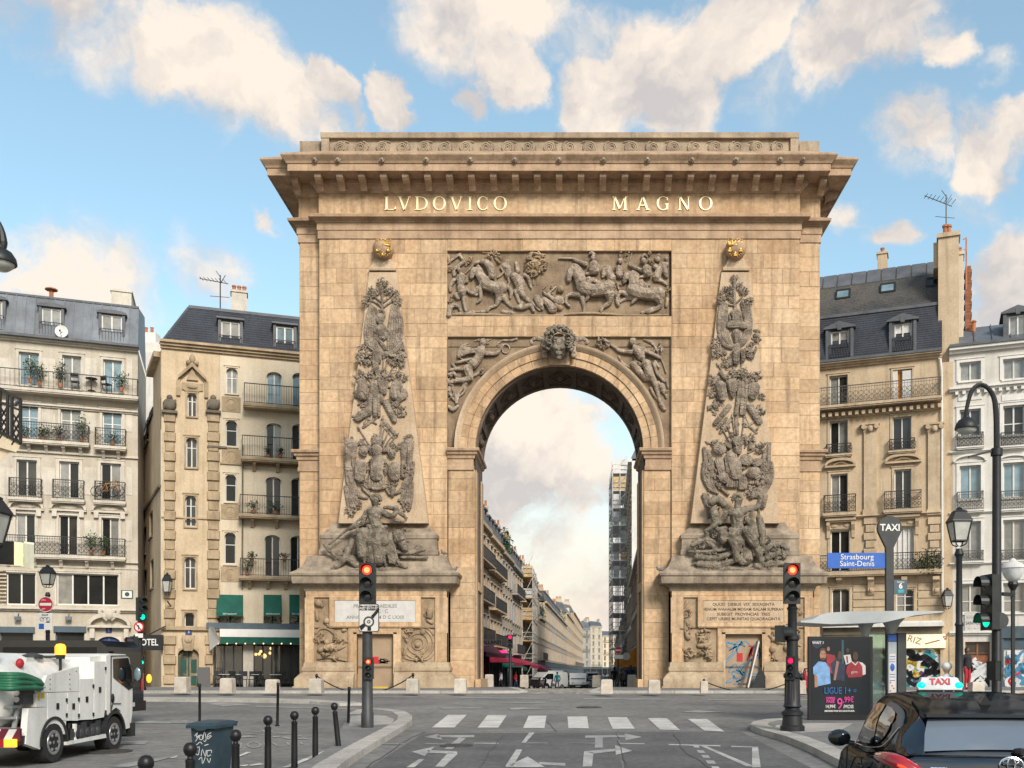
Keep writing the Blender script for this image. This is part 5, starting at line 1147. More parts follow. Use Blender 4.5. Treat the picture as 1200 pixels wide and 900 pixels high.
for x0,x1,y in((10,52,596),(58,102,597.5),(107,150,599.5)):
	a,c=f.u(x0),f.u(x1); z=f.z((x0+x1)/2,y); m_=(a+c)/2; w=(c-a)/2
	def ped(b):
		o_=[(m_+w*math.cos(math.pi-math.pi*k/12),z+.58*math.sin(math.pi*k/12)**.8)for k in range(13)]; i_=[(m_+w*.86*math.cos(math.pi-math.pi*k/12),z+.40*math.sin(math.pi*k/12)**.8)for k in range(13)]
		for k in range(12):b.prism([o_[k],i_[k],i_[k+1],o_[k+1]],-.24,.02)
		b.box(a,c,-.2,.02,z-.1,z); b.box(a+.15,a+.4,-.2,.02,z-.42,z-.102); b.box(c-.4,c-.15,-.2,.02,z-.42,z-.102); b.ell((m_,-.03,z+.16),(.5,.1,.15),10,6)
	one('pediment','cream_trim',f.root,ped,40)
def doorped(b):
	a,c=f.u(103),f.u(154); z=f.z(128,733); m_=(a+c)/2; w=(c-a)/2
	for k in range(12):
		t0,t1=math.pi*k/12,math.pi*(k+1)/12
		b.prism([(m_-w*math.cos(t0),z+.75*math.sin(t0)),(m_-w*.85*math.cos(t0),z+.5*math.sin(t0)),(m_-w*.85*math.cos(t1),z+.5*math.sin(t1)),(m_-w*math.cos(t1),z+.75*math.sin(t1))],-.42,.02)
	b.box(a,c,-.4,.02,z-.14,z)
	for s in(-1,1):
		b.tube([(m_+s*.15,-.3,z+.3),(m_+s*.5,-.34,z+.75),(m_+s*.35,-.36,z+.9),(m_+s*.2,-.34,z+.7)],[.08,.13,.1,.06],6); b.box(m_+s*w*.78-.13,m_+s*w*.78+.13,-.3,.02,z-.75,z-.142)
	b.ell((m_,-.34,z+.65),(.26,.14,.34),10,7)
one('door_pediment','cream_trim',f.root,doorped,40)
a,c,e,g=f.rect(124,742,131,735); np_=one('number_plate','blue_plate',f.root,lambda b:b.box(a,c,-.03,.01,e,g)); font('6',.22,((a+c)/2,-.034,(e+g)/2),np_,'white',ext=.002)
a,c,e,g=f.rect(142,700.5,156,692.5); np_=one('wall_sign','white',f.root,lambda b:b.box(a,c,-.04,.01,e,g)); one('border','door_green',np_,lambda b:(b.box(a,c,-.05,-.041,e,e+.04),b.box(a,c,-.05,-.041,g-.04,g),b.box(a,a+.06,-.05,-.041,e,g),b.box(c-.06,c,-.05,-.041,e,g),b.lathey([(.13,-.05),(.13,-.041)],((a+c)/2,0,(e+g)/2),12)))
for x0,x1 in((-90,41),(63,101)):a,c,e,g=f.rect(x0,741,x1,734); one('shop_fascia','shopblue',f.root,lambda b:b.box(a,c,-.12,.02,e,g))
for x in(22,81):u,z=f.u(x),f.z(x,724); one('spotlight','zinc',f.root,lambda b:(b.box(u-.16,u+.16,-.4,-.2,z-.14,z+.06),b.bar((u,-.3,z+.05),(u,0,z+.25),.04)))
def roofpt(f,u,y,z):return(u,y,z)
zb_,zt_=f.z(81,396.5),f.z(81,396.5)+2.45
one('roof','zinc',f.root,lambda b:b.add([(f.L,.0,zb_),(0,.0,zb_),(0,.75,zt_),(f.L,.75,zt_),(0,5,zt_+.9),(f.L,5,zt_+.9),(0,6,zb_),(f.L,6,zb_)],[(1,0,3,2),(2,3,5,4),(0,7,5,3),(1,2,4,6)]))
n=22
for k in range(n):
	u0,u1=f.L*k/n+.02,f.L*(k+1)/n-.02
	o=MB(); o.add([(u0,-.03,zb_+.02),(u1,-.03,zb_+.02),(u1,.72,zt_),(u0,.72,zt_),(u0,.02,zb_+.02),(u1,.02,zb_+.02),(u1,.77,zt_),(u0,.77,zt_)],[(0,1,2,3),(1,5,6,2),(4,0,3,7)])
	o.bar((u0-.02,-.05,zb_),(u0-.02,.70,zt_),.045,.05); o.build('zinc_panel','zinc',f.root)
one('ridge_roll','lead',f.root,lambda b:b.bar((0,.72,zt_+.02),(f.L,.72,zt_+.02),.12))
for(x0,y0,x1,y1)in((50,361.5,72.5,396),(120,369.5,144,404),(-18,352,4,388)):dormer(f,x0,y0,x1,y1,.12,'lead','pane_curtain',True,'arc')
chimney(f,137,160.5,341,372,.9,2.5,'cream_trim',4)
u,z=f.u(56),zt_+.1; one('roof_vent','terracotta',f.root,lambda b:(b.lathe([(.12,0),(.12,.55)],(u,1.2,z),8),b.lathe([(.36,.55),(.34,.62),(.1,.66)],(u,1.2,z),8)))
loc=Matrix.Translation(f.root.location)@Matrix.Rotation(f.root.rotation_euler.z,4,'Z')@Vector((f.u(73),-.25,f.z(73,390)))
dish=empty('satellite_dish',loc,R(15),'white satellite dish fixed beside the dormer on the zinc roof','satellite dish')
one('reflector','white',dish,lambda b:b.lathey([(.01,.06),(.2,.04),(.34,-.02),(.35,-.03),(.2,.02),(.01,.05)],(0,0,0),18),40); one('arm','iron',dish,lambda b:(b.bar((0,-.02,-.3),(0,-.4,-.1),.03),b.box(-.04,.04,-.46,-.38,-.14,-.04),b.bar((0,.06,0),(0,.06,-.6),.05)))
for x,y,w,h,lb in[(37,451,.8,1.5,'tall bushy plant left on the top balcony of the cream building'),(48,454,.9,1.2,'leafy trailing plant on the top balcony, second from the left'),(72,456,.8,1.5,'upright dark plant by the middle window of the top balcony'),(143,461,1.0,1.0,'spiky palm at the right end of the top balcony'),(30,518,.7,.6,'low red leaved plant on the left of the second balcony'),(52,519,1.0,.8,'mixed pot plants in the middle of the second balcony'),(70,519,.9,.8,'greyish shrub in front of the middle second balcony window'),(97,520,.9,1.4,'tall leaning shrub at the right end of the second balcony'),(133,524,.7,.7,'pot plants in the small second balcony on the right'),(108,650,.9,1.1,'leafy bamboo on the lowest balcony between two windows'),(122,651,.9,1.0,'leafy bamboo on the lowest balcony before the right window')]:potted(f,x,y,w,h,lb,.4,'leaf' if 'dark' not in lb and 'grey' not in lb else 'leaf_dark')
def bicycle(loc,rz,label,m='orange_cloth',sc=1.0,grp='bicycles'):
	o=empty('bicycle',loc,rz,label,'bicycle',grp,sc)
	for x in(-.52,.52):w=one('wheel','black',o,lambda b:b.tube([(x+.33*math.cos(t),0,.33+.33*math.sin(t))for t in[2*math.pi*k/18 for k in range(19)]],.022,5,1)); one('spokes','rail_grey',w,lambda b:[b.bar((x,0,.33),(x+.32*math.cos(k*.785),0,.33+.32*math.sin(k*.785)),.006)for k in range(8)])
	one('frame',m,o,lambda b:[b.tube([p,q],.018,6,1)for p,q in(((-.52,0,.33),(-.12,0,.30)),((-.12,0,.30),(.38,0,.78)),((-.12,0,.30),(-.25,0,.82)),((-.25,0,.76),(.36,0,.82)),((-.52,0,.33),(-.25,0,.76)),((.36,0,.86),(.52,0,.33)))])
	one('saddle','black',o,lambda b:b.ell((-.27,0,.86),(.14,.07,.04),8,5)); one('handlebar','black',o,lambda b:b.tube([(.42,-.25,.95),(.36,0,.92),(.42,.25,.95)],.016,6))
	return o
def fworld(f,x,y,out):return Matrix.Translation(f.root.location)@Matrix.Rotation(f.root.rotation_euler.z,4,'Z')@Vector((f.u(x),-out,f.z(x,y)))
bicycle(fworld(L1,130,583,.52),R(4),'yellow bicycle hung on the outside of a small balcony','orange_cloth',.95,'bicycles hung on the balcony'); bicycle(fworld(L1,124,584,.60),R(8),'grey bicycle hung in front of the yellow one on a small balcony','rail_grey',.9,'bicycles hung on the balcony')
def chair(loc,rz,label,grp,m='rail'):
	o=empty('chair',loc,rz,label,'chair',grp)
	one('seat',m,o,lambda b:b.box(-.22,.22,-.22,.22,.43,.47)); one('backrest',m,o,lambda b:(b.bar((-.2,.22,.45),(-.2,.27,.9),.03),b.bar((.2,.22,.45),(.2,.27,.9),.03),b.box(-.2,.2,.245,.265,.62,.9)))
	for sx in(-.19,.19):
		for sy in(-.19,.19):one('leg',m,o,lambda b:b.bar((sx,sy,0),(sx*.9,sy*.9,.45),.03))
	return o
def table(loc,label,grp,m='white',rnd=True):
	o=empty('table',loc,0,label,'table',grp)
	one('tabletop',m,o,lambda b:b.lathe([(.32,.70),(.34,.715),(.32,.73)],n=14)); one('pedestal','iron',o,lambda b:b.lathe([(.22,0),(.20,.03),(.03,.05),(.03,.70)],n=10)); return o
chair(fworld(L1,89,458.5,.35),R(200),'black folding chair on the top balcony left of the small table','balcony furniture'); table(fworld(L1,108,460,.35),'small black table on the top balcony','balcony furniture','rail'); chair(fworld(L1,126,461.5,.35),R(160),'black folding chair on the top balcony right of the small table','balcony furniture')
f=L2=Facade('buff_building',189,53.6,366,56.1,'buff stone apartment building with slate mansard, stair tower and cafe below','building')
TW=258
for(x0,y0,x1,y1)in((219.5,461,230.5,488),(218,513,231,548),(217,581,230,617),(216,653,229.5,690)):window(f,x0,y0,x1,y1,'pane_mid',2,.68,.4,.22,sm='buff_trim',surround=.1)
window(f,216,718,228,735,'pane_dark',1,None,.4,.25,sm='buff_trim',surround=.12)
for(x0,y0,x1,y1)in((265,431,278.5,461),(264.5,492.5,278,523),(264,556,277,588),(263,624,276.5,661)):window(f,x0,y0,x1,y1,['pane_curtain','pane_curtain']if y0<440 else 'pane_dark',2 if y0<440 else 1,.62,.45,.2,sm='buff_pale',surround=.08)
for(x0,y0,x1,y1,p)in((312.5,436,330.5,479,'pane_sky_reflection'),(312,496,330.5,541,'pane_dark'),(311,559,330,606,'pane_mid'),(310,627,328.5,676,'pane_dark')):
	window(f,x0,y0,x1,y1,p,2,None,.3,.22,sm='buff_pale'); window(f,x0+30,y0+1,x1+30,y1+1,p,2,None,.3,.22,sm='buff_pale')
for x0,x1 in((254,285),(309,330),(339,360)):window(f,x0,697,x1,731,'pane_dark',2,None,0,.3,fm='iron',sill=False,sm='buff_pale')
a,c,e,g=f.rect(208.5,760,233,810); f.h.append((a,c,0.0,g))
dg=one('door','door_green',f.root,lambda b:(b.box(a,c,.3,.36,0,g),b.box((a+c)/2-.03,(a+c)/2+.03,.27,.3,0,g),*[b.box(p+.12,q-.12,.28,.3,z0,z1)for p,q in((a,(a+c)/2),((a+c)/2,c))for z0,z1 in((.3,1.0),(1.15,g-.6))]))
one('kick_plate','dark_gold',dg,lambda b:b.box(a+.1,c-.1,.26,.28,.25,.45)); q=MB()
for sx in(0,1):
	pts=[((a+(c-a)*.5*t/8)if sx==0 else(c-(c-a)*.5*t/8),g-.32+.32*math.sqrt(1-(1-t/8)**2))for t in range(9)]+[(a if sx==0 else c,g+.001)]
	q.prism(pts if sx else pts[::-1],.002,.4)
q.build('door_head','buff_trim',f.root)
xa_,xb_=f.u(250),f.u(366); ct,cb=f.z(300,755),f.z(300,806)
f.h.append((xa_,xb_,0.05,ct))
wall(f,'buff',189,TW,0,zt=f.z(222,408.5));
f.h=[h for h in f.h]
wall(f,'buff_pale',TW,366,0,zt=f.z(222,408.5)-.02,name='wall',fz=ct+.06)
for k,(xc_,wq,ya,yb)in enumerate(((199,14,484,735),(250,15,484,735),(199,15,745,805),(245,10,745,805))):
	y=ya; i=0
	while y<yb-6:
		hgt=11.5; a,c=f.u(xc_-wq/2+(0 if i%2==0 else 1.2)),f.u(xc_+wq/2-(0 if i%2==0 else 1.2)); g,e=f.z(xc_,y),f.z(xc_,y+hgt-.8)
		b=MB(); k_=.03; dp=.14 if i%2==0 else .08
		b.add([(a+k_,-dp,e+k_),(c-k_,-dp,e+k_),(c-k_,-dp,g-k_),(a+k_,-dp,g-k_),(a,0,e),(c,0,e),(c,0,g),(a,0,g)],[(0,1,2,3),(4,5,1,0),(5,6,2,1),(6,7,3,2),(7,4,0,3)])
		b.build('quoin','buff_trim',f.root); y+=hgt; i+=1
for xc_ in(199,250):
	u,z=f.u(xc_),f.z(xc_,482)
	one('urn','soot',f.root,lambda b:(b.box(u-.4,u+.4,-.3,.02,z-.14,z),b.ell((u,-.12,z+.35),(.36,.2,.34),10,7),b.tube([(u-.3,-.18,z+.1),(u-.1,-.22,z+.5),(u+.2,-.2,z+.3),(u+.3,-.2,z+.6)],[.06,.1,.09,.05],6),b.ell((u,-.14,z+.72),(.16,.14,.16),8,6)),60)
def gable(b):
	a,c,z=f.u(209),f.u(242),f.z(225,446); m_=(a+c)/2
	b.prism([(a,z),(a,z+.16),(m_,z+.95),(c,z+.16),(c,z),(m_,z+.7)],-.3,.02)
	b.prism([(m_-.3,z),(m_,z+.7),(m_+.3,z)],-.12,.02); b.ell((m_,-.15,z+1.15),(.16,.14,.26),8,6); b.ell((m_-.2,-.15,z+.95),(.14,.12,.14),8,6); b.ell((m_+.2,-.15,z+.95),(.14,.12,.14),8,6)
	for s in(-1,1):b.box(m_+s*.72-.1,m_+s*.72+.1,-.14,.02,z-.9,z)
	b.box(m_-.55,m_+.55,-.08,.02,z-.55,z-.15); b.ell((m_,-.1,z-.35),(.3,.08,.14),8,5)
one('gable_ornament','buff_trim',f.root,gable,40)
for y,h,o_,m_,xa,xb in((416.2,.4,.4,'buff_trim',188,366),(738.5,.2,.2,'buff_trim',189,258),(525,.10,.12,'soot',243,266),(547,.10,.1,'buff_trim',258,366),(608,.08,.08,'buff_trim',189,258)):band(f,m_,xa,xb,y,h,o_,'string_course' if y>420 else 'eaves_cornice',3 if y<420 else 1)
u,z=f.u(221),f.z(221,752); one('door_keystone','buff_trim',f.root,lambda b:(b.prism([(u-.22,z-.5),(u+.22,z-.5),(u+.32,z+.35),(u-.32,z+.35)],-.28,.02),b.ell((u,-.28,z+.1),(.22,.1,.2),8,6)))
a,c,e,g=f.rect(217.5,744,225,737); np_=one('number_plate','blue_plate',f.root,lambda b:b.box(a,c,-.1,-.04,e,g)); font('3',.22,((a+c)/2,-.104,(e+g)/2),np_,'white',ext=.002)
for(x0,x1,y0,y1,bk)in((286.5,366,456,478.5,0),(284,366,516,540,3),(281.5,366,584,605.5,3),(282,366,657,677,4)):railing(f,x0,x1,y0,y1,.7,'rail',False,'buff_trim',.13,brackets=bk)
one('downpipe','soot',f.root,lambda b:b.bar((f.u(284),-.1,f.z(284,690)),(f.u(284.5),-.1,f.z(284,522)),.09))
for x,y in((271,474),(271,535),(270,600),(270,673)):u,z=f.u(x),f.z(x,y); one('medallion','buff_trim',f.root,lambda b:(b.lathey([(.34,.0),(.34,-.05),(.28,-.06),(.26,-.03),(.1,-.06),(.02,-.07)],(u,0,z),14),b.box(u-.5,u+.5,-.03,.01,z-.42,z+.42)),40)
zb_=f.z(222,407.5); zt_=zb_+2.55; zr=zt_+.35
rf=one('roof','slate',f.root,lambda b:b.add([(-.05,-.1,zb_),(f.L,-.1,zb_),(f.L,.95,zt_),(1.35,.95,zt_),(1.6,5,zr),(f.L,5,zr),(-.05,6,zb_),(f.L,6,zb_)],[(0,1,2,3),(3,2,5,4),(0,3,4,6),(1,7,5,2)]))
def courses(b,u0,u1,dl,dr,y0,y1,z0,z1,n,t=.022):
	for k in range(n):
		s0,s1=k/n,(k+1)/n; q=lambda s:(y0+(y1-y0)*s,z0+(z1-z0)*s)
		(ya,za),(yb,zb2)=q(s0),q(s1+.15/n); a0,c0=u0+dl*s0,u1+dr*s0
		b.add([(a0,ya-t,za),(c0,ya-t,za),(c0+dr/n,yb-.004,zb2),(a0+dl/n,yb-.004,zb2),(a0,ya,za-.005),(c0,ya,za-.005)],[(0,1,2,3),(4,5,1,0)])
one('slate_courses','slate',rf,lambda b:courses(b,0,f.L,1.32,0,-.12,.92,zb_+.03,zt_,17),kind='stuff')
one('ridge_flashing','lead',f.root,lambda b:(b.bar((1.35,.93,zt_+.02),(f.L,.93,zt_+.02),.16),b.bar((-.05,-.12,zb_+.03),(f.L,-.12,zb_+.03),.1),b.bar((-.05,-.12,zb_+.03),(1.35,.93,zt_),.1)))
for q in((260,377,282,412),(324.5,383,345,417)):dormer(f,*q,.12,'lead','pane_curtain' if q[0]<300 else 'pane_sky_reflection',True,'flat')
chimney(f,282,300,342,364,1.6,.8,'cream_trim',3)
one('flue','terracotta',f.root,lambda b:b.lathe([(.11,0),(.1,1.5),(.13,1.5)],(f.u(278.5),1.8,zt_),8))
def antenna(loc,h,label,n=7,tilt=0):
	o=empty('tv_antenna',loc,0,label,'antenna','aerials on the roofs')
	one('mast','iron',o,lambda b:b.bar((0,0,0),(0,0,h),.05));
	one('aerial','iron',o,lambda b:(b.bar((-1.2,0,h-.3+tilt),(.4,.2,h-.3-tilt),.035),*[b.bar((-1.1+k*.22,-.25,h-.3+tilt-.18*tilt*k),(-1.1+k*.22,.35,h-.3+tilt-.18*tilt*k),.02)for k in range(n)],b.bar((-.6,0,h-1.2),(.5,.1,h-1.25),.025),b.bar((.0,0,h-.5),(.3,0,h),.03),b.bar((0,0,h-.1),(-.25,0,h+.25),.03)))
antenna(Matrix.Translation(f.root.location)@Matrix.Rotation(f.root.rotation_euler.z,4,'Z')@Vector((f.u(263.5)-.3,2.4,zt_-.2)),2.75,'rake aerial on a mast above the slate roof beside the chimney',7,.12)
one('fascia_beam','shopblue',f.root,lambda b:b.box(f.u(242),xb_,-.28,.02,f.z(300,737.5),f.z(300,730.5)))
one('awning_box','white',f.root,lambda b:b.box(f.u(258),xb_,-.7,.01,f.z(300,747),f.z(300,738)))
one('valance','green_cloth',f.root,lambda b:b.box(f.u(259),xb_,-.72,-.68,f.z(300,755),f.z(300,747.2)))
one('side_awning','white',f.root,lambda b:b.add([(f.u(244),-.2,f.z(250,733)),(f.u(252),-1.6,f.z(250,736.5)),(f.u(259),-1.6,f.z(250,753)),(f.u(246),-.25,f.z(250,763))],[(0,1,2,3)]))
for x0,x1 in((254,285),(309,330),(339,360)):
	a,c,e,g=f.rect(x0,697,x1,718); aw=one('window_awning','green_cloth',f.root,lambda b:b.add([(a,.02,g),(c,.02,g),(c,-.55,e),(a,-.55,e),(a,-.55,e-.22),(c,-.55,e-.22),(a,.02,e),(c,.02,e)],[(0,3,2,1),(3,4,5,2),(0,6,3),(1,2,7)]))
	font('RESTAURANT',.12,((a+c)/2,-.556,e-.1),aw,'white',ext=.001); b=MB(); foliage(b,((a+c)/2,-.08,e-.35),((c-a)/2,.12,.32),90,.06,int(x0)); b.build('window_plants','leaf_dark',f.root)
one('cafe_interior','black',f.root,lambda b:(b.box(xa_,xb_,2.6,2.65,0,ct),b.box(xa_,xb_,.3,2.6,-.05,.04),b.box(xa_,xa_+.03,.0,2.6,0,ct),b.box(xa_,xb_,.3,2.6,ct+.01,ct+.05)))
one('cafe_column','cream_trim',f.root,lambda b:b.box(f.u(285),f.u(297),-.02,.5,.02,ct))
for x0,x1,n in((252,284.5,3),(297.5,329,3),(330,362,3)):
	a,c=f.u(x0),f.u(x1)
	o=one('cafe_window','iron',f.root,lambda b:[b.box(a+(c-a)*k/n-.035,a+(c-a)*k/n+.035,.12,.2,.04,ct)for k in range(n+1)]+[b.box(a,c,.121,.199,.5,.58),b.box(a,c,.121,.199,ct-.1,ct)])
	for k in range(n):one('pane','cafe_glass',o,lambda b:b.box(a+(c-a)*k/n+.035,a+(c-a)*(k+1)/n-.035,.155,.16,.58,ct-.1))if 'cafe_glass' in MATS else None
for(x,y),lb in zip(((306,763),(304,766),(300,766.5),(310,768.5),(318,759.5),(317,765),(292,761),(291,768)),['upper bulb of the tight middle cluster in the cafe','left bulb of the middle cluster in the cafe','lowest left bulb of the middle cluster in the cafe','largest bulb, glowing lowest in the cafe','highest bulb at the right of the cafe cluster','right bulb of the cafe cluster, under the highest one','bulb left of the cafe column, upper one','bulb left of the cafe column, lower one']):
	lp=empty('pendant_lamp',fworld(f,x,y,-1.1),0,lb,'lamp','glowing pendant bulbs in the cafe')
	one('bulb','bulb',lp,lambda b:b.ell((0,0,0),.085 if x!=310 else .14,8,6),60); one('cord','black',lp,lambda b:b.bar((0,0,.08),(0,0,.5),.012))
for k in range(9):x=256+k*10.5; one('string_bulb','bulb',f.root,lambda b:b.ell((f.u(x),-.74,f.z(x,754.6)),.035,6,4))
for x,rz,lb in((256,20,'black cafe chair, leftmost on the terrace'),(276,160,'black cafe chair between the first and second tables'),(285,200,'black cafe chair beside the cream column'),(296,10,'black cafe chair in front of the middle window'),(305,170,'black cafe chair beside the third table'),(331,30,'black cafe chair, rightmost on the terrace')):
	p=fworld(f,x,800,1.3); p.z=gz(p.y)+.1; chair(p,R(rz),lb,'chairs on the cafe terrace','iron')
for x,lb in((264,'white topped cafe table on the left of the terrace'),(281,'white topped cafe table behind the stone post'),(301,'white topped cafe table in the middle of the terrace'),(322,'white topped cafe table at the right of the terrace')):
	p=fworld(f,x,800,1.25); p.z=gz(p.y)+.1; table(p,lb,'tables on the cafe terrace')
p=fworld(f,240,800,1.3); p.z=gz(p.y)+.1; mb_=empty('menu_board',p,R(25),'black folding menu board leaning outside the cafe','menu board'); one('panel','iron',mb_,lambda b:(b.prismx([(-.3,0),(-.26,0),(.02,1.1),(-.02,1.1)],-.32,.32),b.prismx([(.3,0),(.26,0),(-.02,1.1),(.02,1.1)],-.32,.32)))
for x,y,w,h,lb in((297,605,.9,.6,'dry reddish plants in the left of the third buff balcony'),(322,605,1.1,.5,'low dry plants along the rail of the third buff balcony'),(290,677,.7,1.0,'leafy shrub at the left end of the lowest buff balcony'),(295,660,.6,.4,'red flowers on the rail of the lowest buff balcony'),(333,660,.7,.35,'red flowers at the right rail of the lowest buff balcony'),(314,540,.5,.5,'terracotta planter on the second buff balcony'),(328,540,.6,.45,'second terracotta planter on the second buff balcony')):potted(f,x,y,w,h,lb,.55,'leaf' if 'leafy' in lb else 'leaf_dark')
def flank(b):
	b.box(0,.02,0,.2,0,1)
f=FL=Facade('alley_house',162.5,66.5,188.5,53.8,'narrow side wall of the buff block receding into the alley','building')
for(x0,y0,x1,y1)in((170,487,174.5,520),(166,540,169.5,575),(175,600,179,630),(168,618,171.5,650),(176,656,180,690),(168,668,172,700)):window(f,x0,y0,x1,y1,'pane_dark',1,None,0,.1,sm='soot',fm='soot')
zt1=L2.z(192,409)+L2.z0-f.z0
um=f.u(179.5)
one('wall','buff',f.root,lambda b:wallgrid(b,0,f.L-.05,0,zt1-2.6,f.h,0,.2)); one('upper_wall','buff',f.root,lambda b:b.box(um,f.L-.05,0,1,zt1-2.6,zt1))
one('cornice','buff_trim',f.root,lambda b:b.box(um-.3,f.L-.3,-.35,1,zt1-.3,zt1)); one('roof','slate_old',f.root,lambda b:b.rings([[(0,-.1+1.6*(1-math.cos(t)),zt1-2.6+1.5*math.sin(t)),(um,-.1+1.6*(1-math.cos(t)),zt1-2.6+1.5*math.sin(t))]for t in[R(90)*k/6 for k in range(7)]],cap=False,closed=False)); one('string_course','soot',f.root,lambda b:b.box(0,f.L-.1,-.12,.02,f.z(175,592),f.z(175,592)+.15))
for k in range(4):one('roof_batten','lead',f.root,lambda b:b.tube([(um*(k+.5)/4,-.14+1.6*(1-math.cos(t)),zt1-2.6+1.53*math.sin(t))for t in[R(90)*i/6 for i in range(7)]],.03,4,1))
wh=empty('white_house',P(172,780,82),0,'white rendered house with chimney pots glimpsed above the alley roof','building')
one('wall','pale',wh,lambda b:(b.box(-4,2.2,0,5,-4,26.2),b.box(-4,1.0,.5,5,26.2,27.2)))
one('chimney','pale_trim',wh,lambda b:(b.box(-.9,.3,1,2,27.2,28.2),b.box(1.1,2.0,1,2,26.2,27.9)))
for x in(-.7,-.2,1.3,1.75):one('chimney_pot','terracotta',wh,lambda b:b.lathe([(.16,0),(.13,.5),(.17,.55)],(x,1.5,28.2 if x<1 else 27.9),8))
hs=empty('hotel_sign',P(174,753,53.2),R(8),'black projecting hotel sign with white capitals in the alley','sign')
one('board','iron',hs,lambda b:b.box(-.75,.75,-.08,.08,-.42,.42)); font('HOTEL',.5,(-.06,-.085,0),hs,'white',ext=.004,sx=.74,bold=.008)
one('bracket','iron',hs,lambda b:b.bar((0,0,.42),(.9,0,.9),.06))
f=R1=Facade('tan_building',940,56.0,1104,53.4,'tan stone apartment building with pilasters, slate mansard and skylights','building')
for q in((972,440,993.5,477,['pane_curtain','pane_dark']),):window(f,*q,2,None,surround=.1,sm='tan_trim')
window(f,1046.5,433,1069,470,['orange_cloth','pane_dark'],2,None,surround=.1,sm='tan_trim',shut=0)
for x0,x1 in((1046,1052),(1057.5,1069)):a,c,e,g=f.rect(x0,434,x1,469); one('shutter','shutter',f.root,lambda b:b.box(a,c,.02,.06,e,g))
for q in((972.5,493.5,993.5,531,'pane_dark'),(1046,488.5,1068,527,'pane_mid'),(973.5,555.5,993.5,600,'pane_dark'),(1048,550,1068,596,'pane_mid')):window(f,*q,2,None,surround=.13,sm='tan_trim')
window(f,973,621.5,995.5,670,'pane_dark',2,None,surround=.14,sm='tan_trim'); window(f,1047,617.5,1071,669,'shutter',4,None,surround=.14,sm='tan_trim')
window(f,974.5,690,995.5,719,'pane_mid',2,None,.2,surround=.1,sm='tan_trim'); window(f,1050,690.5,1071,719,['pane_curtain','pane_dark'],2,[.35,.7],.2,surround=.1,sm='tan_trim')
zt=f.z(1033,423.5)
wall(f,'tan',940,1104,0,zt=zt)
one('party_wall','tan',f.root,lambda b:b.box(f.L,f.L+.55,.02,6,0,zt-.4))
band(f,'tan_trim',940,1103.5,427.5,.32,.4,'eaves_cornice',3); band(f,'lead',940,1104,421.5,.14,.46,'gutter')
for x0,x1 in((1012.5,1027.5),(1087.5,1103)):
	a,c=f.u(x0),f.u(x1)
	one('pilaster','tan_trim',f.root,lambda b:(b.box(a,c,-.12,.02,f.z(x0,598),f.z(x0,508)),b.box(a-.06,c+.06,-.16,.02,f.z(x0,604),f.z(x0,597.5))))
	zc_2=f.z(x0,508)
	def cap(b):
		m_=(a+c)/2; b.box(a-.16,c+.16,-.3,.02,zc_2+.42,zc_2+.52); b.rings([[(a-k,.02,z),(a-k,-.12-k,z),(c+k,-.12-k,z),(c+k,.02,z)]for k,z in((0,zc_2),(.03,zc_2+.1),(.12,zc_2+.42))])
		for s in(-1,1):b.lathey([(.02,-.34),(.13,-.33),(.14,-.2),(.02,-.19)],(m_+s*(c-a)*.5,0,zc_2+.3),10)
		b.ell((m_,-.24,zc_2+.2),(.16,.08,.18),8,6)
	one('capital','tan_trim',f.root,cap,40)
	y=606; i=0
	while y<650:
		e_,g_=f.z(x0,y+8.6),f.z(x0,y); one('quoin','tan_trim',f.root,lambda b:b.box(a+(.1 if i%2 else 0),c-(.1 if i%2 else 0),-.13,.02,e_,g_-.03)); y+=9.2; i+=1
for y in(684,693,702,711,720):
	z=f.z(1020,y)
	for x0,x1 in((1000,1045),(1076,1103)):one('rustic_course','tan_trim',f.root,lambda b:b.box(f.u(x0),f.u(x1),-.06,.01,z,z+.36))
railing(f,940,1102.5,453,474,.65,'rail_grey',True,'tan_trim',.14,.14);
for k in range(18):u=f.u(966)+(f.u(1101)-f.u(966))*k/17; one('modillion','tan_trim',f.root,lambda b:b.box(u-.09,u+.09,-.42,.02,f.z(1033,485),f.z(1033,480.5)))
band(f,'tan_trim',940,1103,487,.12,.14,'string_course')
railing(f,969,997.5,521.5,533,.3,'rail',True,'tan_trim',.1,.1); railing(f,1042.5,1072,515.5,528.5,.3,'rail',True,'tan_trim',.1,.1)
railing(f,966.5,1003,581.5,602,.5,'rail',True,'tan_trim',.1); railing(f,1037,1079.5,577,598,.5,'rail',True,'tan_trim',.1)
band(f,'tan_trim',940,1103,606.5,.14,.25,'string_course',2)
railing(f,940,1103,650.5,670,.6,'rail',True,'tan_trim',.12,.2);
for x in(984,1021,1060,1097):
	u,z=f.u(x),f.z(x,676); one('console','tan_trim',f.root,lambda b:(b.prismx([(0.02,0),(-.5,0),(-.52,-.18),(-.34,-.3),(-.2,-.62),(-.26,-.8),(-.16,-1.0),(.02,-1.05)],u-.17,u+.17),b.ell((u,-.24,-.75+0),(.12,.12,.14),6,5))if x in(1021,1097)else b.prismx([(0.02,0),(-.5,0),(-.5,-.2),(-.2,-.32),(.02,-.36)],u-.15,u+.15)).location=(0,0,z)
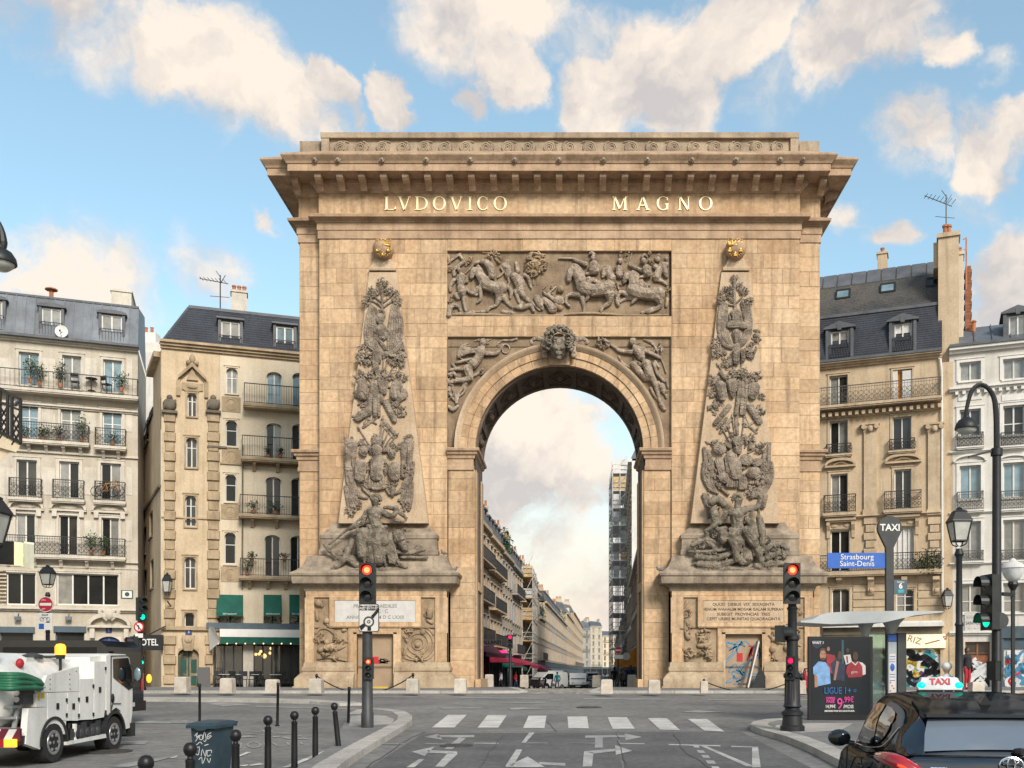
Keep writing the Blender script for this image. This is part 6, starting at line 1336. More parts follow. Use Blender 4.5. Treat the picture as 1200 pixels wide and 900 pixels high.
for(x0,x1,y)in((967,1003,548),(1037,1080,543)):
	a,c=f.u(x0),f.u(x1); z=f.z((x0+x1)/2,y); m_=(a+c)/2; w=(c-a)/2
	def ped(b):
		for k in range(12):
			t0,t1=math.pi*k/12,math.pi*(k+1)/12
			b.prism([(m_-w*math.cos(t0),z+.12+.42*math.sin(t0)),(m_-w*.88*math.cos(t0),z+.1+.27*math.sin(t0)),(m_-w*.88*math.cos(t1),z+.1+.27*math.sin(t1)),(m_-w*math.cos(t1),z+.12+.42*math.sin(t1))],-.26,.02)
		b.box(a,c,-.24,.02,z,z+.1); b.tube([(m_-w*.5,-.05,z+.16),(m_,-.09,z+.3),(m_+w*.5,-.05,z+.16)],[.05,.07,.05],5)
	one('pediment','tan_trim',f.root,ped,40)
for(x0,x1,y)in((968,1003,620),(1040,1078,616.5)):
	a,c=f.u(x0),f.u(x1); z=f.z((x0+x1)/2,y)
	one('door_hood','tan_trim',f.root,lambda b:(b.box(a,c,-.4,.02,z+.45,z+.6),b.box(a+.08,c-.08,-.3,.02,z+.36,z+.449),b.box(a+.2,c-.2,-.1,.02,z,z+.36),*[b.prismx([(.02,z+.36),(-.3,z+.36),(-.3,z+.2),(-.12,z-.1),(-.1,z-.5),(.02,z-.5)],p,p+.18)for p in(a+.05,c-.23)],*[b.ell(((a+c)/2+s*.35,-.1,z+.18),(.22,.07,.12),8,5)for s in(-1,1)]))
one('downpipe','pale_trim',f.root,lambda b:(b.tube([(f.u(1100),-.12,f.z(1100,421)),(f.u(1103.5),-.14,f.z(1103,436)),(f.u(1104),-.14,f.z(1104,560)),(f.u(1104.5),-.14,f.z(1104,700))],.055,6,2)))
hd=MB(); a,c=f.u(1072.5),f.u(1103); foliage(hd,((a+c)/2,-.62,f.z(1088,660)),((c-a)/1.7,.14,.75),700,.07,5); hg=hd.build('hedge_screen','leaf_dark');
hg.location=f.root.location; hg.rotation_euler=f.root.rotation_euler; tag(hg,'dark green hedge screen on the right of the tan balcony','plant')
z0_,=(f.z(1033,421.5),); z1_=f.z(1033,364)*1.0; dy1=.55; k1=(f.s_(1033)[1]+dy1)/f.s_(1033)[1]; z1_=CAMH+(PY-364)*(f.s_(1033)[1]+dy1)/F-f.z0
dy2=3.6; z2_=CAMH+(PY-317)*(f.s_(1033)[1]+dy2)/F-f.z0
ro=one('roof','slate_old',f.root,lambda b:b.add([(0,-.05,z0_),(f.L,-.05,z0_),(f.L,dy1,z1_),(0,dy1,z1_),(f.L,dy2,z2_),(0,dy2,z2_),(f.L,7,z2_-2),(0,7,z2_-2)],[(0,1,2,3),(3,2,4,5),(5,4,6,7)]))
one('slate_courses','slate',ro,lambda b:courses(b,0,f.L,0,0,-.07,dy1-.02,z0_+.03,z1_,22),kind='stuff'); one('slate_courses','slate_old',ro,lambda b:courses(b,0,f.L,0,0,dy1+.05,dy2-.9,z1_+.06,z1_+(z2_-z1_)*(dy2-.95-dy1)/(dy2-dy1),18),kind='stuff')
one('break_moulding','lead',f.root,lambda b:(b.box(0,f.L,dy1-.16,dy1+.1,z1_-.12,z1_+.05),b.box(0,f.L,dy1-.08,dy1+.02,z1_-.26,z1_-.12)))
for k in range(9):
	u0,u1=f.L*k/9+.04,f.L*(k+1)/9-.04; ya,za=dy2-.9,z2_-.9*(z2_-z1_)/(dy2-dy1)
	one('ridge_sheet','lead',f.root,lambda b:b.add([(u0,ya-.04,za+.03),(u1,ya-.04,za+.03),(u1,dy2,z2_+.04),(u0,dy2,z2_+.04),(u0,ya-.04,za-.02),(u1,ya-.04,za-.02)],[(0,1,2,3),(4,5,1,0)]))
for q in((973,388,993.5,421),(1047.5,379,1067,413)):dormer(f,*q,.08,'lead','pane_curtain' if q[0]<1000 else 'shutter',True,'pediment')
for(x0,y0,x1,y1,pm)in((965,341.5,980.5,354.5,'pane_sky_reflection'),(1016,334.5,1032.5,347.5,'pane_sky_reflection'),(1069,328,1086.5,340.5,'pane_dark')):
	mid=(x0+x1)/2; yy=(y0+y1)/2; u_,dd=f.s_(mid)
	sl_=(z2_-z1_)/(dy2-dy1); dyv=dy1
	for _ in range(40):
		zz=CAMH+(PY-yy)*(dd+dyv)/F-f.z0; dyv+=((zz-z1_)/sl_+dy1-dyv)*.5
	k=(dd+dyv)/dd; w=(f.u(x1)-f.u(x0))*k/2; uc=u_+(mid-PX)/F*dyv; zc3=z1_+(dyv-dy1)*sl_; hz_=(y1-y0)/2*(dd+dyv)/F; hy=hz_/sl_*.9
	fr=MB(); th=.09
	def pt(s,t,o):return(uc+s*w,dyv+t*hy-o*.6,zc3+t*hz_+o*.8)
	for(s0,t0,s1,t1)in((-1,-1,1,-1),(1,-1,1,1),(1,1,-1,1),(-1,1,-1,-1)):fr.bar(pt(s0,t0,.06),pt(s1,t1,.06),th,th)
	o=fr.build('skylight','iron',f.root); one('pane',pm,o,lambda b:b.add([pt(-1,-1,.05),pt(1,-1,.05),pt(1,1,.05),pt(-1,1,.05)],[(0,1,2,3)]))
chimney(f,1002,1013,300,321,3.7,.8,'tan',1)
def bigstack(b):
	u0=f.u(1099.5); b.box(u0,u0+1.05,.3,1.3,z0_-.6,f.z(1110,272)); b.box(u0-.08,u0+1.13,.2,1.4,f.z(1110,275),f.z(1110,270)); b.box(u0-.25,u0,.6,2.2,z2_-1.5,f.z(1104,278))
o=one('chimney_stack','tan',f.root,bigstack); o['label']='tall blank chimney stack at the end of the tan roof'
o2=one('rear_stack','buff_pale',f.root,lambda b:(b.box(f.u(1121),f.u(1130),1.7,2.7,z0_-1.0,f.z(1125,282)),b.box(f.u(1121)-.06,f.u(1130)+.06,1.64,2.76,f.z(1125,284),f.z(1125,280))))
mat('brick_red',(.30,.12,.06),.85,.35,3,.4,fine=.4)
o3=one('brick_stack','brick_red',f.root,lambda b:[b.box(f.u(1133)-(.05 if k%3==0 else 0),f.u(1140)+(.05 if k%3==0 else 0),2.8,3.8,f.z(1136,388)+k*.2,f.z(1136,388)+k*.2+.19)for k in range(23)])
for x,y in((1108,262),(1112,264)):one('chimney_pot','terracotta',o,lambda b:b.lathe([(.13,-.2),(.12,.5),(.17,.5),(.16,.62),(.08,.62)],(f.u(x),.8,f.z(x,270)),8))
one('chimney_pot','terracotta',o2,lambda b:b.lathe([(.16,0),(.15,.3),(.17,.32),(.17,.4),(.1,.4)],(f.u(1124.5),2.2,f.z(1125,280)),8))
antenna(fworld(f,1109,268,-1.0),2.3,'long aerial reaching out above the tall chimney stack',8,.25)
mp_=empty('mast',fworld(f,1134,320,-2.4),0,'thin red roof mast beside the brick chimney','mast'); one('pole','terracotta',mp_,lambda b:(b.bar((0,0,0),(0,0,2.9),.06),b.bar((0,0,2.3),(-.5,0,1.9),.05),b.bar((-.2,-.1,2.75),(.0,0,2.9),.05)))
one('shop_cornice','pale_trim',f.root,lambda b:(b.box(f.u(965),f.L+.1,-.5,.02,f.z(1033,735),f.z(1033,730.5)),b.box(f.u(965),f.L,-.3,.02,f.z(1033,730.4),f.z(1033,728.5))))
one('shop_band','soot',f.root,lambda b:b.box(f.u(965),f.L,-.16,.02,f.z(1033,743.5),f.z(1033,735.2)))
mat('lit_sign',(.80,.76,.55),.5,emit=.1); mat('graf_white',(.62,.63,.63),.6,.15,1.5); mat('yellow_paint',(.5,.33,.03),.6); mat('teal_paint',(.04,.30,.34),.6,.3,5); mat('purple_paint',(.10,.03,.12),.6); mat('pink_paint',(.6,.05,.22),.6)
for x0,x1 in((1061.5,1108),(1018,1041.5)):
	a,c,e,g=f.rect(x0,743.5,x1,759.5); c=min(c,f.L+.6)
	sg=one('shop_sign','lit_sign',f.root,lambda b:b.box(a,c,-.34,.0,e,g))
	if x0>1050:
		font('RIZ',.5,(a+.45,-.345,(e+g)/2+.06),sg,'red_orange' if 'red_orange' in MATS else 'terracotta',rot=(R(90),R(18),0),ext=.003); b=MB(); ribbon(b,[(a+1.0,e+.22),(a+1.75,e+.42)],.07,lambda u,v:(u,-.344,v)); ribbon(b,[(a+1.98,e+.42),(a+2.1,e+.6),(a+1.9,e+.6),(a+2.12,e+.45)],.05,lambda u,v:(u,-.344,v)); b.build('sign_stroke','terracotta',sg)
def graffiti(parent,fn,W_,H_,cols,seed,wd=.12,n=16):
	rn=random.Random(seed)
	for ci,(m,k)in enumerate(cols):
		b=MB()
		for _ in range(k):
			u,v=rn.uniform(.05,.95)*W_,rn.uniform(.08,.92)*H_; pts=[(u,v)]
			for _ in range(rn.randint(3,6)):
				u=min(W_*.98,max(.02*W_,u+rn.uniform(-.45,.45))); v=min(H_*.97,max(.03*H_,v+rn.uniform(-.4,.4))); pts.append((u,v))
			ribbon(b,pts,wd*rn.uniform(.7,1.5),lambda p,q:fn(p,q,.002+ci*.002),4)
		b.build('graffiti',m,parent)
for x0,x1,sd in((1061.5,1102,5),(1019,1041,6)):
	a,c=f.u(x0),f.u(x1); g=f.z(x1,760)
	sh=one('roller_shutter','graf_white',f.root,lambda b:[b.box(a,c,-.06 if k%2 else-.05,.01,.1+k*.11,.1+k*.11+.1)for k in range(int(g/.11)-1)])
	graffiti(sh,lambda p,q,o_:(a+p,-.064-o_,.1+q),c-a,g-.2,[('teal_paint',7),('yellow_paint',7),('graf_white',6),('teal_paint',4),('purple_paint',4),('black',8)],sd,.2)
one('shop_pier','tan_trim',f.root,lambda b:b.box(f.u(1102),f.L+.05,-.2,.02,0,f.z(1103,760)))
one('lower_shop_front','soot',f.root,lambda b:b.box(f.u(966),f.u(1018.8),-.1,.01,0,f.z(990,744)))
f=R2=Facade('white_building',1112.5,53.3,1330,50.2,'white rendered apartment building with plain windows and small balconettes','building')
rowsR=[((424,446),(420,444),'pane_curtain'),((479.5,511),(475,510),'pane_mid'),((545.5,585),(542,583),'pane_sky_reflection'),((611,656),(609,656),'pane_curtain'),((684,718.5),(683,718),'pane_curtain')]
for(ya,yb),(yc,yd),pm in rowsR:
	window(f,1124.5,ya,1149.5,yb,pm,2,.4 if pm=='pane_mid' or ya>680 else None,surround=.16,sm='pale_trim'); window(f,1175.5,yc,1200.5,yd,pm,2,.4 if pm=='pane_mid' or ya>680 else None,surround=.16,sm='pale_trim'); window(f,1232,yc-3,1257,yd-2,pm,2,None,surround=.16,sm='pale_trim')
window(f,1131,752,1160,812,'pane_dark',2,.78,fm='brick_red',sill=False,name='door')
wall(f,'pale',1112.5,1330,0,zt=f.z(1160,404.5))
band(f,'pale_trim',1112.5,1330,411,.3,.35,'eaves_cornice',2); band(f,'lead',1112.5,1330,404.5,.14,.42,'gutter')
for y,h,o_ in((456,.22,.28),(529,.12,.16),(601,.12,.14),(661,.12,.14),(744,.22,.22)):band(f,'pale_trim',1112.5,1330,y,h,o_,'string_course',2)
for k in range(26):u=.3+k*.36; one('dentil','pale_trim',f.root,lambda b:b.box(u,u+.16,-.2,.02,f.z(1160,460),f.z(1160,456.5)))
for x0,x1 in((1122,1152),(1173,1203),(1229,1260)):
	for y0,y1 in((508.5,524),(577,598),(646,658)):railing(f,x0,x1,y0-(x0>1160),y1-(x0>1160),.25,'rail_grey' if y0>550 else 'rail',True,'pale_trim',.1,.08)
	a,c=f.u(x0-5),f.u(x1+4); z=f.z((x0+x1)/2,541); m_=(a+c)/2; w=(c-a)/2
	one('window_hood','pale_trim',f.root,lambda b:[b.prism([(m_-w*math.cos(math.pi*k/10),z+.4*math.sin(math.pi*k/10)),(m_-w*.9*math.cos(math.pi*k/10),z+.3*math.sin(math.pi*k/10)),(m_-w*.9*math.cos(math.pi*(k+1)/10),z+.3*math.sin(math.pi*(k+1)/10)),(m_-w*math.cos(math.pi*(k+1)/10),z+.4*math.sin(math.pi*(k+1)/10))],-.16,.02)for k in range(10)])
	a,c,e,g=f.rect(x0+1,456+13,x1-1,456+6); one('wall_panel','pale_trim',f.root,lambda b:b.box(a,c,-.04,.01,e,g))
zb_=f.z(1160,403); one('roof','zinc',f.root,lambda b:b.add([(0,-.1,zb_),(f.L,-.1,zb_),(f.L,3.2,zb_+2.0),(0,3.2,zb_+2.0),(f.L,6,zb_+2.0),(0,6,zb_+2),(0,6,zb_)],[(0,1,2,3),(3,2,4,5),(0,3,5,6)]))
for k in range(12):u=.4+k*.9; one('roof_seam','lead',f.root,lambda b:b.bar((u,-.12,zb_+.03),(u,3.2,zb_+2.05),.06))
dormer(f,1174,371,1195,396,.9,'lead','pane_curtain',False,'pediment',1.6)
one('flue','terracotta',f.root,lambda b:b.lathe([(.1,0),(.1,.8),(.16,.85),(.1,.95)],(f.u(1143),2.4,zb_+1.2),8))
a,c,e,g=f.rect(1130.5,719,1156,740)
npl=one('street_name_plate','plaque',f.root,lambda b:(b.box(a,c,-.07,.01,e,g),b.box(a-.04,c+.04,-.09,-.02,g,g+.06)))
font('BOULEVARD',.16,((a+c)/2,-.074,e+(g-e)*.78),npl,'inscription_grey',ext=.002); font('SAINT-DENIS',.24,((a+c)/2,-.074,e+(g-e)*.46),npl,'black',ext=.002,sx=.72); font('2e — 3e — 10e',.12,((a+c)/2,-.074,e+(g-e)*.16),npl,'inscription_grey',ext=.002)
one('stone_base','tan_trim',f.root,lambda b:b.box(f.u(1112.5),f.u(1130),-.06,.01,0,f.z(1120,746)))
one('shop_front','shopblue',f.root,lambda b:(b.box(f.u(1163),f.L,-.25,.02,f.z(1180,748),f.z(1180,734)),b.box(f.u(1163),f.u(1176),-.2,.02,0,f.z(1180,748)),b.box(f.u(1163),f.L,-.1,.02,f.z(1180,760),f.z(1180,748.2))))
a,c=f.u(1180),f.u(1300); g=f.z(1190,760); sh=one('roller_shutter','graf_white',f.root,lambda b:[b.box(a,c,-.06 if k%2 else-.05,.01,.2+k*.11,.2+k*.11+.1)for k in range(int(g/.11)-2)])
graffiti(sh,lambda p,q,o_:(a+p,-.064-o_,.2+q),1.6,g-.3,[('blue_paint',8),('graf_white',6),('blue_paint',5),('red_paint',3)],8,.16)
a,c=f.u(1131),f.u(1160); g=f.z(1145,768); sh=one('graffiti_panel','brick_red',f.root,lambda b:b.box(a+.1,c-.1,.1,.13,.1,g)); graffiti(sh,lambda p,q,o_:(a+.1+p,.098-o_,.1+q),c-a-.2,g-.2,[('graf_white',9),('black',7),('graf_white',4)],9,.2)
# ================================================================ THE STREET BEYOND THE ARCH
def wfac(name,a,b,label,cat='building',group=None):
	f=Facade.__new__(Facade); f.a=Vector((*a,0)); f.b=Vector((*b,0)); t=f.b-f.a; f.L=t.length; f.t=t.normalized(); f.z0=min(gz(a[1]),gz(b[1]))-.2; f.h=[]
	f.root=empty(name,(a[0],a[1],f.z0),math.atan2(f.t.y,f.t.x),label,cat,group); return f
mat('grey_blue',(.30,.34,.38),.7,.15,2,objvar=.1); mat('crimson',(.30,.012,.045),.8,.25,3,fine=.1); mat('dark_red',(.10,.008,.02),.8,.2,3); mat('grey_wall',(.34,.33,.31),.85,.2,.6,streak=.3,fine=.15)
WIN={}
mat('street_trim',(.40,.33,.25),.85,.2,1,fine=.2); mat('street_cream',(.46,.385,.295),.85,.2,.7,fine=.15,streak=.25); mat('street_sand',(.43,.33,.225),.85,.2,.7,fine=.15,streak=.25); mat('street_grey',(.40,.375,.335),.85,.2,.7,fine=.15,streak=.3)
def swin(f,u,z,w,h,pm,shut=False):
	f.h.append((u-w/2,u+w/2,z,z+h))
	if(w,h)not in WIN:
		b=MB(); t=.07; b.box(-w/2,-w/2+t,.14,.22,0,h); b.box(w/2-t,w/2,.14,.22,0,h); b.box(-w/2,w/2,.142,.218,h-t,h); b.box(-w/2,w/2,.142,.218,0,t); b.box(-.04,.04,.13,.21,0,h)
		b.mi=1; b.box(-w/2-.14,w/2+.14,-.16,.12,-.1,-.004); b.box(-w/2-.12,-w/2-.003,-.09,.1,0,h); b.box(w/2+.003,w/2+.12,-.09,.1,0,h); b.box(-w/2-.18,w/2+.18,-.18,.1,h+.003,h+.13)
		o=b.build('window',['white_frame','street_trim'],f.root); q={p:MB().box(-w/2+t,w/2-t,.17,.18,t,h-t).build('pane',p,o)for p in('pane_dark','pane_mid','pane_curtain')}
		WIN[(w,h)]=(o.data,{k:v.data for k,v in q.items()});
		for v in q.values():bpy.data.objects.remove(v)
		bpy.data.objects.remove(o)
	me,pn=WIN[(w,h)]
	o=bpy.data.objects.new('window',me); COL.objects.link(o); o.parent=f.root; o.location=(u,0,z)
	p=bpy.data.objects.new('pane',pn[pm]); COL.objects.link(p); p.parent=o
	if shut:
		for s in(-1,1):one('shutter','grey_blue',f.root,lambda b:b.box(u+s*(w/2+.27)-.25,u+s*(w/2+.27)+.25,-.06,-.01,z,z+h))
def street_house(a,b,H,wm,label,seed,shut=0,bal=0.5,sp=2.3,roof='zinc',shopm='shopblue',plants=0,dorm=True,gf=3.8):
	rn=random.Random(seed); f=wfac('street_house',a,b,label,'building','houses lining the street beyond the arch')
	n=max(1,int(f.L/sp)); fl=max(2,int((H-gf)/3.05)); wz=gf+fl*3.05
	for i in range(n):
		u=f.L*(i+.5)/n
		for k in range(fl):
			swin(f,u,gf+k*3.05+.35,1.05,2.0,rn.choice(('pane_dark','pane_mid','pane_mid','pane_curtain')),rn.random()<shut)
	one('wall',wm,f.root,lambda q:(wallgrid(q,0,f.L,gf,wz,f.h,0,.25),q.box(0,f.L,.3,7,0,wz),q.add([(0,0,gf),(0,.4,gf),(0,.4,wz),(0,0,wz),(f.L,0,gf),(f.L,.4,gf),(f.L,.4,wz),(f.L,0,wz)],[(3,2,1,0),(4,5,6,7)])))
	one('shop_front',shopm,f.root,lambda q:(q.box(0,f.L,-.05,.3,gf-.8,gf),*[q.box(f.L*i/n-.12,f.L*i/n+.12,-.06,.3,0,gf-.8)for i in range(n+1)]))
	one('shop_window','pane_dark',f.root,lambda q:q.box(0,f.L,.12,.2,0,gf-.8))
	one('cornice',wm,f.root,lambda q:(q.box(0,f.L,-.35,.02,wz-.1,wz+.2),q.box(0,f.L,-.12,.01,gf,gf+.16)))
	for k in range(fl):
		if rn.random()<bal:
			z=gf+k*3.05+.25; u0,u1=(0,f.L)if rn.random()<.35 else(f.L/n*.15,f.L-f.L/n*.15)
			sl=one('balcony',wm,f.root,lambda q:q.box(u0,u1,-.6,.02,z-.14,z)); r=MB()
			for zz in(z+.1,z+.95):r.bar((u0,-.55,zz),(u1,-.55,zz),.04)
			for q in range(int((u1-u0)/.22)+1):r.bar((u0+q*.22,-.55,z),(u0+q*.22,-.55,z+.95),.022)
			for uu in(u0,u1):
				for q in range(3):r.bar((uu,-.55+q*.18,z),(uu,-.55+q*.18,z+.95),.022)
			r.build('railing','rail' if a[1]<105 else 'rail_grey',sl)
	rh=rn.uniform(1.8,2.8)
	one('roof',roof,f.root,lambda q:q.add([(0,-.1,wz+.2),(f.L,-.1,wz+.2),(f.L,1.0,wz+rh),(0,1.0,wz+rh),(f.L,5,wz+rh+.7),(0,5,wz+rh+.7),(f.L,7,wz),(0,7,wz)],[(0,1,2,3),(3,2,4,5),(0,3,5,7),(1,6,4,2),(5,4,6,7)]))
	if dorm:
		for i in range(n):
			u=f.L*(i+.5)/n; d_=one('dormer','lead',f.root,lambda q:(q.box(u-.65,u-.5,.1,1.3,wz+.3,wz+1.7),q.box(u+.5,u+.65,.1,1.3,wz+.3,wz+1.7),q.box(u-.75,u+.75,0,1.4,wz+1.7,wz+1.85))); one('pane','pane_curtain',d_,lambda q:q.box(u-.5,u+.5,.2,.22,wz+.3,wz+1.7))
	for uu in(.05,f.L-.65):
		hc=wz+rh+rn.uniform(.9,1.9); c=one('chimney',rn.choice((wm,'tan','cream_trim')),f.root,lambda q:q.box(uu,uu+.6,1.2,1.2+rn.uniform(1.5,3),wz,hc))
		for k in range(4):one('chimney_pot','terracotta',c,lambda q:q.lathe([(.12,0),(.1,.5),(.13,.52)],(uu+.3,1.4+k*.35,hc),7))
	if plants:
		q=MB(); foliage(q,(f.L*.5,.2,wz+1.2),(f.L*.5,.7,1.6),plants,.16,seed); q.build('roof_garden','leaf',f.root)
	return f
def pl(fn,d):return(fn(d),d)
SH=[]
for i,(d0,d1,H,m,sh,ba,kw,lb)in enumerate([(56,68,15.2,'street_cream',0,.5,dict(shopm='dark_red'),'cream street house nearest the arch, mostly behind its left pier'),(68.1,80,15.6,'street_sand',.1,.8,dict(shopm='dark_red'),'buff street house with iron balconies first visible past the left pier'),(80.1,89.5,14.2,'tan',0,.4,dict(),'tan street house above the crimson awnings'),(89.6,99,14.0,'street_cream',.8,.2,dict(plants=420),'whitish street house with blue grey shutters and a roof garden'),(99.1,109,13.6,'street_grey',.3,.3,dict(),'grey street house just before the scaffolded one'),(109.1,118,14.6,'buff',0,.4,dict(),'orange buff street house wrapped in light scaffolding'),(118.1,128,13.4,'street_cream',.4,.2,dict(),'cream street house just past the left scaffolding'),(128.1,139,14.2,'tan',0,.25,dict(roof='slate'),'tan street house with dark slate roof'),(139.1,151,12.8,'street_sand',.5,.15,dict(plants=200),'pale sandy street house with green tufts on its roof edge'),(151.1,166,15.2,'street_sand',.2,.25,dict(roof='slate'),'tall sandy street house halfway down the street'),(166.1,182,13.8,'street_grey',.3,.15,dict(),'grey street house past the tall sandy one'),(182.1,205,15.2,'street_cream',.3,.2,dict(),'cream street house in the far half of the street'),(205.1,232,14.2,'street_grey',.2,.2,dict(dorm=False,plants=150),'greyish street house in the far half of the street'),(232.1,280,17.6,'tan',.1,.2,dict(sp=3,dorm=False),'far tan terrace on the left of the street'),(280.1,385,21,'street_sand',.1,.2,dict(sp=4,dorm=False),'farthest sandy terrace on the left of the street')]):
	SH.append(street_house(pl(XL,d0),pl(XL,d1),H,m,lb,40+i,sh,ba,**kw))
for i,(x0,x1,d,y,m,lb)in enumerate([(676,692,395,724,'grey_wall','grey blank gabled house closing the street'),(692,706,440,727,'cream','cream house closing the street, middle one'),(706,724,480,735,'buff_pale','buff house closing the street beside the scaffold')]):
	street_house(((x0-PX)/F*d,d),((x1-PX)/F*d,d+6),(PY-y)*d/F+1.0,m,lb,60+i,sp=3.2,dorm=False,bal=.3)
for i,(d0,d1,H,m,lb)in enumerate([(92,62,12.5,'cream','cream house hidden behind the right pier of the arch, orange awning at its foot'),(128,92.1,22.5,'pale_trim','tall white house behind the scaffolding'),(300,128.1,12,'pale','white terrace beyond the scaffolding on the right')]):SH.append(street_house(pl(XR,d0),pl(XR,d1),H,m,lb,70+i,0,.3,sp=2.4 if d0<200 else 4,dorm=False))
mat('steel',(.48,.47,.44),.5,.3,3); mat('tarp',(.55,.54,.52),.7,.2,1.5); mat('tarp_orange',(.52,.36,.18),.8,.25,2)
def scaffold(x0,x1,d0,d1,z0,z1,label,nx=3,ny=4,lift=2.0,tarps=True,seed=1,pm='iron'):
	rn=random.Random(seed); o=empty('scaffolding',(x0,d0,z0),0,label,'scaffolding'); W_,D_,H_=x1-x0,d1-d0,z1-z0
	xs=[W_*i/(nx-1)for i in range(nx)]; ys=[D_*i/(ny-1)for i in range(ny)]
	for x in xs:
		for y in ys:one('standard','steel',o,lambda b:b.bar((x,y,0),(x,y,H_),.09))
	k=0; z=.6
	while z<H_:
		one('platform',pm,o,lambda b:b.box(-.05,W_+.05,-.05,D_+.05,z,z+.08))
		one('guard_rail','steel',o,lambda b:[b.bar(p,q,.055)for zz in(z+.5,z+1.0)for p,q in(((0,0,zz),(W_,0,zz)),((0,0,zz),(0,D_,zz)),((W_,0,zz),(W_,D_,zz)))])
		one('brace','steel',o,lambda b:(b.bar((0,-.02,z),(W_,-.02,z+lift),.05),b.bar((-.02,0,z),(-.02,D_/(ny-1),z+lift),.05)))
		if tarps:
			for i in range(nx-1):
				if rn.random()<.8 and z>H_*.45:one('sheet',rn.choice(('tarp','tarp','tarp_orange')),o,lambda b:b.box(xs[i]+.08,xs[i+1]-.08,.1,.13,z+.12,z+rn.uniform(.9,1.7)))
		z+=lift; k+=1
	return o
scaffold(4.87,6.55,112,122,gz(112),1.7+(784-553)*112/F,'tall steel scaffolding tower against the white house on the right',3,4,2.0,True,1,'tarp')
scaffold(XL(110)+.1,XL(110)+1.3,110,124,gz(112),13.2,'lower orange tinted scaffolding on the left side of the street',2,5,2.4,True,3,'tarp_orange')
ps=empty('passage_sign',P(741.5,738,104),0,'tall blue blade sign of stacked letter boxes reading PASSAGE DU PRADO','sign')
for i,ch in enumerate(['P','A','S','S','A','G','E','DU','P','R','A','D','O']):
	z=(12-i)*.94; bx=one('letter_box','sign_blue' if 'sign_blue' in MATS else 'grey_blue',ps,lambda b:b.box(-.42,.42,-.14,.14,z+.02,z+.86)); font(ch,.7 if len(ch)==1 else .42,(0,-.146,z+.44),bx,'white',ext=.004,bold=.012)
one('mast','steel',ps,lambda b:b.box(.42,.50,-.05,.05,0,12.2)); one('bracket','steel',ps,lambda b:[b.bar((.46,0,z),(1.6,0,z),.06)for z in(1,5,9,12)])
def awning(name,lbl,fn,d0,d1,z1,z0,out,m,s=1):
	a0,a1=fn(d0),fn(d1)
	f=[q for q in SH if min(q.a.y,q.b.y)-1<=(d0+d1)/2<=max(q.a.y,q.b.y)+1 and(q.a.x<0)==(s>0)][0]
	M=f.root.matrix_basis; Mi=(Matrix.Translation(f.root.location)@Matrix.Rotation(f.root.rotation_euler.z,4,'Z')).inverted()
	b=MB(); q=[(a0+s*.02,d0,z1),(a1+s*.02,d1,z1),(a1+s*out,d1,z0+.3),(a0+s*out,d0,z0+.3),(a1+s*out,d1,z0),(a0+s*out,d0,z0),(a0+s*.02,d0,z0+.3),(a1+s*.02,d1,z0+.3)]
	b.add([Mi@Vector(v)for v in q],[(0,1,2,3),(3,2,4,5),(0,3,6),(1,7,2)]); o=b.build(name,m,f.root); o['label']=lbl; return o,Mi
awning('awning','dark red cafe awning behind the left pier',XL,66,79,3.9,2.55,1.5,'dark_red'); awning('awning','crimson awning over the cafe windows',XL,80.5,89,2.95,1.95,2.0,'crimson'); awning('awning','crimson awning farther along',XL,96,108,2.9,1.8,2.2,'crimson'); awning('awning','small dark green awning',XL,90,95,2.4,1.55,1.9,'green_cloth'); awning('awning','far small crimson awning',XL,128,140,2.4,1.3,1.7,'crimson')
o,Mi=awning('awning','orange shop awning with a round white emblem',XR,70,77,3.35,1.95,1.75,'orange_cloth',-1)
b=MB(); c=Vector((XR(70)-.95,69.97,2.6)); b.add([c+Vector((.28*math.cos(k*.524),0,.28*math.sin(k*.524)))for k in range(12)],[list(range(12))]); e_=b.build('emblem','white'); e_.parent=o; e_.matrix_parent_inverse=Mi
b=MB(); b.add([(XR(70)-1.75,70-.03,2.3),(XR(70),70-.03,2.3),(XR(70),70-.03,1.85),(XR(70)-1.75,70-.03,1.85)],[(0,3,2,1)]); q=b.build('valance','orange_cloth'); q.parent=o; q.matrix_parent_inverse=Mi
b=MB(); b.add([(XR(70)-1.75,70-.02,2.3),(XR(70),70-.02,2.3),(XR(70),70-.02,3.35)],[(0,1,2)]); q=b.build('gable','orange_cloth'); q.parent=o; q.matrix_parent_inverse=Mi
cs=empty('cafe_sign',P(576,753,66),0,'pale cafe sign board with dark red capitals above the dark awning','sign'); one('board','grey_wall',cs,lambda b:b.box(-.9,.7,-.06,.06,-.2,.22)); font('GALLAND',.34,(-.1,-.066,0),cs,'dark_red',bold=.008)
ns=empty('neon_sign',P(590,764,78),0,'glowing pink neon strip over the crimson awning','sign'); mat('neon',(1,.02,.16),.5,emit=.8); one('tube','neon',ns,lambda b:b.box(-.36,.26,-.04,.04,-.07,.1))
SKIN=[mat('skin',(.42,.25,.17),.6,.08),mat('skin_dark',(.13,.07,.045),.6,.1)]
for n_,c_ in(('cloth_black',(.02,.02,.024)),('cloth_white',(.6,.6,.6)),('cloth_teal',(.01,.2,.24)),('cloth_blue',(.28,.42,.62)),('cloth_grey',(.14,.14,.15)),('cloth_red',(.35,.02,.03)),('cloth_navy',(.02,.03,.08)),('cloth_beige',(.4,.33,.24)),('hair',(.02,.014,.01))):mat(n_,c_,.85,.2,6)
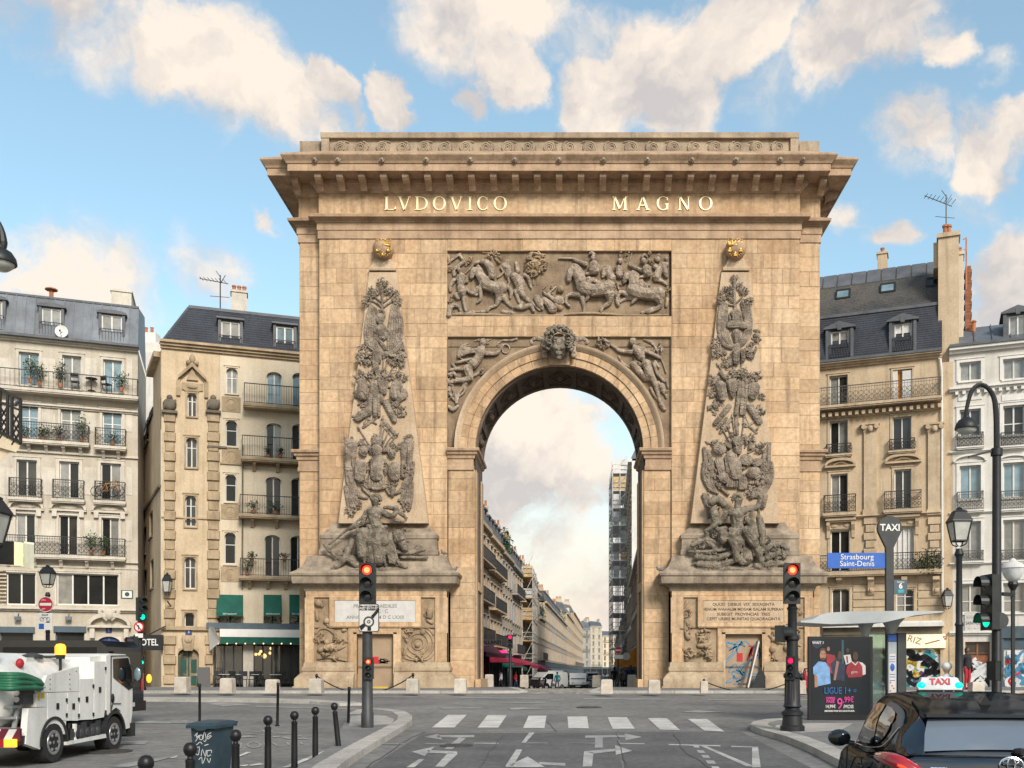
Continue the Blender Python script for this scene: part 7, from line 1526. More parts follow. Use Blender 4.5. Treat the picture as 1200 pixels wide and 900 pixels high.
def person(loc,rz,label,top='cloth_black',legs='cloth_navy',skin='skin',pose='walk',hair='hair',group=None,h=1.72,hands=True):
	o=empty('person',loc,rz,label,'person',group,h/1.72); b=MB(); b.mi=1
	st=.2 if pose=='walk' else .0
	hip=.92 if pose!='sit' else .78
	def leg(s,dy):
		if pose=='sit':b.tube([(s*.1,0,hip),(s*.2,-.42,hip-.02),(s*.2,-.38,hip-.45),(s*.2,-.48,hip-.50)],[.095,.075,.05,.05],8)
		else:b.tube([(s*.09,0,hip),(s*.1,dy*.5-.04,.5),(s*.1,dy,.09),(s*.1,dy-.16,.04)],[.095,.068,.045,.042],8)
	leg(-1,st); leg(1,-st); b.mi=0
	b.tube([(0,0,hip-.04),(0,-.01,hip+.22),(0,0,hip+.42),(0,.01,hip+.52)],[.155,.15,.18,.10],10); b.ell((-.15,0,hip+.45),.075,8,6); b.ell((.15,0,hip+.45),.075,8,6)
	def arm(s,pts):
		b.mi=0; b.tube(pts[:3],[.062,.052,.042],8); b.mi=2; q=Vector(pts[2]); d=(Vector(pts[3])-q).normalized(); b.tube([q,q+d*.07],[.04,.042],7)
		sx=d.orthogonal().normalized();
		if hands:
			for k in range(4):f0=q+d*.09+sx*(k-1.5)*.02; b.tube([f0,f0+d*(.045+.01*(k in(1,2))),f0+d*.07+Vector((0,-.02,-.015))],[.010,.009,.007],5,1)
			b.tube([q+d*.03+sx*.035,q+d*.075+sx*.06],[.012,.009],5)
	sh=hip+.46
	if pose in('reach','sit'):
		for s in(-1,1):arm(s,[(s*.2,0,sh),(s*.27,-.2,sh-.22),(s*.25,-.44,sh-.22),(s*.24,-.56,sh-.22)])
	else:
		arm(-1,[(-.2,0,sh),(-.25,.06+st*.3,sh-.28),(-.24,-st*.4,sh-.52),(-.24,-st*.6,sh-.7)]); arm(1,[(.2,0,sh),(.25,.02,sh-.28),(.24,-.1,sh-.52),(.24,-.14,sh-.7)])
	b.mi=2; b.tube([(0,.01,hip+.5),(0,-.01,hip+.6)],[.055,.052],8); hc=Vector((0,-.02,hip+.70)); b.ell(hc,(.078,.098,.118),12,9); b.ell(hc+Vector((0,-.1,-.012)),(.014,.02,.024),6,5)
	for s in(-1,1):b.ell(hc+Vector((s*.08,0,-.005)),(.014,.022,.032),6,5)
	b.mi=3
	for s in(-1,1):b.ell(hc+Vector((s*.03,-.088,.014)),(.013,.008,.008),6,4)
	b.ell(hc+Vector((0,-.09,-.055)),(.024,.01,.006),6,4)
	b.build('body',[top,legs,skin,'hair'],o,60)
	if hair=='cap':one('helmet','white',o,lambda q:(q.ell(hc+Vector((0,.01,.045)),(.115,.135,.105),12,8),q.box(-.1,.1,hc.y-.2,hc.y-.09,hc.z+.02,hc.z+.035)),60)
	else:one('hair','hair',o,lambda q:(q.ell(hc+Vector((0,.022,.028)),(.088,.100,.105),10,8),q.ell(hc+Vector((0,.05,-.04)),(.07,.06,.09),8,6)),60)
	return o
def gp3(x,d,off=0):return Vector(((x-PX)/F*d,d,gz(d)+off))
for x,d,rz,t,l,sk,lb in[(653,93,200,'cloth_teal','cloth_grey','skin','person in teal jacket among the parked motorbikes'),(704,96,10,'cloth_white','cloth_navy','skin','person in white top walking in the street'),(709,104,190,'cloth_blue','cloth_grey','skin','person in light blue top in the street crowd'),(720,72,175,'cloth_black','cloth_grey','skin','person in black top and grey trousers beside the orange awning'),(726,78,20,'cloth_beige','cloth_navy','skin','person in beige coat under the no entry sign'),(732,82,10,'cloth_grey','cloth_black','skin_dark','person in grey near the shop with the orange awning'),(739,68,0,'cloth_navy','cloth_black','skin_dark','person in navy in the doorway under the orange awning'),(700,120,0,'cloth_black','cloth_navy','skin_dark','small distant person in black behind the street posts'),(714,130,180,'cloth_red','cloth_black','skin','small distant person in red top'),(666,140,0,'cloth_navy','cloth_grey','skin','small distant person in dark blue behind the vans'),(659,150,180,'cloth_black','cloth_black','skin','small distant person in black near the far awning'),(692,150,0,'cloth_beige','cloth_navy','skin','small distant person in beige in mid street'),(587,82,270,'cloth_white','cloth_black','skin','person in white shirt on the cafe terrace under the crimson awning'),(604,88,90,'cloth_red','cloth_navy','skin','person in red beside the cafe windows')]:
	person(gp3(x,d),R(rz),lb,t,l,sk,'walk','hair','passers-by in the far street',1.7,False)
	# ================================================================ STREET FURNITURE
def lampmat(name,c,e):return mat(name,c,.4,emit=e)
lampmat('lit_red',(1,.04,.015),.8); lampmat('lit_pink',(1,.01,.09),.7); lampmat('lit_green',(.0,.75,.40),.6); lampmat('lit_amber',(1,.30,.02),.9); lampmat('lit_core',(1,.22,.08),.9)
mat('lens_dark',(.02,.02,.02),.15,.2,3,spec=.6); mat('amber_off',(.75,.2,.01),.3,.1,3); mat('sign_red',(.42,.012,.03),.45,.1,4); mat('sign_blue',(.02,.10,.40),.45,.12,4,fine=.05); mat('mast_grey',(.034,.037,.038),.5,.25,5,fine=.15)
mat('glassy',(.62,.66,.62),.05,.1,3,trans=.85,spec=.5); mat('lantern_glass',(.55,.55,.5),.25,.15,4,trans=.25); mat('green_glass',(.35,.5,.44),.04,.1,3,trans=.9)
def signal(parent,x,z,s,lit,m='lit_red',rz=0,name='signal_head',n=3,y=-.1):
	o=bpy.data.objects.new(name,None); h=s/n
	b=MB(); w=h*.56; b.box(-w,w,-.06,.12,-s/2,s/2); b.box(-w-.012,w+.012,-.075,-.06,-s/2-.012,s/2+.012)
	o=b.build(name,'darkpaint',parent); o.location=(x,y,z); o.rotation_euler=(0,0,rz)
	for k in range(n):
		zz=s/2-h*(k+.5); r=h*.36
		one('lens',m if k==lit else 'lens_dark',o,lambda q:q.lathey([(r,-.078),(r*.8,-.09),(.001,-.098)],(0,0,zz),16),60)
		if k==lit:one('lens_core','lit_core',o,lambda q:q.lathey([(r*.62,-.096),(.001,-.104)],(0,0,zz),14),60)if m=='lit_red' else None
		one('visor','darkpaint',o,lambda q:q.rings([[(rr*math.cos(t),yy,zz+rr*math.sin(t))for t in[R(-15)+R(210)*i/10 for i in range(11)]]for rr,yy in((r*1.22,-.07),(r*1.2,-.07-r*1.5))],cap=False,closed=False))
	return o
tl=empty('traffic_light',G(430.5,853.5,.1),0,'traffic light on a plain grey mast, red lit, with a white sign under it','traffic light')
D_=tl.location.y; s_=F/D_; zt=lambda y:(PY-y)/s_+CAMH-tl.location.z; xt=lambda x:(x-430.5)/s_
one('mast','mast_grey',tl,lambda b:b.lathe([(.14,0),(.14,.34),(.125,.36),(.12,1.2),(.105,zt(700))],n=14),40)
signal(tl,xt(432),zt(684.5),zt(661)-zt(708),0); signal(tl,xt(433.5),zt(783.5),zt(771.5)-zt(795.5),0,'lit_red',name='repeater')
def plate(b,w,h,r=.05,y0=-.02,y1=0,n=4):
	b.prism([(sx*(w/2-r)+r*math.cos(a),sz*(h/2-r)+r*math.sin(a))for sx,sz,a0 in((1,1,0),(-1,1,90),(-1,-1,180),(1,-1,270))for a in[R(a0+90*k/n)for k in range(n+1)]][::-1],y0,y1)
sg=bpy.data.objects.new('tmp',None); w,h=23.6/s_,32.5/s_
sg=one('sign_plate','black',tl,lambda b:plate(b,w,h)); sg.location=(xt(434),-.14,zt(724.5)); one('sign_face','plaque',sg,lambda b:plate(b,w-.03,h-.03,.04,-.026,-.018))
k_=.03
for q in([(.47,.36),(.47,.20),(.22,-.02),(.10,.06)],[(-.47,-.30),(-.38,-.47),(-.16,-.30),(-.27,-.20)]):one('slash','black',sg,lambda b:b.prism([(u*w,v*h)for u,v in q],-.03,-.024))
one('ring','mast_grey',sg,lambda b:ringp(b,0,-.14*h,.27*w,.27*w,0,360,.035,.035,-.031,-.024,24)); one('hub','mast_grey',sg,lambda b:ringp(b,0,-.14*h,.085*w,.085*w,0,360,.02,.02,-.031,-.024,16)); one('valve','black',sg,lambda b:b.box(-.03,.05,-.031,-.024,-.46*h,-.33*h))
font('FIN DE ZONE À',.058,(0,-.03,.40*h),sg,'black',bold=.002); font('ACCÈS RÉSERVÉ',.058,(0,-.03,.30*h),sg,'black',bold=.002)
tr=empty('traffic_light',G(928.5,856.5,.12),0,'traffic light on a fluted ornamental post, red lit, by the bus shelter','traffic light')
D_=tr.location.y; s_=F/D_; zt=lambda y:(PY-y)/s_+CAMH-tr.location.z; xt=lambda x:(x-928.5)/s_
one('post','iron',tr,lambda b:b.lathe([(.26,0),(.26,.10),(.22,.13),(.20,.32),(.23,.34),(.23,.40),(.17,.44),(.15,.48),(.20,.52),(.17,.57),(.15,1.1),(.19,1.14),(.19,1.2),(.13,1.26),(.12,1.9),(.15,1.94),(.15,2.0),(.10,2.06),(.095,2.55),(.12,2.6),(.09,2.64),(.09,zt(705))],n=16),35)
one('fluting','iron',tr,lambda b:[b.bar((.152*math.cos(k*.524),.152*math.sin(k*.524),.6),(.145*math.cos(k*.524),.145*math.sin(k*.524),1.1),.03)for k in range(12)])
signal(tr,xt(926.5),zt(684.5),zt(661.5)-zt(708),0); signal(tr,xt(926),zt(783),zt(770)-zt(796),0,'lit_pink',R(-25),name='pedestrian_signal')
hd=signal(tr,xt(914),zt(743),zt(734)-zt(753),9,rz=R(75),name='side_signal',n=1); one('arm','iron',tr,lambda b:(b.bar((xt(914),-.05,zt(735)),(0,0,zt(735)),.04),b.bar((xt(914),-.05,zt(751)),(0,0,zt(751)),.04)))
one('finial','iron',tr,lambda b:(b.bar((0,0,zt(794)),(.17,0,zt(794)),.04),b.ell((.2,0,zt(793.5)),(.05,.05,.08),8,6)),50)
ta=empty('traffic_light',gp3(164,39.8,.1),0,'green lit traffic light with a red ringed sign at the alley mouth','traffic light'); D_=39.8; s_=F/D_; zt=lambda y:(PY-y)/s_+CAMH-ta.location.z; xt=lambda x:(x-164)/s_
one('post','iron',ta,lambda b:b.lathe([(.24,0),(.24,.1),(.2,.16),(.18,.7),(.2,.74),(.1,.8),(.085,zt(704))],n=12),35); signal(ta,xt(167),zt(714),zt(701)-zt(728),2,'lit_green',R(55)); signal(ta,xt(168),zt(773.5),zt(768)-zt(779),1,'lit_green',R(15),'pedestrian_signal',2); signal(ta,xt(158),zt(752),.42,0,'lit_red',R(-50),'repeater',1)
rs=one('round_sign','sign_red',ta,lambda b:b.lathey([(.21,-.02),(.21,0)],(0,0,0),20)); rs.location=(xt(165.5),-.2,zt(735)); one('sign_face','white',rs,lambda b:b.lathey([(.155,-.026),(.155,-.018)],(0,0,0),18)); one('slash','sign_red',rs,lambda b:b.bar((-.1,-.03,.12),(.1,-.03,-.12),.03)); one('turn_arrow','black',rs,lambda b:(b.bar((.0,-.029,-.1),(.0,-.029,.05),.035),b.bar((.0,-.029,.05),(-.08,-.029,.05),.035))); pl2=one('sub_plate','white',ta,lambda b:b.box(xt(161),xt(170),-.21,-.18,zt(747.5),zt(742.5)))
tb=empty('traffic_light',gp3(598,49.0),0,'small red lit traffic light in front of the crimson awnings','traffic light'); s_=F/49.0; zt=lambda y:(PY-y)/s_+CAMH-tb.location.z
one('post','iron',tb,lambda b:b.lathe([(.12,0),(.1,.9),(.06,1),(.06,zt(758))],n=10),40); signal(tb,0,zt(752),zt(744)-zt(760),0,'lit_pink'); one('crossarm','iron',tb,lambda b:(b.bar((-.3,0,zt(746)),(.3,0,zt(744.5)),.1),))
tn=empty('no_entry_sign',gp3(724.5,49.2),0,'red no entry sign with a small white plate beside the orange awning','sign'); zt=lambda y:(PY-y)/(F/49.2)+CAMH-tn.location.z
def noentry(parent,z,r,y=-.06):
	o=one('disc','sign_red',parent,lambda b:b.lathey([(r,-.02),(r,.0)],(0,0,0),24)); o.location=(0,y,z); one('bar','white',o,lambda b:b.box(-r*.74,r*.74,-.026,-.018,-r*.17,r*.17)); one('rim','white',o,lambda b:ringp(b,0,0,r,r,0,360,r*.07,r*.07,-.024,-.015,24)); return o
one('post','iron',tn,lambda b:b.bar((0,0,0),(0,0,zt(757)),.07)); noentry(tn,zt(762),.2); one('sub_plate','white',tn,lambda b:b.box(-.2,.24,-.08,-.06,zt(772),zt(767.5)))
def lantern(parent,x,z0,z1,w,y=0,four=True):
	h=z1-z0; n=4 if four else 6; A_=[math.pi/4+2*math.pi*k/n for k in range(n)]; k=1.41 if four else 1.1; o=bpy.data.objects.new('t',None)
	pt=lambda r,z,a:(x+r*k*math.cos(a),y+r*k*math.sin(a),z)
	b=MB()
	for z,r in((z0+.0*h,w*.30),(z0+.56*h,w*.46)):
		for i in range(n):b.bar(pt(r,z,A_[i]),pt(r,z,A_[(i+1)%n]),w*.07)
	for a in A_:b.bar(pt(w*.30,z0,a),pt(w*.46,z0+.56*h,a),w*.06)
	b.rings([[pt(r,z,a)for a in A_]for r,z in((w*.52,z0+.56*h),(w*.5,z0+.6*h),(w*.30,z0+.83*h),(w*.31,z0+.86*h),(w*.2,z0+.9*h),(w*.10,z0+.92*h),(w*.12,z0+.96*h),(.01,z0+h))])
	for a in A_:b.tube([pt(w*.3,z0,a),pt(w*.24,z0-.1*h,a),pt(.03,z0-.16*h,a)],w*.03,5)
	o=b.build('lantern','iron',parent)
	for i in range(n):one('glass_pane','lantern_glass',o,lambda q:q.add([pt(w*.29,z0+.01*h,A_[i]),pt(w*.29,z0+.01*h,A_[(i+1)%n]),pt(w*.45,z0+.55*h,A_[(i+1)%n]),pt(w*.45,z0+.55*h,A_[i])],[(0,1,2,3)]))
	return o
def lamp_post(x,d,ytop,ylan,wpx,label,base=.1,thick=1.0,grp='lantern lamp posts'):
	o=empty('street_lamp',gp3(x,d,base),0,label,'street lamp',grp); s=F/d; z=lambda y:(PY-y)/s+CAMH-o.location.z; t=thick
	one('post','iron',o,lambda b:b.lathe([(.2*t,0),(.2*t,.12),(.16*t,.2),(.13*t,.7),(.16*t,.75),(.09*t,.85),(.075*t,z(ylan)*.55),(.095*t,z(ylan)*.55+.04),(.07*t,z(ylan)*.55+.1),(.06*t,z(ylan+9)-.2),(.1*t,z(ylan+9)-.12),(.06*t,z(ylan+9))],n=12),40); lantern(o,0,z(ylan),z(ytop),wpx/s,four=True); return o,z
lamp_post(1124,21,594,634,23,'large black lantern lamp post before the white building'); lp_,z_=lamp_post(56,38,662,685,14,'small lantern lamp post carrying the no entry sign',grp='lantern lamp posts')
ne=noentry(lp_,z_(708.5),.3,-.14); font('vélos',.09,(-.08,-.028,.17),ne,'white'); font('sauf',.09,(-.08,-.028,-.17),ne,'white');
p1=one('sub_plate','white',lp_,lambda b:b.box(-.29,.25,-.16,-.13,z_(728.6),z_(718.6))); font('SAUF',.11,(-.02,-.165,z_(721)),p1,'black'); b=MB(); [ringp(b,cx,z_(726),.08,.08,0,360,.014,.014,-.166,-.16,14)for cx in(-.14,.10)]; b.bar((-.14,-.163,z_(726)),(-.02,-.163,z_(723.6)),.014); b.bar((-.02,-.163,z_(723.6)),(.1,-.163,z_(726)),.014); b.build('bicycle_symbol','black',p1)
p2=one('sub_plate','white',lp_,lambda b:b.box(-.29,.25,-.16,-.13,z_(738.4),z_(730))); one('blue_pictogram','sign_blue',p2,lambda b:b.box(-.26,-.06,-.166,-.16,z_(737.4),z_(731)))
wl=empty('wall_lantern',fworld(L2,198,702,.55),0,'black wall lantern on the stair tower of the buff building','wall lamp'); lantern(wl,-.05,.35,1.4,.42); one('bracket','iron',wl,lambda b:b.bar((-.05,.5,-.4),(-.05,0,-.15),.05))
w2=empty('wall_lantern',fworld(R1,1110,711,.4),0,'small black lantern on the corner between the tan and white buildings','wall lamp'); lantern(w2,0,0,1.0,.5)
for x,y in((1061,742),):pass
def dome_lamp(o,x,y,z,r):
	h=one('lamp_head','iron',o,lambda b:b.lathe([(r,0),(r*1.02,.06*r),(r*.95,.4*r),(r*.7,.8*r),(r*.3,1.05*r),(r*.22,1.3*r),(.04,1.35*r)],(x,y,z),18),40); one('bowl','lantern_glass',h,lambda b:b.lathe([(.02,-.5*r),(.5*r,-.42*r),(.82*r,-.15*r),(.88*r,.02)],(x,y,z),16),60)
cl=empty('curved_street_lamp',gp3(1168,24,.1),0,'tall street lamp with a hooked arm and dome head at the right','street lamp','hooked dome street lamps'); s_=F/24; zt=lambda y:(PY-y)/s_+CAMH-cl.location.z; xt=lambda x:(x-1168)/s_
one('post','iron',cl,lambda b:b.lathe([(.2,0),(.2,.3),(.12,.5),(.1,zt(535)),(.14,zt(534)),(.14,zt(526)),(.07,zt(524))],n=12),40); one('hook','iron',cl,lambda b:b.tube([(0,0,zt(526)),(xt(1167),0,zt(480)),(xt(1162),0,zt(460)),(xt(1150),0,zt(450.5)),(xt(1139),0,zt(458)),(xt(1133),0,zt(478)),(xt(1132),0,zt(491))],[.075,.07,.06,.055,.055,.05,.05],8)); one('bracket','iron',cl,lambda b:b.bar((0,0,zt(527)),(xt(1133),-.1,zt(536.5)),.045)); dome_lamp(cl,xt(1132.5),0,zt(503),13/s_)
st=empty('traffic_light',gp3(1164,23.7,.1),0,'black traffic light seen from the side, green glimmer, on the lamp column','traffic light'); zt=lambda y:(PY-y)/(F/23.7)+CAMH-st.location.z; signal(st,-.1,zt(706),zt(674)-zt(738),2,'lit_green',R(-82),y=0); one('bracket','iron',st,lambda b:(b.bar((-.1,0,zt(680)),(.14,.1,zt(680)),.06),b.bar((-.1,0,zt(732)),(.14,.1,zt(732)),.06))); signal(st,-.02,zt(786),zt(775)-zt(797),9,rz=R(120),name='pedestrian_signal',n=2,y=-.1); one('round_sign','mast_grey',st,lambda b:b.lathey([(.2,.1),(.2,.13)],(.22,0,zt(727)),20))
gl=empty('globe_lamp',gp3(1187,26,.1),0,'white acorn shaped globe lamp on a dark arm at the right edge','street lamp'); zt=lambda y:(PY-y)/(F/26)+CAMH-gl.location.z
one('globe','cloth_white',gl,lambda b:b.lathe([(.1,zt(682)),(.2,zt(677)),(.27,zt(670)),(.30,zt(666))],n=14),50); one('cap','tarp',gl,lambda b:b.lathe([(.32,zt(666)),(.26,zt(661)),(.1,zt(658)),(.06,zt(655)),(.02,zt(654))],n=14),40); one('arm','iron',gl,lambda b:(b.lathe([(.12,zt(682)),(.14,zt(685)),(.06,zt(692))],n=10),b.bar((0,0,zt(690)),(0,0,zt(702)),.09),b.bar((0,0,zt(697)),(-.42,-.3,zt(697)),.09),b.bar((0,0,0),(0,0,zt(702)),.08)))
hl=empty('curved_street_lamp',gp3(-26,20,0),0,'dome street lamp hanging in at the top left edge','street lamp','hooked dome street lamps'); zt=lambda y:(PY-y)/(F/20)+CAMH-hl.location.z; xt=lambda x:(x+26)/(F/20)
one('post','iron',hl,lambda b:b.lathe([(.18,0),(.1,.6),(.08,zt(290))],n=10)); one('hook','iron',hl,lambda b:b.tube([(0,0,zt(290)),(xt(-20),0,zt(262)),(xt(-8),0,zt(256)),(xt(1),0,zt(268)),(xt(4),0,zt(284)),(xt(3),0,zt(294))],[.07,.07,.06,.06,.08,.05],8)); dome_lamp(hl,xt(1),0,zt(309),17/(F/20))
cb=empty('corner_building',P(-130,784,24),0,'corner of a nearer building at the left edge with lattice balcony and cream soffit','building'); o_=cb.location; q_=lambda x,y,d=24:P(x,y,d)-o_
one('wall','buff_pale',cb,lambda b:b.box(-5,q_(-22,0).x,-9,-.01,-1.7,16));
bal=one('balcony','buff_pale',cb,lambda b:(b.add([q_(-22,496,24),q_(24,521,24),q_(18,521,25.2),q_(-22,505,25.2),q_(-22,518,24),q_(19,530,24),q_(14,530,25.2),q_(-22,522,25.2)],[(0,1,2,3),(4,7,6,5),(0,4,5,1),(1,5,6,2)]),b.add([q_(-22,518.2,24.1),q_(12,529,24.1),q_(0,541,24.1),q_(-22,548,24.1)],[(0,3,2,1)])))
def lat(b):
	p=lambda x,y:q_(x,y,24)
	for(a,c,w)in(((-22,444),(24,468),.07),((-22,462),(24,481),.05),((-22,494),(24,519),.07)):b.bar(p(*a),p(*c),w)
	for x in(0,9,14,24):b.bar(p(x,456+(x-0)*.52),p(x,506+x*.54),.06)
	for x0,x1 in((-20,0),(0,9),(14,24)):
		for k in range(3):ya,yb=476+k*11+x0*.5,487+k*11+x1*.5; b.bar(p(x0,ya),p(x1,yb),.035); b.bar(p(x0,yb),p(x1,ya),.035)
	b.bar(q_(24,468,24),q_(18,474,25.2),.06); b.bar(q_(24,519,24),q_(18,519,25.2),.06)
one('railing','rail',bal,lat)
sb=empty('sign_box',P(-30,650,22),0,'black and cream lightbox sign jutting in at the left edge','sign'); o2_=sb.location; q2=lambda x,y,d=22:P(x,y,d)-o2_
one('dark_face','black',sb,lambda b:b.add([q2(-30,634,21),q2(16.5,634.5,22),q2(16.5,662,22),q2(-30,660,21),q2(-30,634,24),q2(16.5,634.5,24),q2(16.5,662,24),q2(-30,660,24)],[(0,3,2,1),(0,1,5,4),(3,7,6,2)]));
for xa,xb in((16.5,27.6),(28.1,40)):one('cream_face','lit_sign',sb,lambda b:b.add([q2(xa,634.5+(xa-16)*.16,22),q2(xb,634.5+(xb-16)*.16,22+(xb-16)*.03),q2(xb,662+(xb-16)*.2,22+(xb-16)*.03),q2(xa,662+(xa-16)*.2,22),q2(xa,634.5,25),q2(xb,636,25),q2(xb,662,25),q2(xa,662,25)],[(0,3,2,1),(0,1,5,4),(3,7,6,2),(1,2,6,5)]))
sc=empty('slatted_screen',P(-20,710,24),0,'pale wooden slatted screen at the left edge','screen'); o3_=sc.location
for k in range(9):one('slat','tan_trim',sc,lambda b:b.box((-40)/(F/24),26.5/(F/24),0,.04,(710-672-k*4.4)/(F/24),(710-672-k*4.4)/(F/24)+.055))
le=empty('wall_lantern',P(-15,610,13),0,'large dark lantern cut off by the left edge','wall lamp'); lantern(le,0,-.3,.42,.44); one('bracket','iron',le,lambda b:b.bar((0,0,.42),(-1,0,.6),.05))
bs=empty('bus_shelter',gp3(1005,24.4,.12),0,'glass bus shelter with a curved grey roof beside the advert','bus shelter'); s_=F/24.4; zt=lambda y:(PY-y)/s_+CAMH-bs.location.z; xt=lambda x:(x-1005)/s_
mat('shelter_grey',(.40,.42,.42),.4,.1,2)
prof=[(930,729.5),(944,727.5),(952,722.5),(962,720),(985,718.6),(1040,718),(1092,718.2)]; bot=[(1092,719.5),(1060,723),(1025,731),(985,732.5),(965,733),(948,732),(930,731)]
one('roof','shelter_grey',bs,lambda b:b.prism([(xt(x),zt(y))for x,y in prof+bot],-.75,.9),40)
for x in(1017,1048):one('support','shelter_grey',bs,lambda b:b.rings([[(xt(x)+r*math.cos(t),.2+r*.6*math.sin(t),zt(y))for t in[k*math.pi/5 for k in range(10)]]for r,y in((.09,845),(.09,745),(.12,738),(.22,730),(.34,724))]),50)
o=one('glass_wall','green_glass',bs,lambda b:b.box(xt(1021.5),xt(1041),.28,.295,zt(842),zt(742))); one('frame','shelter_grey',bs,lambda b:(b.box(xt(1021),xt(1022),.26,.31,zt(843),zt(742)),b.box(xt(1021),xt(1042),.26,.31,zt(743),zt(741.5))))
ic=one('info_column','mast_grey',bs,lambda b:(b.box(xt(1041),xt(1053),.1,.24,zt(843),zt(742.5)),b.box(xt(1053),xt(1063),.05,.3,zt(843),zt(741.5)))); ip=one('map_panel','grey_blue',ic,lambda b:b.box(xt(1042.3),xt(1052),.085,.1,zt(815),zt(752))); one('header','sign_blue',ic,lambda b:b.box(xt(1042.3),xt(1052),.085,.1,zt(751),zt(744))); one('map_sheet','plaque',ip,lambda b:b.box(xt(1043.3),xt(1051),.078,.085,zt(813),zt(766)))
one('route_map','sign_blue',ip,lambda b:(b.ell((xt(1047),.078,zt(782)),(.06,.004,.1),8,5),*[b.box(xt(1044),xt(1050),.074,.078,zt(y+.8),zt(y))for y in(769,772,775,790,793,797)]),60); one('route_marks','red_paint',ip,lambda b:[b.box(xt(1044+k%3*2),xt(1045.4+k%3*2),.074,.078,zt(y+1.6),zt(y))for k,y in enumerate((799,803,806,809))])
ad=empty('advert_panel',gp3(984,24.0,.12),0,'black framed illuminated advert poster showing footballers and a price','advert panel'); s_=F/24.0; zt=lambda y:(PY-y)/s_+CAMH-ad.location.z; xt=lambda x:(x-984)/s_
one('frame','black',ad,lambda b:(b.box(xt(947),xt(1021.5),-.09,.09,zt(843.5),zt(746)),b.box(xt(960),xt(1010),-.06,.06,0,zt(843)))); mat('poster',(.012,.016,.02),.25,.3,1.5)
po=one('poster','poster',ad,lambda b:b.box(xt(950),xt(1018.5),-.096,-.09,zt(837),zt(749))); L_=[0]
def flat(m,pts):L_[0]+=1; y=-.098-L_[0]*.0006; one('print',m,po,lambda b:b.add([(xt(x),y,zt(yy))for x,yy in stp(pts)],[list(range(len(stp(pts))))][::1]))if False else one('print',m,po,lambda b:b.prism([(xt(x),zt(yy))for x,yy in stp(pts)],y,y+.0005))
mat('p_skin',(.30,.15,.09),.5); mat('p_dark',(.07,.035,.02),.5); mat('p_sky',(.16,.30,.52),.5,.3,9); mat('p_red',(.26,.02,.03),.5,.3,9); mat('p_navy',(.02,.025,.06),.5,.3,9); mat('p_pink',(.55,.04,.24),.5); mat('p_blue',(.02,.10,.28),.5); mat('p_teal',(.03,.09,.11),.6)
def ov(m,x,y,rx,ry):flat(m,' '.join(f'{x + rx * math.cos(k * .524):.2f},{y + ry * math.sin(k * .524):.2f}' for k in range(12)))
flat('p_navy','951,750 961,750 962,757 956,760 951,757'); flat('p_teal','985,750 987.5,750 987.5,790 985,790')
flat('p_red','967,766 977,768 979,778 975,790 968,786'); ov('p_skin',969.5,760.5,1.7,2.6); flat('p_navy','972,778 982,768 986,784 984,797 976,797'); ov('p_dark',983,768,2.6,5); flat('p_skin','979,774 982,776 978,797 975.5,797'); flat('plaque','987,768 995,767 997,776 990,779'); flat('p_red','990,769 992,769 992.6,777 991,777'); ov('p_dark',992,762,1.8,2.8); flat('p_navy','983,778 989,778 988,798 984,798')
flat('p_red','991,781 996,775.5 1005,775.5 1012,779 1012.5,790 1007,793.5 993,794 990,788'); flat('plaque','1005,775.5 1009,776.5 1012.8,780 1013,790 1009.5,791 1009,781'); flat('plaque','996,775.5 1001,780 1004.5,775.5 1003.6,775.2 1001,778.4 997,775'); ov('p_dark',1001,769,3.1,5.4); font('gcm',4.6/s_,(xt(999.5),-.125,zt(787.5)),po,'plaque',ext=.0005)
flat('p_skin','953,789 956.5,789 957,805 953.5,805.5'); flat('p_sky','951.5,782 958,775 966,776 971,783 972,801 957,804 956.5,792 952,790'); ov('p_dark',963,763,4,3.6); ov('p_skin',963,768,3.7,6); flat('p_dark','960.5,771 965.5,771 965,774 961,774'); flat('p_navy','960.8,766 962.4,766 962.4,766.8 960.8,766.8'); flat('p_navy','964,766 965.6,766 965.6,766.8 964,766.8')
for t,sz,x,y,m,sx in(('WAIT ?',3.4,957,753.5,'plaque',1),('LIGUE',8.6,974.5,809.5,'p_blue',.72),('1+',8.6,991.5,809.5,'p_blue',.8),('9',14.5,982.5,825,'p_pink',.8),(',99€',7.5,992.5,820,'p_pink',.72),('/MOIS',4.6,992.5,828,'plaque',.8),('OFFRE',3.6,971.5,818.5,'p_pink',.85),('PASS',3.6,971.5,822,'p_pink',1),('14,99€',4.2,971.5,827.8,'plaque',.8),('ABONNEZ-VOUS SUR LIGUE1PLUS.FR',2.1,982,833,'plaque',.8),('/////',4,1000,809.5,'p_blue',.5)):font(t,sz/s_*1.25,(xt(x),-.128,zt(y)),po,m,ext=.0005,sx=sx,bold=.003)
tt=empty('taxi_totem',gp3(1042,26,.12),0,'dark taxi stand totem with a round white lettered head','sign'); s_=F/26; zt=lambda y:(PY-y)/s_+CAMH-tt.location.z; xt=lambda x:(x-1042)/s_
r_=14/s_
def tot(b):
	pts=[(r_*math.cos(R(a)),zt(619)+r_*math.sin(R(a)))for a in range(200,-21,-10)]
	b.prism(pts[::-1]+[(-.09-.0,zt(646))]+[(.09,zt(646))]if False else[(r_*math.cos(R(a)),zt(619)+r_*math.sin(R(a)))for a in range(-30,211,10)]+[(-.1,zt(642)),(-.085,0),(.085,0),(.1,zt(642))],-.07,.07)
one('head','mast_grey',tt,tot); font('TAXI',.25,(0,-.078,zt(619)),tt,'white',ext=.004,bold=.006,sx=.95)
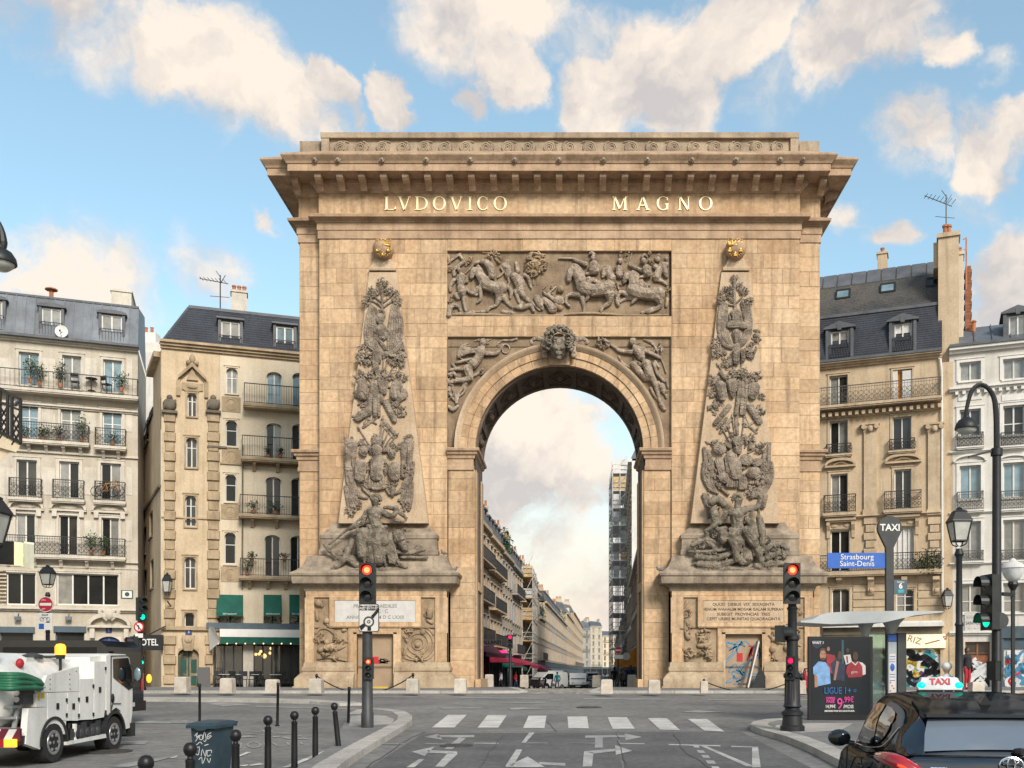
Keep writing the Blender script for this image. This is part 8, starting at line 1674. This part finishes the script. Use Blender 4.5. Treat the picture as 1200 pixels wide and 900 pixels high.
dp=one('display','shopblue',tt,lambda b:plate(b,15.5/s_,17/s_,.03,-.03,.03)); dp.location=(xt(1054.5),-.03,zt(688)); font('Station',.07,(0,-.036,.13),dp,'white',ext=.002); font('6',.2,(0,-.036,.02),dp,'white',ext=.002,bold=.006); one('screen','teal_paint',dp,lambda b:b.box(-.07,.09,-.036,-.03,-.16,-.07))
bl=empty('station_sign',P(1004,657,26),0,'blue station name sign with white lettering beside the taxi totem','sign'); one('panel','sign_blue',bl,lambda b:plate(b,69/s_,18/s_,.03,-.03,.03)); font('Strasbourg',7.4/s_*1.2,(0,-.036,4/s_),bl,'white',ext=.002); font('Saint-Denis',7.4/s_*1.2,(0,-.036,-3.8/s_),bl,'white',ext=.002); one('clamp','mast_grey',bl,lambda b:b.box(34/s_,37/s_,-.02,.02,-.1,.1))
lb_=empty('leaning_board',P(884,806,42.2),0,'thin board with a white edge leaning askew in the graffiti doorway','board'); one('board','plywood',lb_,lambda b:b.bar((-.32,0,0),(.2,.3,2.0),.05,.5)); one('edge','tarp',lb_,lambda b:b.bar((-.31,-.26,.02),(.21,.04,1.98),.055,.012)); one('dark_scrap','iron',lb_,lambda b:b.prism([(-.1,0),(.55,0),(.5,.5),(.28,.9)],.1,.16))
yc_=empty('yellow_crate',P(444,809,42.0),R(8),'flat yellow plastic tray at the foot of the left boarded door','crate'); one('tray','yellow_paint',yc_,lambda b:(b.box(-.4,.4,-.2,.2,0,.04),b.box(-.4,.4,-.2,-.17,.04,.16),b.box(-.4,.4,.17,.2,.04,.16),b.box(-.4,-.37,-.17,.17,.04,.16),b.box(.37,.4,-.17,.17,.04,.16)))
bn=empty('rubbish_bin',G(249,921),R(-14),'dark blue grey wheeled rubbish bin scrawled with white tags','rubbish bin'); bn.scale=(.78,.74,.87); k=1.0
mat('bin_blue',(.022,.042,.055),.5,.25,4,fine=.15)
bd=one('body','bin_blue',bn,lambda b:b.rings([[(sx*w,sy*d,z)for sx,sy in((-1,-1),(1,-1),(1,1),(-1,1))]for w,d,z in((.19,.22,.06),(.225,.27,.7),(.235,.285,.93))]))
one('lid','bin_blue',bn,lambda b:(b.rings([[(sx*w,sy*d+yo,z+(.02 if sy>0 else 0))for sx,sy in((-1,-1),(1,-1),(1,1),(-1,1))]for w,d,yo,z in((.29,.33,-.02,.90),(.29,.33,-.02,.945),(.25,.29,0,.98),(.2,.2,0,.995))]),b.prism([(-.12,.9),(.12,.9),(.07,.87),(-.07,.87)],-.36,-.33),b.bar((-.26,.36,.97),(.26,.36,.97),.035)))
for s in(-1,1):one('wheel','black',bn,lambda b:b.lathex([(.1,s*.2-.025),(.1,s*.2+.025)],(0,.24,.1),14))
g2=MB(); fn=lambda u,v:(u,-.272-(v-.6)*.075,v)
for pts in([(-.16,.78),(-.1,.84),(-.13,.76),(-.06,.80),(-.15,.70)],[(-.05,.80),(-.07,.74),(-.02,.73),(-.01,.79),(-.05,.80)],[(.0,.74),(.03,.85),(.06,.74),(.03,.70),(.01,.72)],[(.16,.84),(.09,.80),(.09,.74),(.17,.79)],[(.09,.77),(.15,.80)],[(-.14,.64),(-.06,.69),(-.02,.66)],[(.02,.64),(.1,.66)],[(-.16,.57),(-.08,.62),(-.10,.50),(-.15,.51),(-.12,.56)],[(-.05,.48),(-.02,.58),(.03,.47),(.05,.57)],[(.07,.57),(.07,.48),(.14,.5)],[(.07,.56),(.15,.57),(.15,.53)],[(-.10,.42),(-.04,.46),(-.03,.36),(.03,.46)],[(.06,.45),(.10,.38),(.13,.45)]):ribbon(g2,pts,.012,fn)
g2.build('graffiti','plaque',bd)
def scooter(loc,rz,label,m='cloth_red',grp='parked two-wheelers',sc=1.0):
	o=empty('scooter',loc,rz,label,'scooter',grp,sc)
	for x in(-.62,.62):w=one('wheel','black',o,lambda b:b.lathey([(.13,-.05),(.24,-.06),(.26,0),(.24,.06),(.13,.05)],(x,0,.26),16),40); one('rim','tarp',w,lambda b:b.lathey([(.14,-.055),(.14,.055)],(x,0,.26),12))
	one('body',m,o,lambda b:(b.prism([(-.85,.55),(-.7,.8),(-.1,.78),(-.05,.5),(.15,.3),(.4,.32),(.52,.95),(.6,.92),(.5,.25),(-.1,.2),(-.5,.35)],-.16,.16),b.ell((.62,0,.42),(.2,.09,.16),8,6))); one('seat','black',o,lambda b:b.prism([(-.8,.8),(-.75,.88),(-.1,.86),(-.08,.79)],-.15,.15)); one('handlebar','black',o,lambda b:(b.tube([(.45,-.32,1.02),(.52,0,1.0),(.45,.32,1.02)],.022,6),b.tube([(.55,0,.9),(.52,0,1.0)],.03,6))); one('headlight','plaque',o,lambda b:b.ell((.62,0,.86),(.06,.09,.08),8,6))
	return o
scooter(gp3(959,38),R(180),'red scooter half hidden behind the advert panel',sc=1.0); scooter(gp3(625,82),R(20),'dark red motorbike parked left in the street mouth','dark_red'); scooter(gp3(632,80),R(-15),'black motorbike parked beside the white van','cloth_black'); scooter(gp3(640,84),R(10),'grey motorbike in front of the white van','cloth_grey'); scooter(gp3(692,86),R(70),'white scooter parked right of the white van in the street','cloth_white')
mo_=gp3(1102,21.5); scooter(mo_,R(100),'dark scooter ridden behind the taxi','cloth_black','ridden two-wheelers'); person(mo_+Vector((.05,-.25,.04)),R(190),'rider in white helmet and white shirt behind the taxi roof','cloth_white','cloth_grey','skin','sit','cap',h=1.62)
person(gp3(1133,41,.1),R(30),'person in dark jacket standing by the graffiti doorway','cloth_black','cloth_red','skin_dark','stand',group='figures at the right',h=1.72)
mo_=gp3(1236,13.6); bicycle(mo_,R(180),'bicycle just outside the right edge','cloth_grey',grp='ridden two-wheelers'); person(mo_+Vector((.2,0,.2)),R(270),'cyclist in light blue sleeve reaching in at the right edge','cloth_blue','cloth_navy','skin','sit',group='figures at the right',h=1.7)
def pigeon(loc,rz,lb):
	o=empty('pigeon',loc,rz,lb,'pigeon','pigeons on the arch'); one('body','cloth_grey',o,lambda b:(b.tube([(-.17,0,.1),(-.06,0,.12),(.05,0,.15),(.09,0,.22)],[.025,.06,.06,.035],7),b.ell((.1,0,.245),(.035,.03,.035),7,5),b.bar((.13,0,.24),(.16,0,.23),.012),b.bar((0,.02,.1),(0,.02,0),.012),b.bar((0,-.02,.1),(0,-.02,0),.012)),60)
for x,y,rz,lb in((772.5,671,150,'left pigeon of a pair on the right pedestal ledge'),(776,671,20,'right pigeon of a pair on the right pedestal ledge'),(533,671,30,'pigeon on the right corner of the left pedestal ledge'),(520,651.5,200,'pigeon on the upper corner of the left pedestal')):pigeon(P(x,y,D0-(1.0 if y>660 else .6)),R(rz),lb)
# ================================================================ VEHICLES
mat('car_black',(.006,.007,.010),.09,.2,2,coat=.0,spec=.22); mat('car_white',(.62,.62,.60),.3,.06,2,coat=.6,fine=.03); mat('truck_white',(.66,.65,.61),.45,.10,1.2,coat=.15,fine=.08,streak=.22); mat('car_glass',(.008,.010,.012),.04,.2,1,spec=.45); mat('tyre',(.018,.018,.018),.85,.3,8); mat('alloy',(.32,.32,.32),.35,.15,4,metal=.6); mat('chrome',(.6,.6,.6),.15,.05,3,metal=1); mat('tail_red',(.30,.006,.012),.15,.2,5,coat=1); mat('hose_green',(.018,.12,.060),.5,.25,4,fine=.2)
cb_=MATS['car_black'].node_tree; cb_.nodes.clear()
o_n=nd(cb_,'ShaderNodeOutputMaterial'); mx_=nd(cb_,'ShaderNodeMixShader',i_0=.13); d_n=nd(cb_,'ShaderNodeBsdfDiffuse',i_Color=(.006,.007,.009,1)); g_n=nd(cb_,'ShaderNodeBsdfGlossy',i_Roughness=.07,i_Color=(.85,.92,1,1))
lk(cb_,d_n.outputs[0],mx_.inputs[1]); lk(cb_,g_n.outputs[0],mx_.inputs[2]); lk(cb_,mx_.outputs[0],o_n.inputs[0])
def wheel(parent,x,y,r,w,side):
	o=one('wheel','tyre',parent,lambda b:b.lathex([(r*.62,-w/2),(r*.93,-w/2),(r,-w*.3),(r,w*.3),(r*.93,w/2),(r*.62,w/2)],(x,y,r),24),40)
	xx=x+side*(w*.5+.006); one('rim','alloy',o,lambda b:(b.lathex([(r*.63,xx-x-side*.02),(r*.60,xx-x),(r*.52,xx-x+side*.004),(r*.48,xx-x-side*.004),(r*.2,xx-x-side*.02),(.01,xx-x)],(x,y,r),20),*[b.ell((xx,y+r*.38*math.cos(k*1.047),r+r*.38*math.sin(k*1.047)),(.02,r*.09,r*.09),6,4)for k in range(6)]),40); return o
tx=empty('taxi',(3.10,6.87,gz(6.9)),R(-9),'glossy black hatchback taxi seen from behind with a green lit white roof sign','taxi',scale=.92)
LOW=[(0,.72,.84,.34),(.05,.82,1.02,.26),(.16,.88,1.10,.24),(.5,.915,1.115,.22),(1.1,.90,1.07,.22),(2.0,.88,.985,.22),(2.9,.885,.965,.22),(3.4,.89,.95,.22),(3.9,.86,.90,.22),(4.2,.76,.80,.24),(4.36,.58,.68,.3)]
def lowring(y,w,zt,zb):return[(w*.86,y,zb),(w,y,zb+.16),(w*1.01,y,(zb+zt)*.54),(w*.965,y,zt-.10),(w*.90,y,zt-.03),(w*.80,y,zt)]
def smooth_st(st,n=4):
	o=[]
	for i in range(len(st)-1):
		p0,p1,p2,p3=st[max(0,i-1)],st[i],st[i+1],st[min(len(st)-1,i+2)]
		for k in range(n):
			t=k/n; h=1.0
			o.append(tuple(.5*(2*b_+(c_-a_)*t+(2*a_-5*b_+4*c_-d_)*t*t+(3*b_-a_-3*c_+d_)*t**3)for a_,b_,c_,d_ in zip(p0,p1,p2,p3)))
	return o+[st[-1]]
def sym(p):return p+[(-x,y,z)for x,y,z in reversed(p)]
one('body','car_black',tx,lambda b:b.rings([sym(lowring(*q))for q in smooth_st(LOW)]),60)
CAB=[(.12,.76,1.09,.68,1.115),(.3,.79,1.10,.62,1.245),(.52,.80,1.10,.57,1.385),(.66,.80,1.09,.575,1.435),(1.0,.80,1.06,.60,1.49),(1.8,.79,.98,.635,1.56),(2.35,.785,.95,.62,1.525),(2.7,.78,.95,.60,1.42),(3.35,.74,.94,.66,.98)]
def cab(y):
	for a,c in zip(CAB,CAB[1:]):
		if y<=c[0]:t=(y-a[0])/(c[0]-a[0]); return[p+(q-p)*t for p,q in zip(a,c)]
	return list(CAB[-1])
def cabring(q):
	y,wb,zb,wr,zr=q; return[(wb,y,zb),(wb*.6+wr*.43,y,zb*.45+zr*.55),(wr*1.03,y,zr-.07),(wr*.92,y,zr-.018),(wr*.55,y,zr)]
one('cabin','car_black',tx,lambda b:b.rings([sym(cabring(q))for q in smooth_st(CAB,3)]),60)
def sidept(y,t,s,off=.012):
	q=cab(y); r=cabring(q); p0,p1,p2=r[0],r[1],r[2]
	p=[a+(c-a)*(t*2 if t<.5 else t*2-1)for a,c in zip(*((p0,p1)if t<.5 else(p1,p2)))]; return(s*(p[0]+off),p[1],p[2])
for s in(-1,1):
	for nm,st in(('front_window',[(1.64,.12,.9),(2.0,.12,.92),(2.35,.13,.9),(2.6,.14,.74),(2.85,.15,.46),(3.02,.17,.26)]),('rear_window',[(.94,.40,.56),(1.02,.30,.72),(1.15,.20,.84),(1.35,.14,.9),(1.57,.12,.9)])):
		one(nm,'car_glass',tx,lambda b:b.rings([[sidept(y,lo+(hi-lo)*k/5,s)for k in range(6)][::s]for y,lo,hi in st],cap=False,closed=False),60)
	one('window_trim','chrome',tx,lambda b:b.tube([sidept(y,t,s,.016)for y,t in((.62,.55),(.9,.12),(1.3,.07),(2.0,.07),(2.6,.08),(3.0,.10))],.006,5))
	m_=one('mirror','car_black',tx,lambda b:(b.ell((s*.99,2.62,1.06),(.115,.10,.088),12,8),b.bar((s*.84,2.66,1.0),(s*.95,2.64,1.02),.05)),50); one('mirror_glass','car_glass',m_,lambda b:b.ell((s*1.0,2.535,1.06),(.10,.02,.07),10,6),60)
	one('door_handle','car_black',tx,lambda b:b.tube([(s*.905,1.55,.86),(s*.93,1.65,.86),(s*.905,1.78,.86)],.018,6)); one('door_seam','black',tx,lambda b:(b.tube([(s*.90,1.60,.95),(s*.905,1.62,.6),(s*.89,1.5,.35)],.006,4),b.tube([(s*.893,2.75,.95),(s*.90,2.8,.6),(s*.89,2.78,.32)],.006,4)))
	lt=one('tail_light','tail_red',tx,lambda b:b.tube([(s*.93,.46,1.06),(s*.885,.20,1.06),(s*.80,.085,1.03),(s*.66,.045,.95),(s*.54,.02,.88)],[.03,.055,.065,.055,.012],8),60); one('lit_strip','lit_red',lt,lambda b:b.tube([(s*.90,.15,1.06),(s*.82,.03,1.02),(s*.68,-.02,.94),(s*.58,-.02,.88)],[.009,.013,.011,.006],5))
	for y in(.85,3.5):wheel(tx,s*.80,y,.33,.22,s)
	one('headlight','plaque',tx,lambda b:b.ell((s*.66,4.12,.76),(.16,.16,.06),8,6),60)
mat('sky_reflection_glass',(.16,.19,.23),.03,.1,1,metal=.24)  # pale blue grey, part metal: reflected sky put into the rear glass colour
rg=one('rear_glass','sky_reflection_glass',tx,lambda b:b.rings([[(w*k/4,y,z+.012-.02*(k/4)**2)for k in range(-4,5)]for w,y,z in((.62,.135,1.135),(.585,.3,1.262),(.53,.47,1.372))],cap=False,closed=False),70)
one('spoiler','car_black',tx,lambda b:b.rings([[(-w,y,z),(w,y,z),(w,y,z-t),(-w,y,z-t)]for w,y,z,t in((.56,1.0,1.50,.05),(.57,.62,1.445,.05),(.57,.44,1.415,.045),(.55,.40,1.408,.025))]),40)
one('wiper','black',rg,lambda b:(b.tube([(.10,.11,1.145),(.32,.15,1.19),(.56,.2,1.225)],.012,5),b.ell((.08,.11,1.135),(.06,.04,.03),8,5)))
one('windscreen','car_glass',tx,lambda b:b.add([(-.66,3.30,1.02),(.66,3.30,1.02),(.56,2.66,1.44),(-.56,2.66,1.44)],[(3,2,1,0)]))
em=one('emblem','chrome',tx,lambda b:[b.tube([(rx*math.cos(k*.3142),(z0-.92)*.3,z0+rz_*math.sin(k*.3142))for k in range(21)],.007,5,1)for rx,rz_,z0 in((.085,.058,1.04),(.028,.056,1.04),(.058,.022,1.065))])
pt_=one('number_plate','plaque',tx,lambda b:b.box(-.26,.26,-.022,.03,.85,.96)); one('blue_band','sign_blue',pt_,lambda b:(b.box(-.26,-.215,-.026,-.02,.85,.96),b.box(.215,.26,-.026,-.02,.85,.96))); font('GE-335-XL',.105,(0,-.026,.905),pt_,'black',ext=.002,sx=.92,bold=.003)
font('C-HR',.055,(-.52,.008,.955),tx,'chrome',rot=(R(76),0,R(-4)),ext=.004,bold=.004); font('TOYOTA',.03,(-.53,.02,1.0),tx,'chrome',rot=(R(76),0,R(-4)),ext=.003,bold=.002)
one('bumper','black',tx,lambda b:b.box(-.66,.66,-.03,.1,.30,.58)); one('antenna_fin','black',tx,lambda b:b.rings([[(sx*w,.80+y,1.455+z)for sx,y in((-1,0),(1,0),(.6,.16),(-.6,.16))]for w,z in((.05,0),(.04,.03),(.012,.085))]))
rs_=empty('roof_sign',(0,0,0)); rs_.parent=tx; rs_.location=(-.13,0,0)
one('sign_case','cloth_white',rs_,lambda b:b.rings([[(sx*w,2.0+sy*d,z)for sx,sy in((-1,-1),(1,-1),(1,1),(-1,1))]for w,d,z in((.20,.08,1.575),(.20,.08,1.60),(.165,.055,1.685),(.15,.04,1.693))]),30); one('sign_base','black',rs_,lambda b:b.box(-.19,.19,1.92,2.08,1.53,1.575))
for s in(-1,1):one('green_lamp','lit_green',rs_,lambda b:b.ell((s*.17,1.935,1.615),(.042,.03,.034),10,7),60)
font('TAXI',.085,(0,1.93,1.65),rs_,'sign_red',rot=(R(72),0,0),ext=.003,bold=.003);
for x in(.03,.12):font('B',.035,(x,1.915,1.552),rs_,'plaque',ext=.002)
tk=empty('tanker_truck',(-8.40,15.97,gz(16)+.0),0,'small white sewer cleaning tanker truck with coiled green hoses and amber beacons','truck')
def tp(zx,zy):
	px,py=zx/5.294,730+zy/5.294; d=-8.40*F/(px-PX); return(d-15.97,CAMH+(PY-py)*d/F-tk.location.z)
def panel(name,m,pts,x0,x1,lab=None):return one(name,m,tk,lambda b:b.prismx([tp(*p)for p in stp(pts)],x0,x1))
TW_=-1.72
panel('lower_body','truck_white','160,752 178,530 292,520 292,470 410,600 408,690 392,690 385,660 365,632 335,622 305,632 275,670 258,740 248,785',-.10,0); panel('lower_body','truck_white','160,752 178,530 292,520 292,470 410,600 408,690 392,690 385,660 365,632 335,622 305,632 275,670 258,740 248,785',TW_,TW_+.1)
for pts in('220,440 292,434 292,520 222,522','292,434 415,430 412,604 292,598','417,430 490,426 486,606 414,606','492,350 580,346 578,598 490,602','582,240 656,238 646,584 580,596'):
	q=[tp(*p)for p in stp(pts)]; o=one('locker','truck_white',tk,lambda b:b.prismx([(y+(.012 if k in(0,3)else-.012),z)for k,(y,z)in enumerate(q)],-.5,.006))
	cy,cz=sum(p[0]for p in q)/4,sum(p[1]for p in q)/4
	if pts[0]!='2' or pts.startswith('292'):one('latch','black',o,lambda b:(b.box(.006,.02,cy-.035,cy+.035,cz-.05,cz+.05),b.box(.006,.025,q[1][0]-.05,q[1][0]-.015,q[2][1]+.06,q[2][1]+.12),b.box(.006,.025,q[1][0]-.05,q[1][0]-.015,q[1][1]-.16,q[1][1]-.1)))
panel('side_shield','truck_white','252,430 292,325 488,270 494,424',-.06,.004); panel('side_shield','truck_white','252,430 292,325 488,270 494,424',TW_,TW_+.06); panel('upper_box','truck_white','325,300 325,214 586,226 584,342 500,344',-.5,-.42); panel('headboard','truck_white','590,340 592,212 664,206 664,420',TW_,-.1)
for y_ in('262,410 266,410 266,406 262,406',):pass
one('rivets','mast_grey',tk,lambda b:[b.ell((.006,*tp(x,y)),.012,5,4)for x,y in((308,350),(308,380),(308,410),(430,318),(430,350),(430,380),(432,410),(470,300),(276,400))]); panel('warning_label','yellow_paint','232,428 244,428 242,480 230,480',0,.012); panel('warning_label','yellow_paint','250,434 274,434 272,466 249,466',0,.012)
tkc=Vector((TW_/2,.9,1.22)); one('tank','truck_white',tk,lambda b:b.rings([[(TW_/2+r*math.cos(t),y,1.15+r*.92*math.sin(t))for t in[k*math.pi/14 for k in range(28)]]for r,y in((.05,-1.12),(.4,-1.08),(.62,-.98),(.70,-.8),(.70,1.55),(.5,1.6))]),50)
one('manhole','mast_grey',tk,lambda b:b.lathe([(.16,0),(.16,.06),(.03,.1)],(TW_/2+.35,.3,1.70),14)); one('hatch','mast_grey',tk,lambda b:b.box(TW_/2+.1,TW_/2+.5,.7,.9,1.72,1.76)); one('valve_handle','red_paint',tk,lambda b:b.ell((-.30,-.45,1.62),(.06,.07,.08),8,6))
for k in range(6):one('hose','hose_green',tk,lambda b:b.tube([(-.25,tp(250,0)[0],tp(250,365+k*5)[1]),(-.06,tp(262,0)[0]-.02*k,tp(262,372+k*5)[1]),(.06+.02*(k%3),tp(215,0)[0],tp(215,360+k*9)[1]),(.08+.02*(k%2),tp(120,0)[0],tp(120,326+k*15)[1]),(.05,tp(40,0)[0],tp(40,322+k*17)[1]),(-.4,-1.2,tp(20,325+k*17)[1]),(-1.2,-1.28,1.36-k*.06),(-1.7,-1.0,1.34-k*.06)],.042,8,4),60)
cp=one('control_panel','mast_grey',tk,lambda b:b.box(-.95,-.04,-.82,-.5,.98,1.22)); one('gauges','plaque',cp,lambda b:[b.lathey([(.045,-.84),(.045,-.80)],(x,0,z),12)for x in(-.14,-.26)for z in(1.06,1.16)]); one('switches','lit_green',cp,lambda b:[b.box(-.9+k*.1,-.86+k*.1,-.835,-.82,1.05+.07*(k%2),1.09+.07*(k%2))for k in range(5)])
one('step_ladder','alloy',tk,lambda b:[b.box(-.78,-.14,-.95,-.7,.42+k*.17,.46+k*.17)for k in range(4)]+[b.bar((x,-.95,.40),(x,-.72,1.0),.05)for x in(-.76,-.16)])
one('chassis','black',tk,lambda b:(b.box(TW_+.25,-.3,-.9,2.3,.34,.56),b.box(TW_+.1,-.05,.55,1.75,.3,.62),b.box(TW_+.05,-.02,-.95,-.75,.36,.5))); one('machinery','mast_grey',tk,lambda b:(*[b.box(-.1,.0,.62+k*.17,.74+k*.17,.32+.04*(k%2),.52+.05*(k%3))for k in range(6)],*[b.ell((-.02,.7+k*.2,.42),(.06,.07,.1),7,5)for k in range(5)]))
panel('side_rail','truck_white','402,738 646,688 650,712 404,758',-.02,.03); panel('rail_post','truck_white','460,626 470,626 470,742 460,744',-.03,.02)
bm=one('rear_bumper','dark_red',tk,lambda b:b.box(TW_,0,-.99,-.93,.42,.62)); one('chevrons','tarp',bm,lambda b:[b.prism([(x,.43),(x+.12,.43),(x+.22,.61),(x+.10,.61)],-.996,-.99)for x in[TW_+.02+k*.24 for k in range(7)]])
for x in(-.3,TW_+.3):t_=one('tail_light','tail_red',tk,lambda b:b.box(x-.26,x+.08,-1.03,-.99,.34,.46)); one('indicator','lit_amber',t_,lambda b:b.box(x+.08,x+.26,-1.03,-.99,.34,.46))
cabp=[tp(*p)for p in stp('664,560 662,206 690,190 780,194 804,216 820,300 826,440 824,560 812,650 770,662 768,596 752,544 724,524 696,544 684,590')]
one('cab','truck_white',tk,lambda b:b.prismx(cabp,TW_+.04,-.01),20); wq=[tp(*p)for p in stp('704,222 796,216 816,300 820,404 800,416 706,340')]; one('side_window','car_glass',tk,lambda b:b.prismx(wq,-.04,.004)); one('side_window','car_glass',tk,lambda b:b.prismx(wq,TW_+.03,TW_+.06))
one('door_seam','mast_grey',tk,lambda b:[b.bar((0,*tp(*p)),(0,*tp(*q)),.014)for p,q in(((690,205),(688,560)),((690,205),(798,202)),((688,545),(700,500)),((700,500),(750,500)))]); one('door_handle','black',tk,lambda b:b.ell((.0,*tp(700,468)),(.025,.05,.09),8,6))
mr=one('mirror','darkpaint',tk,lambda b:(b.ell((.16,*tp(808,318)),(.08,.06,.15),8,6),b.bar((0,*tp(806,260)),(.14,*tp(808,290)),.03),b.bar((0,*tp(808,390)),(.14,*tp(808,340)),.03)),50); one('mirror_glass','pane_sky_reflection',mr,lambda b:b.ell((.16,tp(808,318)[0]-.05,tp(808,318)[1]),(.065,.02,.13),8,6),60)
one('indicator','lit_amber',tk,lambda b:b.ell((.27,*tp(838,345)),(.05,.05,.085),9,6),60); one('front_bumper','darkpaint',tk,lambda b:b.box(TW_+.02,.01,cabp[6][0]-.12,cabp[6][0]+.07,.24,.5)); one('windscreen','car_glass',tk,lambda b:b.box(TW_+.2,-.15,cabp[5][0]-.06,cabp[5][0]+.012,cabp[6][1]+.1,cabp[4][1]-.05))
for yy,nm in((0,'fender'),(2.12,'fender')):one(nm,'darkpaint',tk,lambda b:b.rings([[(x,yy+.43*math.cos(R(a)),.33+.43*math.sin(R(a)))for a in range(-5,186,10)]for x in(-.28,.02)]+[[(x,yy+.38*math.cos(R(a)),.33+.38*math.sin(R(a)))for a in range(-5,186,10)]for x in(.02,-.28)],cap=False,closed=False))
for x,s in((-.12,1),(TW_+.12,-1)):
	for yy in(0,2.12):wheel(tk,x,yy,.335,.24,s)
for zx,zy,m_,lb in((466,165,'lit_amber',0),(112,150,'amber_off',0)):
	y_,z_=tp(zx,zy); x_=-.25 if lb==0 and zx>200 else-.4; o=one('beacon',m_,tk,lambda b:b.lathe([(.085,-.09),(.085,.05),(.06,.09),(.01,.10)],(x_,y_,z_),12),40); one('beacon_pole','darkpaint',o,lambda b:(b.lathe([(.07,-.16),(.08,-.09)],(x_,y_,z_),10),b.bar((x_,y_,z_-.55),(x_,y_,z_-.12),.035)))
def van(loc,rz,label,m,L=4.2,W_=1.75,H=1.82,grp='vehicles in the street',sc=1.0,glassy_side=True,bonnet=.9):
	o=empty('van',loc,rz,label,'van',grp,sc); h=W_/2
	prof=[(0,.35),(0,1.0),(.06,H-.15),(.25,H),(L-bonnet-.75,H),(L-bonnet-.05,1.15),(L-.15,.95),(L,.75),(L,.35)]
	one('body',m,o,lambda b:b.rings([[(x*k,y+(L/2-y)*(1-k)*.04,z*(1 if z<1.2 else .5+.5*1)-(0 if k==1 else 0))for y,z in prof]for x,k in((-h,.90),(-h,1),(h,1),(h,.90))],True),30)if False else one('body',m,o,lambda b:b.prismx(prof,-h,h))
	g=[(L-bonnet-.80,H-.12),(L-bonnet-.12,1.17)]
	one('windscreen','car_glass',o,lambda b:b.add([(-h+.1,g[1][0]+.05,g[1][1]+.02),(h-.1,g[1][0]+.05,g[1][1]+.02),(h-.16,g[0][0]+.08,g[0][1]),(-h+.16,g[0][0]+.08,g[0][1])],[(3,2,1,0)]))
	for s in(-1,1):
		one('side_window','car_glass',o,lambda b:b.prismx([(L-bonnet-1.5,1.1),(L-bonnet-.18,1.1),(L-bonnet-.82,H-.16),(L-bonnet-1.5,H-.16)],s*h-.012,s*h+.012))
		if glassy_side:one('side_window','car_glass',o,lambda b:b.prismx([(.3,1.15),(L-bonnet-1.6,1.15),(L-bonnet-1.6,H-.16),(.3,H-.16)],s*h-.012,s*h+.012))
		one('headlight','plaque',o,lambda b:b.box(s*h*.62-.14,s*h*.62+.14,L-.06,L+.02,.72,.9)); one('tail_light','tail_red',o,lambda b:b.box(s*h*.9-.07,s*h*.9+.07,-.02,.03,.8,1.25)); one('mirror','black',o,lambda b:b.box(s*(h+.02),s*(h+.2),L-bonnet-.3,L-bonnet-.2,1.1,1.3)if s>0 else b.box(-(h+.2),-(h+.02),L-bonnet-.3,L-bonnet-.2,1.1,1.3))
		for y in(.75,L-.8):wheel(o,s*(h-.1),y,.31,.2,s)
	one('bumper','black',o,lambda b:(b.box(-h,h,L-.05,L+.06,.3,.62),b.box(-h,h,-.06,.05,.3,.55))); one('rear_window','car_glass',o,lambda b:b.box(-h+.2,h-.2,-.012,.04,1.1,H-.25)); one('number_plate','plaque',o,lambda b:(b.box(-.26,.26,L+.06,L+.07,.42,.52),b.box(-.26,.26,-.075,-.06,.42,.52)))
	return o
van(gp3(677,106),R(180),'white van with dark bumper driving towards the arch','car_white'); van(gp3(660,100),R(125),'parked white panel van seen from the side in the street mouth','car_white',glassy_side=False); van(gp3(656,112),R(170),'second white van parked behind the panel van','car_white',H=2.1,glassy_side=False); van(gp3(690,118),R(175),'grey car queuing behind the white van','cloth_grey',4.1,1.7,1.5); van(gp3(664,128),R(178),'dark blue car farther up the street','cloth_navy',4.0,1.7,1.5); van(gp3(694,140),R(0),'pale van far up the street','tarp',H=2.0)
van(gp3(149,24.0)+Vector((0,0,.02)),R(90),'glossy black people carrier behind the tanker truck','car_black',4.9,1.85,2.02,'vehicles at the left',bonnet=.8)
# ================================================================ lettering becomes plain meshes
bpy.context.view_layer.update(); dg_=bpy.context.evaluated_depsgraph_get()
for o in FONTS:
	me=bpy.data.meshes.new_from_object(o.evaluated_get(dg_)); n_=o.name
	q=bpy.data.objects.new('tmp_letters',me); COL.objects.link(q); q.parent=o.parent
	q.location=o.location; q.rotation_euler=o.rotation_euler; q.scale=o.scale
	for k in o.keys():q[k]=o[k]
	bpy.data.objects.remove(o); q.name=n_
